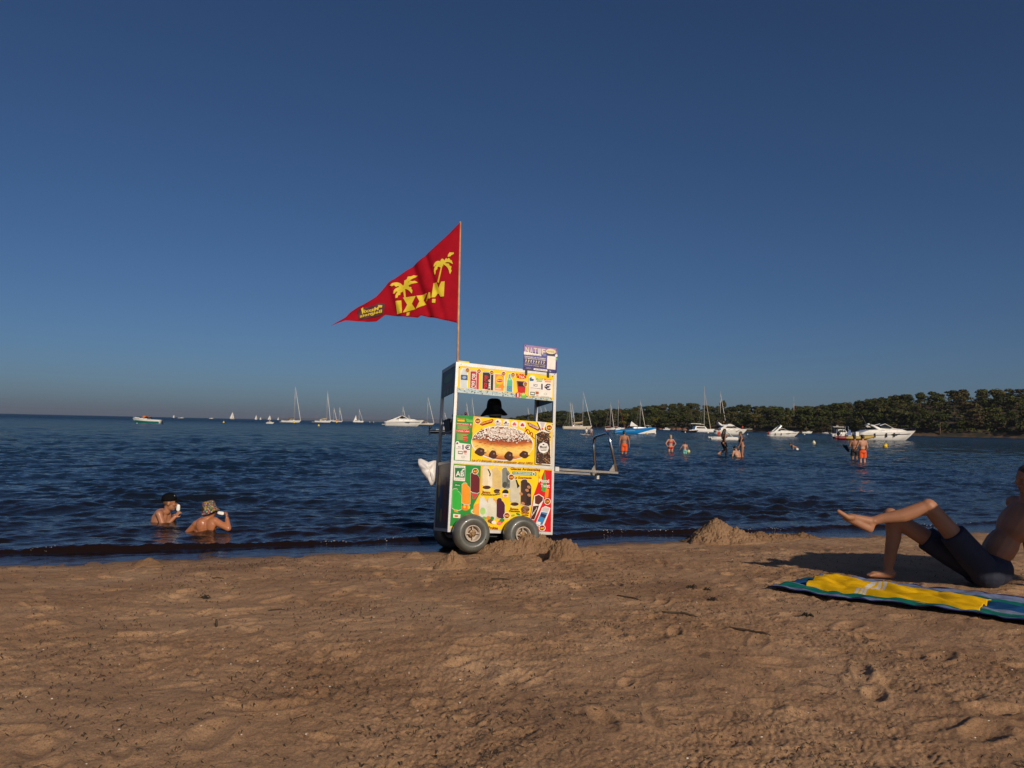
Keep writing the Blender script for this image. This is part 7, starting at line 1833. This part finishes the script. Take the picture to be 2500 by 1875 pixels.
# low scrub under the pines, seen as one mass
mb = MB()
for c in np.arange(1215, 2620, 2.4):
    for _ in range(5):
        v = rt.uniform(0.03, 1.02); cc = c + rt.uniform(-6, 6); q = hill_point(cc, v); br = rt.uniform(1.2, 2.6) * (1.25 if v > .75 else 1) * min(1, .25 + crest_height(cc)[1] / 14)
        for j in range(7):
            w_ = rt.normal(size=3); w_ /= np.linalg.norm(w_); w_[2] = abs(w_[2]) * .8; ct = q + w_ * br + np.array((0, 0, .3 + .9 * (v > .5))); a_, b_, _x = frame_of(w_ + rt.normal(size=3) * .4); s_ = rt.uniform(.4, .8); g = rt.uniform(.6, 1.3)
            mb.add([ct + a_ * s_, ct + b_ * s_ * .8, ct - a_ * s_, ct - b_ * s_ * .8], [(0, 1, 2), (0, 2, 3)], 0, (g, g, g, 1))
tag(mb.build('shore_scrub', LEAF, fix=False), kind='stuff')
ROCK = mat('rust_brown_rock', (0.20, 0.085, 0.045, 1), 0.9, vary=0.35, scale=.5, bump=.5, bscale=2)
for i_, (c, w_) in enumerate(((1655, 2.6), (1643, 1.8), (1668, 2.0), (1610, 1.5))):
    q = hill_point(c, 0.0); mb = MB(); mb.ell((0, 0, 0), (w_, w_ * .8, w_ * .62), nu=16, nv=10); V = np.array(mb.v); V *= (1 + .25 * perlin(V[:, 0] * .8 + c, V[:, 2] * 1.1 + V[:, 1], 90))[:, None]; mb.v = [tuple(a_) for a_ in V]
    o = mb.build('shore_rock', ROCK); o.location = (q[0], q[1] - 4, .35); tag(o, ('largest rust-brown rock at the foot of the dark trees', 'rust-brown rock left of the largest one at the foot of the trees', 'rust-brown rock right of the largest one at the foot of the trees', 'small rust-brown rock behind the small white cabin boat')[i_], 'rock', 'rocks at the foot of the wood')

# ------------------------------------------------------------------ heaps of dug sand
def heap(name, label, cat, x0, x1, y0, y1, bumps, rough=0.02, res=0.0075, damp=True):
    """mound patch standing on the beach; bumps: (px, py, radius_x, radius_y, height, power)"""
    nx, ny = int((x1 - x0) / res), int((y1 - y0) / res)
    gx, gy = np.meshgrid(np.linspace(x0, x1, nx), np.linspace(y0, y1, ny), indexing='xy')
    h_ = np.zeros_like(gx)
    for bx, by, rx, ry, hh, pw in bumps:
        q = np.sqrt(((gx - bx) / rx) ** 2 + ((gy - by) / ry) ** 2)
        q = q * (1 + .16 * perlin(gx * 7 + bx, gy * 7, 95))
        if hh > 0: h_ = np.maximum(h_, hh * np.clip(1 - q ** pw, 0, 1)) * .85 + .15 * (h_ + hh * np.clip(1 - q ** pw, 0, 1))
        else: h_ = h_ + hh * np.exp(-q ** 4)
    cl = np.abs(perlin(gx * 15, gy * 15, 96)) * 1.0 + .6 * np.abs(perlin(gx * 32, gy * 32, 97)) + .35 * perlin(gx * 62, gy * 62, 98)
    h_ = h_ + rough * 1.15 * (cl - .38) * smooth01(h_, .005, .05)
    ed = np.minimum(np.minimum(gx - x0, x1 - gx), np.minimum(gy - y0, y1 - gy))
    z = ground_z(gx, gy, False) + h_ - .11 * (1 - smooth01(h_, .0, .010)) - .03 * (1 - smooth01(ed, 0, .05))
    o = grid_object(name, np.stack([gx, gy, z], -1), DAMP if damp else SAND, True); return tag(o, label, cat)
def sp(px, py): return sand_point(px, py)
a_ = sp(1752, 1326); b_ = sp(1860, 1322); c_ = sp(1962, 1316); d_ = sp(1715, 1327); e_ = sp(1800, 1326)
heap('sand_heap', 'tall crumbly sand heap with a low tail on the water\'s edge', 'sand heap', d_[0] - .35, c_[0] + .45, a_[1] - .45, c_[1] + .45,
     ((a_[0] + .01, a_[1] + .12, .44, .40, .305, .95), (a_[0] - .13, a_[1] + .02, .28, .30, .17, 1.1), (e_[0] + .02, e_[1] + .1, .38, .30, .165, 1.1), (b_[0], b_[1] + .1, .40, .22, .105, 1.2), ((b_[0] + c_[0]) / 2, (b_[1] + c_[1]) / 2 + .06, .34, .18, .085, 1.3), (c_[0], c_[1] + .06, .26, .18, .10, 1.1)), .028)
a_ = sp(1290, 1348); b_ = sp(1385, 1366); c_ = sp(1225, 1352); f_ = sp(1345, 1350)
heap('sand_castle', 'dug-up sand castle with a dark hollow in front of the right wheel', 'sand castle', c_[0] - .42, b_[0] + .50, b_[1] - .32, a_[1] + .36,
     ((a_[0] + .0, a_[1] + .04, .26, .23, .200, 1.3), (a_[0] + .15, a_[1] + .14, .30, .18, .170, 1.4), (b_[0] - .02, b_[1] + .12, .23, .23, .195, 1.6), (c_[0] + .04, c_[1] + .05, .38, .26, .150, 1.3), (b_[0] + .20, b_[1] + .10, .26, .18, .09, 1.2), (a_[0] + .02, b_[1] + .02, .30, .15, .075, 1.2), (a_[0] - .16, a_[1] - .06, .16, .13, .10, 1.1), (f_[0] + .02, f_[1] + .22, .32, .12, .12, 1.3), (a_[0] + .07, b_[1] + .04, .10, .11, -.16, 2)), .030, .006)
a_ = sp(1103, 1385)
heap('sand_cone', 'small pointed cone of sand with a grass stalk left of the castle', 'sand cone', a_[0] - .22, a_[0] + .24, a_[1] - .20, a_[1] + .26, ((a_[0] + .01, a_[1] + .05, .165, .16, .135, 1.35), (a_[0] - .07, a_[1], .12, .10, .07, 1.4)), .026, .006)
GRASS = mat('dry_seagrass', (0.045, 0.027, 0.014, 1), .8, vary=.4, scale=20)
o = MB().tube([(0, 0, 0), (.002, 0, .05), (.001, -.004, .11)], [.003, .0025, .001], 5).build('grass_stalk', mat('olive_stalk', (.06, .05, .015, 1), .7)); o.location = (a_[0] + .015, a_[1] - .07, a_[2] + .07); tag(o, 'thin olive stalk stuck upright in the small sand cone', 'stalk')
a_ = sp(1010, 1362)
heap('sand_clod', 'low dark lump of sand left of the small cone', 'sand heap', a_[0] - .18, a_[0] + .18, a_[1] - .14, a_[1] + .16, ((a_[0], a_[1], .13, .11, .07, 1.2),), .016, .008)
a_ = sp(362, 1382)
heap('sand_cone', 'low pyramid of damp sand at the far left water\'s edge', 'sand cone', a_[0] - .25, a_[0] + .25, a_[1] - .2, a_[1] + .22, ((a_[0], a_[1] + .02, .19, .15, .085, 1.0),), .008, .009, True)

# ------------------------------------------------------------------ towel and yellow cloth
def towel_mat(name, ramp_, sc, rot):
    m = bpy.data.materials.new(name); m.use_nodes = True; nt = m.node_tree; p_ = nt.nodes['Principled BSDF']; p_.inputs['Roughness'].default_value = .92; p_.inputs['Specular IOR Level'].default_value = .1
    vc = nt.nodes.new('ShaderNodeVertexColor'); vc.layer_name = 'Col'; nt.links.new(vc.outputs['Color'], p_.inputs['Base Color'])
    ns = nt.nodes.new('ShaderNodeTexNoise'); ns.inputs['Scale'].default_value = 420; tc = nt.nodes.new('ShaderNodeTexCoord'); nt.links.new(tc.outputs['Object'], ns.inputs['Vector'])
    bp = nt.nodes.new('ShaderNodeBump'); bp.inputs['Strength'].default_value = .5; bp.inputs['Distance'].default_value = .004; nt.links.new(ns.outputs['Fac'], bp.inputs['Height']); nt.links.new(bp.outputs[0], p_.inputs['Normal'])
    return m
TERRY = towel_mat('terry_cloth', None, 0, 0)
def sheet(name, A, U_, V_, nu, nv, hfun, cfun, thick=.006):
    u_, v_ = np.meshgrid(np.linspace(0, 1, nu), np.linspace(0, 1, nv), indexing='ij')
    X_ = A[0] + U_[0] * u_ + V_[0] * v_; Y_ = A[1] + U_[1] * u_ + V_[1] * v_
    wob = .018 * perlin(u_ * 6, v_ * 2, 101); X_ = X_ + wob; Y_ = Y_ + .022 * perlin(u_ * 6 + 3, v_ * 3, 102)
    Z_ = ground_z(X_, Y_, False) + hfun(u_, v_)
    o = grid_object(name, np.stack([X_, Y_, Z_], -1), TERRY, True)
    cols = cfun(u_, v_)      # nu,nv,3
    ca = o.data.color_attributes.new('Col', 'FLOAT_COLOR', 'POINT'); c4 = np.concatenate([cols, np.ones(cols.shape[:2] + (1,))], -1); ca.data.foreach_set('color', c4.astype(np.float32).ravel())
    sm = o.modifiers.new('thickness', 'SOLIDIFY'); sm.thickness = thick; sm.offset = 1
    return o
A = sand_point(1874, 1441); Bq = sand_point(2187, 1486); Cq = sand_point(2024, 1416)
dU = (Bq - A)[:2]; dU = dU / np.linalg.norm(dU) * 1.85; dV = np.array([-dU[1], dU[0]]) / np.linalg.norm(dU) * .95
dV = (dV + 0.6 * (Cq - A)[:2]) ; dV = dV / np.linalg.norm(dV) * 1.0
def th(u_, v_): return .022 + .022 * np.abs(perlin(u_ * 7, v_ * 5, 103)) + .010 * perlin(u_ * 14, v_ * 10, 104) + .015 * np.exp(-((v_ - .0) / .05) ** 2)
def tcol(u_, v_):
    w = v_ + .03 * perlin(u_ * 10, v_ * 9, 105); out = np.zeros(u_.shape + (3,))
    pal = [((0, .035), (.018, .022, .10)), ((.035, .13), (.16, .20, .34)), ((.13, .30), (.006, .145, .115)), ((.30, .40), (.20, .24, .36)), ((.40, .62), (.012, .07, .20)), ((.62, .78), (.006, .145, .115)), ((.78, .95), (.16, .20, .34)), ((.95, 2), (.018, .022, .10))]
    for (a, b), c in pal: out[(w >= a) & (w < b)] = c
    out[w < 0] = (.018, .022, .10)
    out *= (1 + .25 * perlin(u_ * 40, v_ * 40, 106))[..., None]
    return np.clip(out, 0, 1)
tag(sheet('beach_towel', A, dU, dV, 200, 110, th, tcol), 'blue and teal striped beach towel spread on the sand at the right', 'towel')
A2 = sand_point(1966, 1440); B2 = sand_point(2187, 1470); dU2 = (B2 - A2)[:2]; dU2 = dU2 / np.linalg.norm(dU2) * 1.25; C2 = sand_point(2004, 1424); dV2 = (C2 - A2)[:2]; dV2 = dV2 / np.linalg.norm(dV2) * .44
def th2(u_, v_): return .038 + .034 * np.abs(perlin(u_ * 3.0 + 1, v_ * 3.8 + u_, 111)) + .028 * np.abs(perlin(u_ * 3.2 + v_ * 1.5, v_ * 6, 112)) + .004 * perlin(u_ * 9, v_ * 14, 113) + .035 * np.exp(-((u_ - .06) / .06) ** 2) * v_ - .03 * np.exp(-(v_ / .06) ** 2) + .02 * np.exp(-((v_ - .45 - .3 * u_) / .08) ** 2)
def c2(u_, v_):
    out = np.zeros(u_.shape + (3,)); out[:] = (.74, .42, .006); w = u_ - .10 * v_ + .02 * perlin(u_ * 9, v_ * 5, 114)
    for a in (.30, .335, .37): out[(w > a) & (w < a + .022)] = (.62, .58, .54)
    return out * (1 + .12 * perlin(u_ * 20, v_ * 20, 115))[..., None]
tag(sheet('yellow_shirt', A2, dU2, dV2, 160, 70, th2, c2, .004), 'crumpled yellow shirt with white stripes lying on the striped towel', 'shirt')

# ------------------------------------------------------------------ litter of the beach
rs = np.random.default_rng(9)
mb = MB(); N_ = 10500
patch_c = [(rs.uniform(-40, 40), 2.4 + 7 * rs.random()) for _ in range(80)]
for i in range(N_):
    if rs.random() < .55:
        a0, r0_ = patch_c[int(rs.integers(0, len(patch_c)))]; a = math.radians(a0 + rs.normal(0, 2.2)); r_ = r0_ + rs.normal(0, .28)
    else: a = math.radians(rs.uniform(-42, 42)); r_ = 1.9 + 8.6 * rs.random() ** .9
    x, y = r_ * math.sin(a), r_ * math.cos(a)
    if r_ < 1.7 or shore_s(x, y) < .25: continue
    z = float(ground_z(x, y, True)); L_ = rs.uniform(.003, .015) * (1 if rs.random() < .95 else 2.4); w = rs.uniform(.0010, .0032); t = rs.uniform(0, 6.28); up = rs.uniform(0, .012)
    dx, dy = math.cos(t) * L_, math.sin(t) * L_; px_, py_ = -math.sin(t) * w, math.cos(t) * w; bend = rs.uniform(-.4, .4) * L_
    P_ = [(x - dx - px_, y - dy - py_, z + .002), (x - dx + px_, y - dy + py_, z + .003), (x + bend * -math.sin(t) - px_, y + bend * math.cos(t) - py_, z + .004 + up), (x + bend * -math.sin(t) + px_, y + bend * math.cos(t) + py_, z + .004 + up), (x + dx - px_ * .4, y + dy - py_ * .4, z + .002), (x + dx + px_ * .4, y + dy + py_ * .4, z + .003)]
    mb.add(P_, [(0, 1, 3, 2), (2, 3, 5, 4)])
tag(mb.build('seagrass_litter', GRASS, fix=False), kind='stuff')
mb = MB()
for i in range(420):
    a = math.radians(rs.uniform(-42, 42)); r_ = 1.9 + 8 * rs.random(); x, y = r_ * math.sin(a), r_ * math.cos(a)
    if shore_s(x, y) < .4: continue
    z = float(ground_z(x, y, True)); s_ = rs.uniform(.002, .0055); mb.ell((x, y, z + s_ * .4), (s_, s_ * rs.uniform(.6, 1), s_ * .5), nu=6, nv=4)
tag(mb.build('shell_fragments', mat('bleached_shell', (.62, .55, .46, 1), .5), fix=False), kind='stuff')
a_ = sand_point(528, 1531)
o = MB().tube([(0, 0, 0), (.001, .002, .015), (-.002, .004, .034), (-.004, .006, .046)], [.0055, .008, .0078, .004], 8).build('dark_twig', GRASS, None, True); o.location = tuple(a_); tag(o, 'stubby dark twig standing upright in the near sand at the left', 'twig')
def twig(px, py, L_, ang, label, r_=.006, bend=.1):
    q = sand_point(px, py); n_ = 5; c, s = math.cos(ang), math.sin(ang)
    P_ = []
    for i in range(n_ + 1):
        t = i / n_ - .5; x = c * L_ * t - s * bend * L_ * (1 - 4 * t * t) * .5; y = s * L_ * t + c * bend * L_ * (1 - 4 * t * t) * .5
        P_.append((x, y, float(ground_z(q[0] + x, q[1] + y, True)) - q[2] + r_ * .8))
    o = MB().tube(P_, [r_ * .6] + [r_] * (n_ - 1) + [r_ * .4], 6).build('twig', GRASS, None, True); o.location = tuple(q); tag(o, label, 'twig', 'twigs lying on the sand')
twig(1222, 1415, .16, -.25, 'short dark twig below the sand castle', .007); twig(1660, 1502, .24, -.35, 'long brown twig lying in the sand left of the towel', .007, .2); twig(1535, 1462, .22, -.8, 'curved twig in the middle of the beach', .006, .25); twig(1830, 1547, .26, -.75, 'curved brown twig at the bottom right of the beach', .008, .2); twig(532, 1413, .10, .5, 'small dark stick on the sand below the bathing children', .006); twig(675, 1490, .11, .1, 'thin bent stick on the left part of the beach', .005, .4)
KELP = mat('dry_black_weed', (.018, .014, .008, 1), .85, bump=.5, bscale=80)
for i_, (px_, py_, lab, s_) in enumerate(((1687, 1437, 'black tuft of dried weed left of the towel, darker of two', .05), (1726, 1441, 'small black tuft of dried weed nearest the towel tip', .035), (1972, 1505, 'tuft of dried weed on the sand below the towel', .04), (1738, 1466, 'flat tuft of dried weed below the darker pair', .04), (500, 1462, 'brown tuft of dried weed on the left part of the beach', .045))):
    q = sand_point(px_, py_); mb = MB()
    for j in range(26):
        t = rs.uniform(0, 6.28); l = s_ * rs.uniform(.5, 1.3); h_ = rs.uniform(.1, .7) * s_; mb.tube([(rs.normal(0, s_ * .3), rs.normal(0, s_ * .2), .002), (math.cos(t) * l * .5, math.sin(t) * l * .4, h_), (math.cos(t) * l, math.sin(t) * l * .8, .004)], [.0035, .003, .001], 4)
    o = mb.build('weed_tuft', KELP, fix=False); o.location = tuple(q); tag(o, lab, 'seaweed', 'tufts of dried weed on the sand')

# ------------------------------------------------------------------ unseen parasol added to cast the shade beside the man
pp = np.array((3.68 + .87 * 1.75, 7.45 - 1.96 * 1.75)); pz = float(ground_z(pp[0], pp[1], False))
par = empty('added_shade_parasol', (pp[0] + .1, pp[1], pz), 0, 'unseen parasol added outside the view on the right to throw shade on the sand', 'parasol')
MB().tube([(0, 0, -.3), (0, 0, 1.9)], .018, 10).build('pole', STEEL, par, True)
seg = 10; ringsp = []
for q in np.linspace(.02, 1, 9): ringsp.append([((.95 * q) * (1 - .035 * (1 - abs(math.cos(seg * t / 2)))) * math.cos(t), (.95 * q) * (1 - .035 * (1 - abs(math.cos(seg * t / 2)))) * math.sin(t), 1.92 - .32 * q ** 1.7) for t in np.linspace(0, 2 * math.pi, 60, endpoint=False)])
cn = MB().loft(ringsp, (True, False)).build('canopy', cloth('faded_blue_canvas', (.05, .12, .28, 1)), par, True); sm = cn.modifiers.new('thickness', 'SOLIDIFY'); sm.thickness = .004
for k in range(seg):
    a = 2 * math.pi * (k + .5) / seg; MB().tube([(0, 0, 1.86), (.45 * math.cos(a), .45 * math.sin(a), 1.81), (.90 * math.cos(a), .90 * math.sin(a), 1.60)], .004, 5).build('rib', STEEL, par)
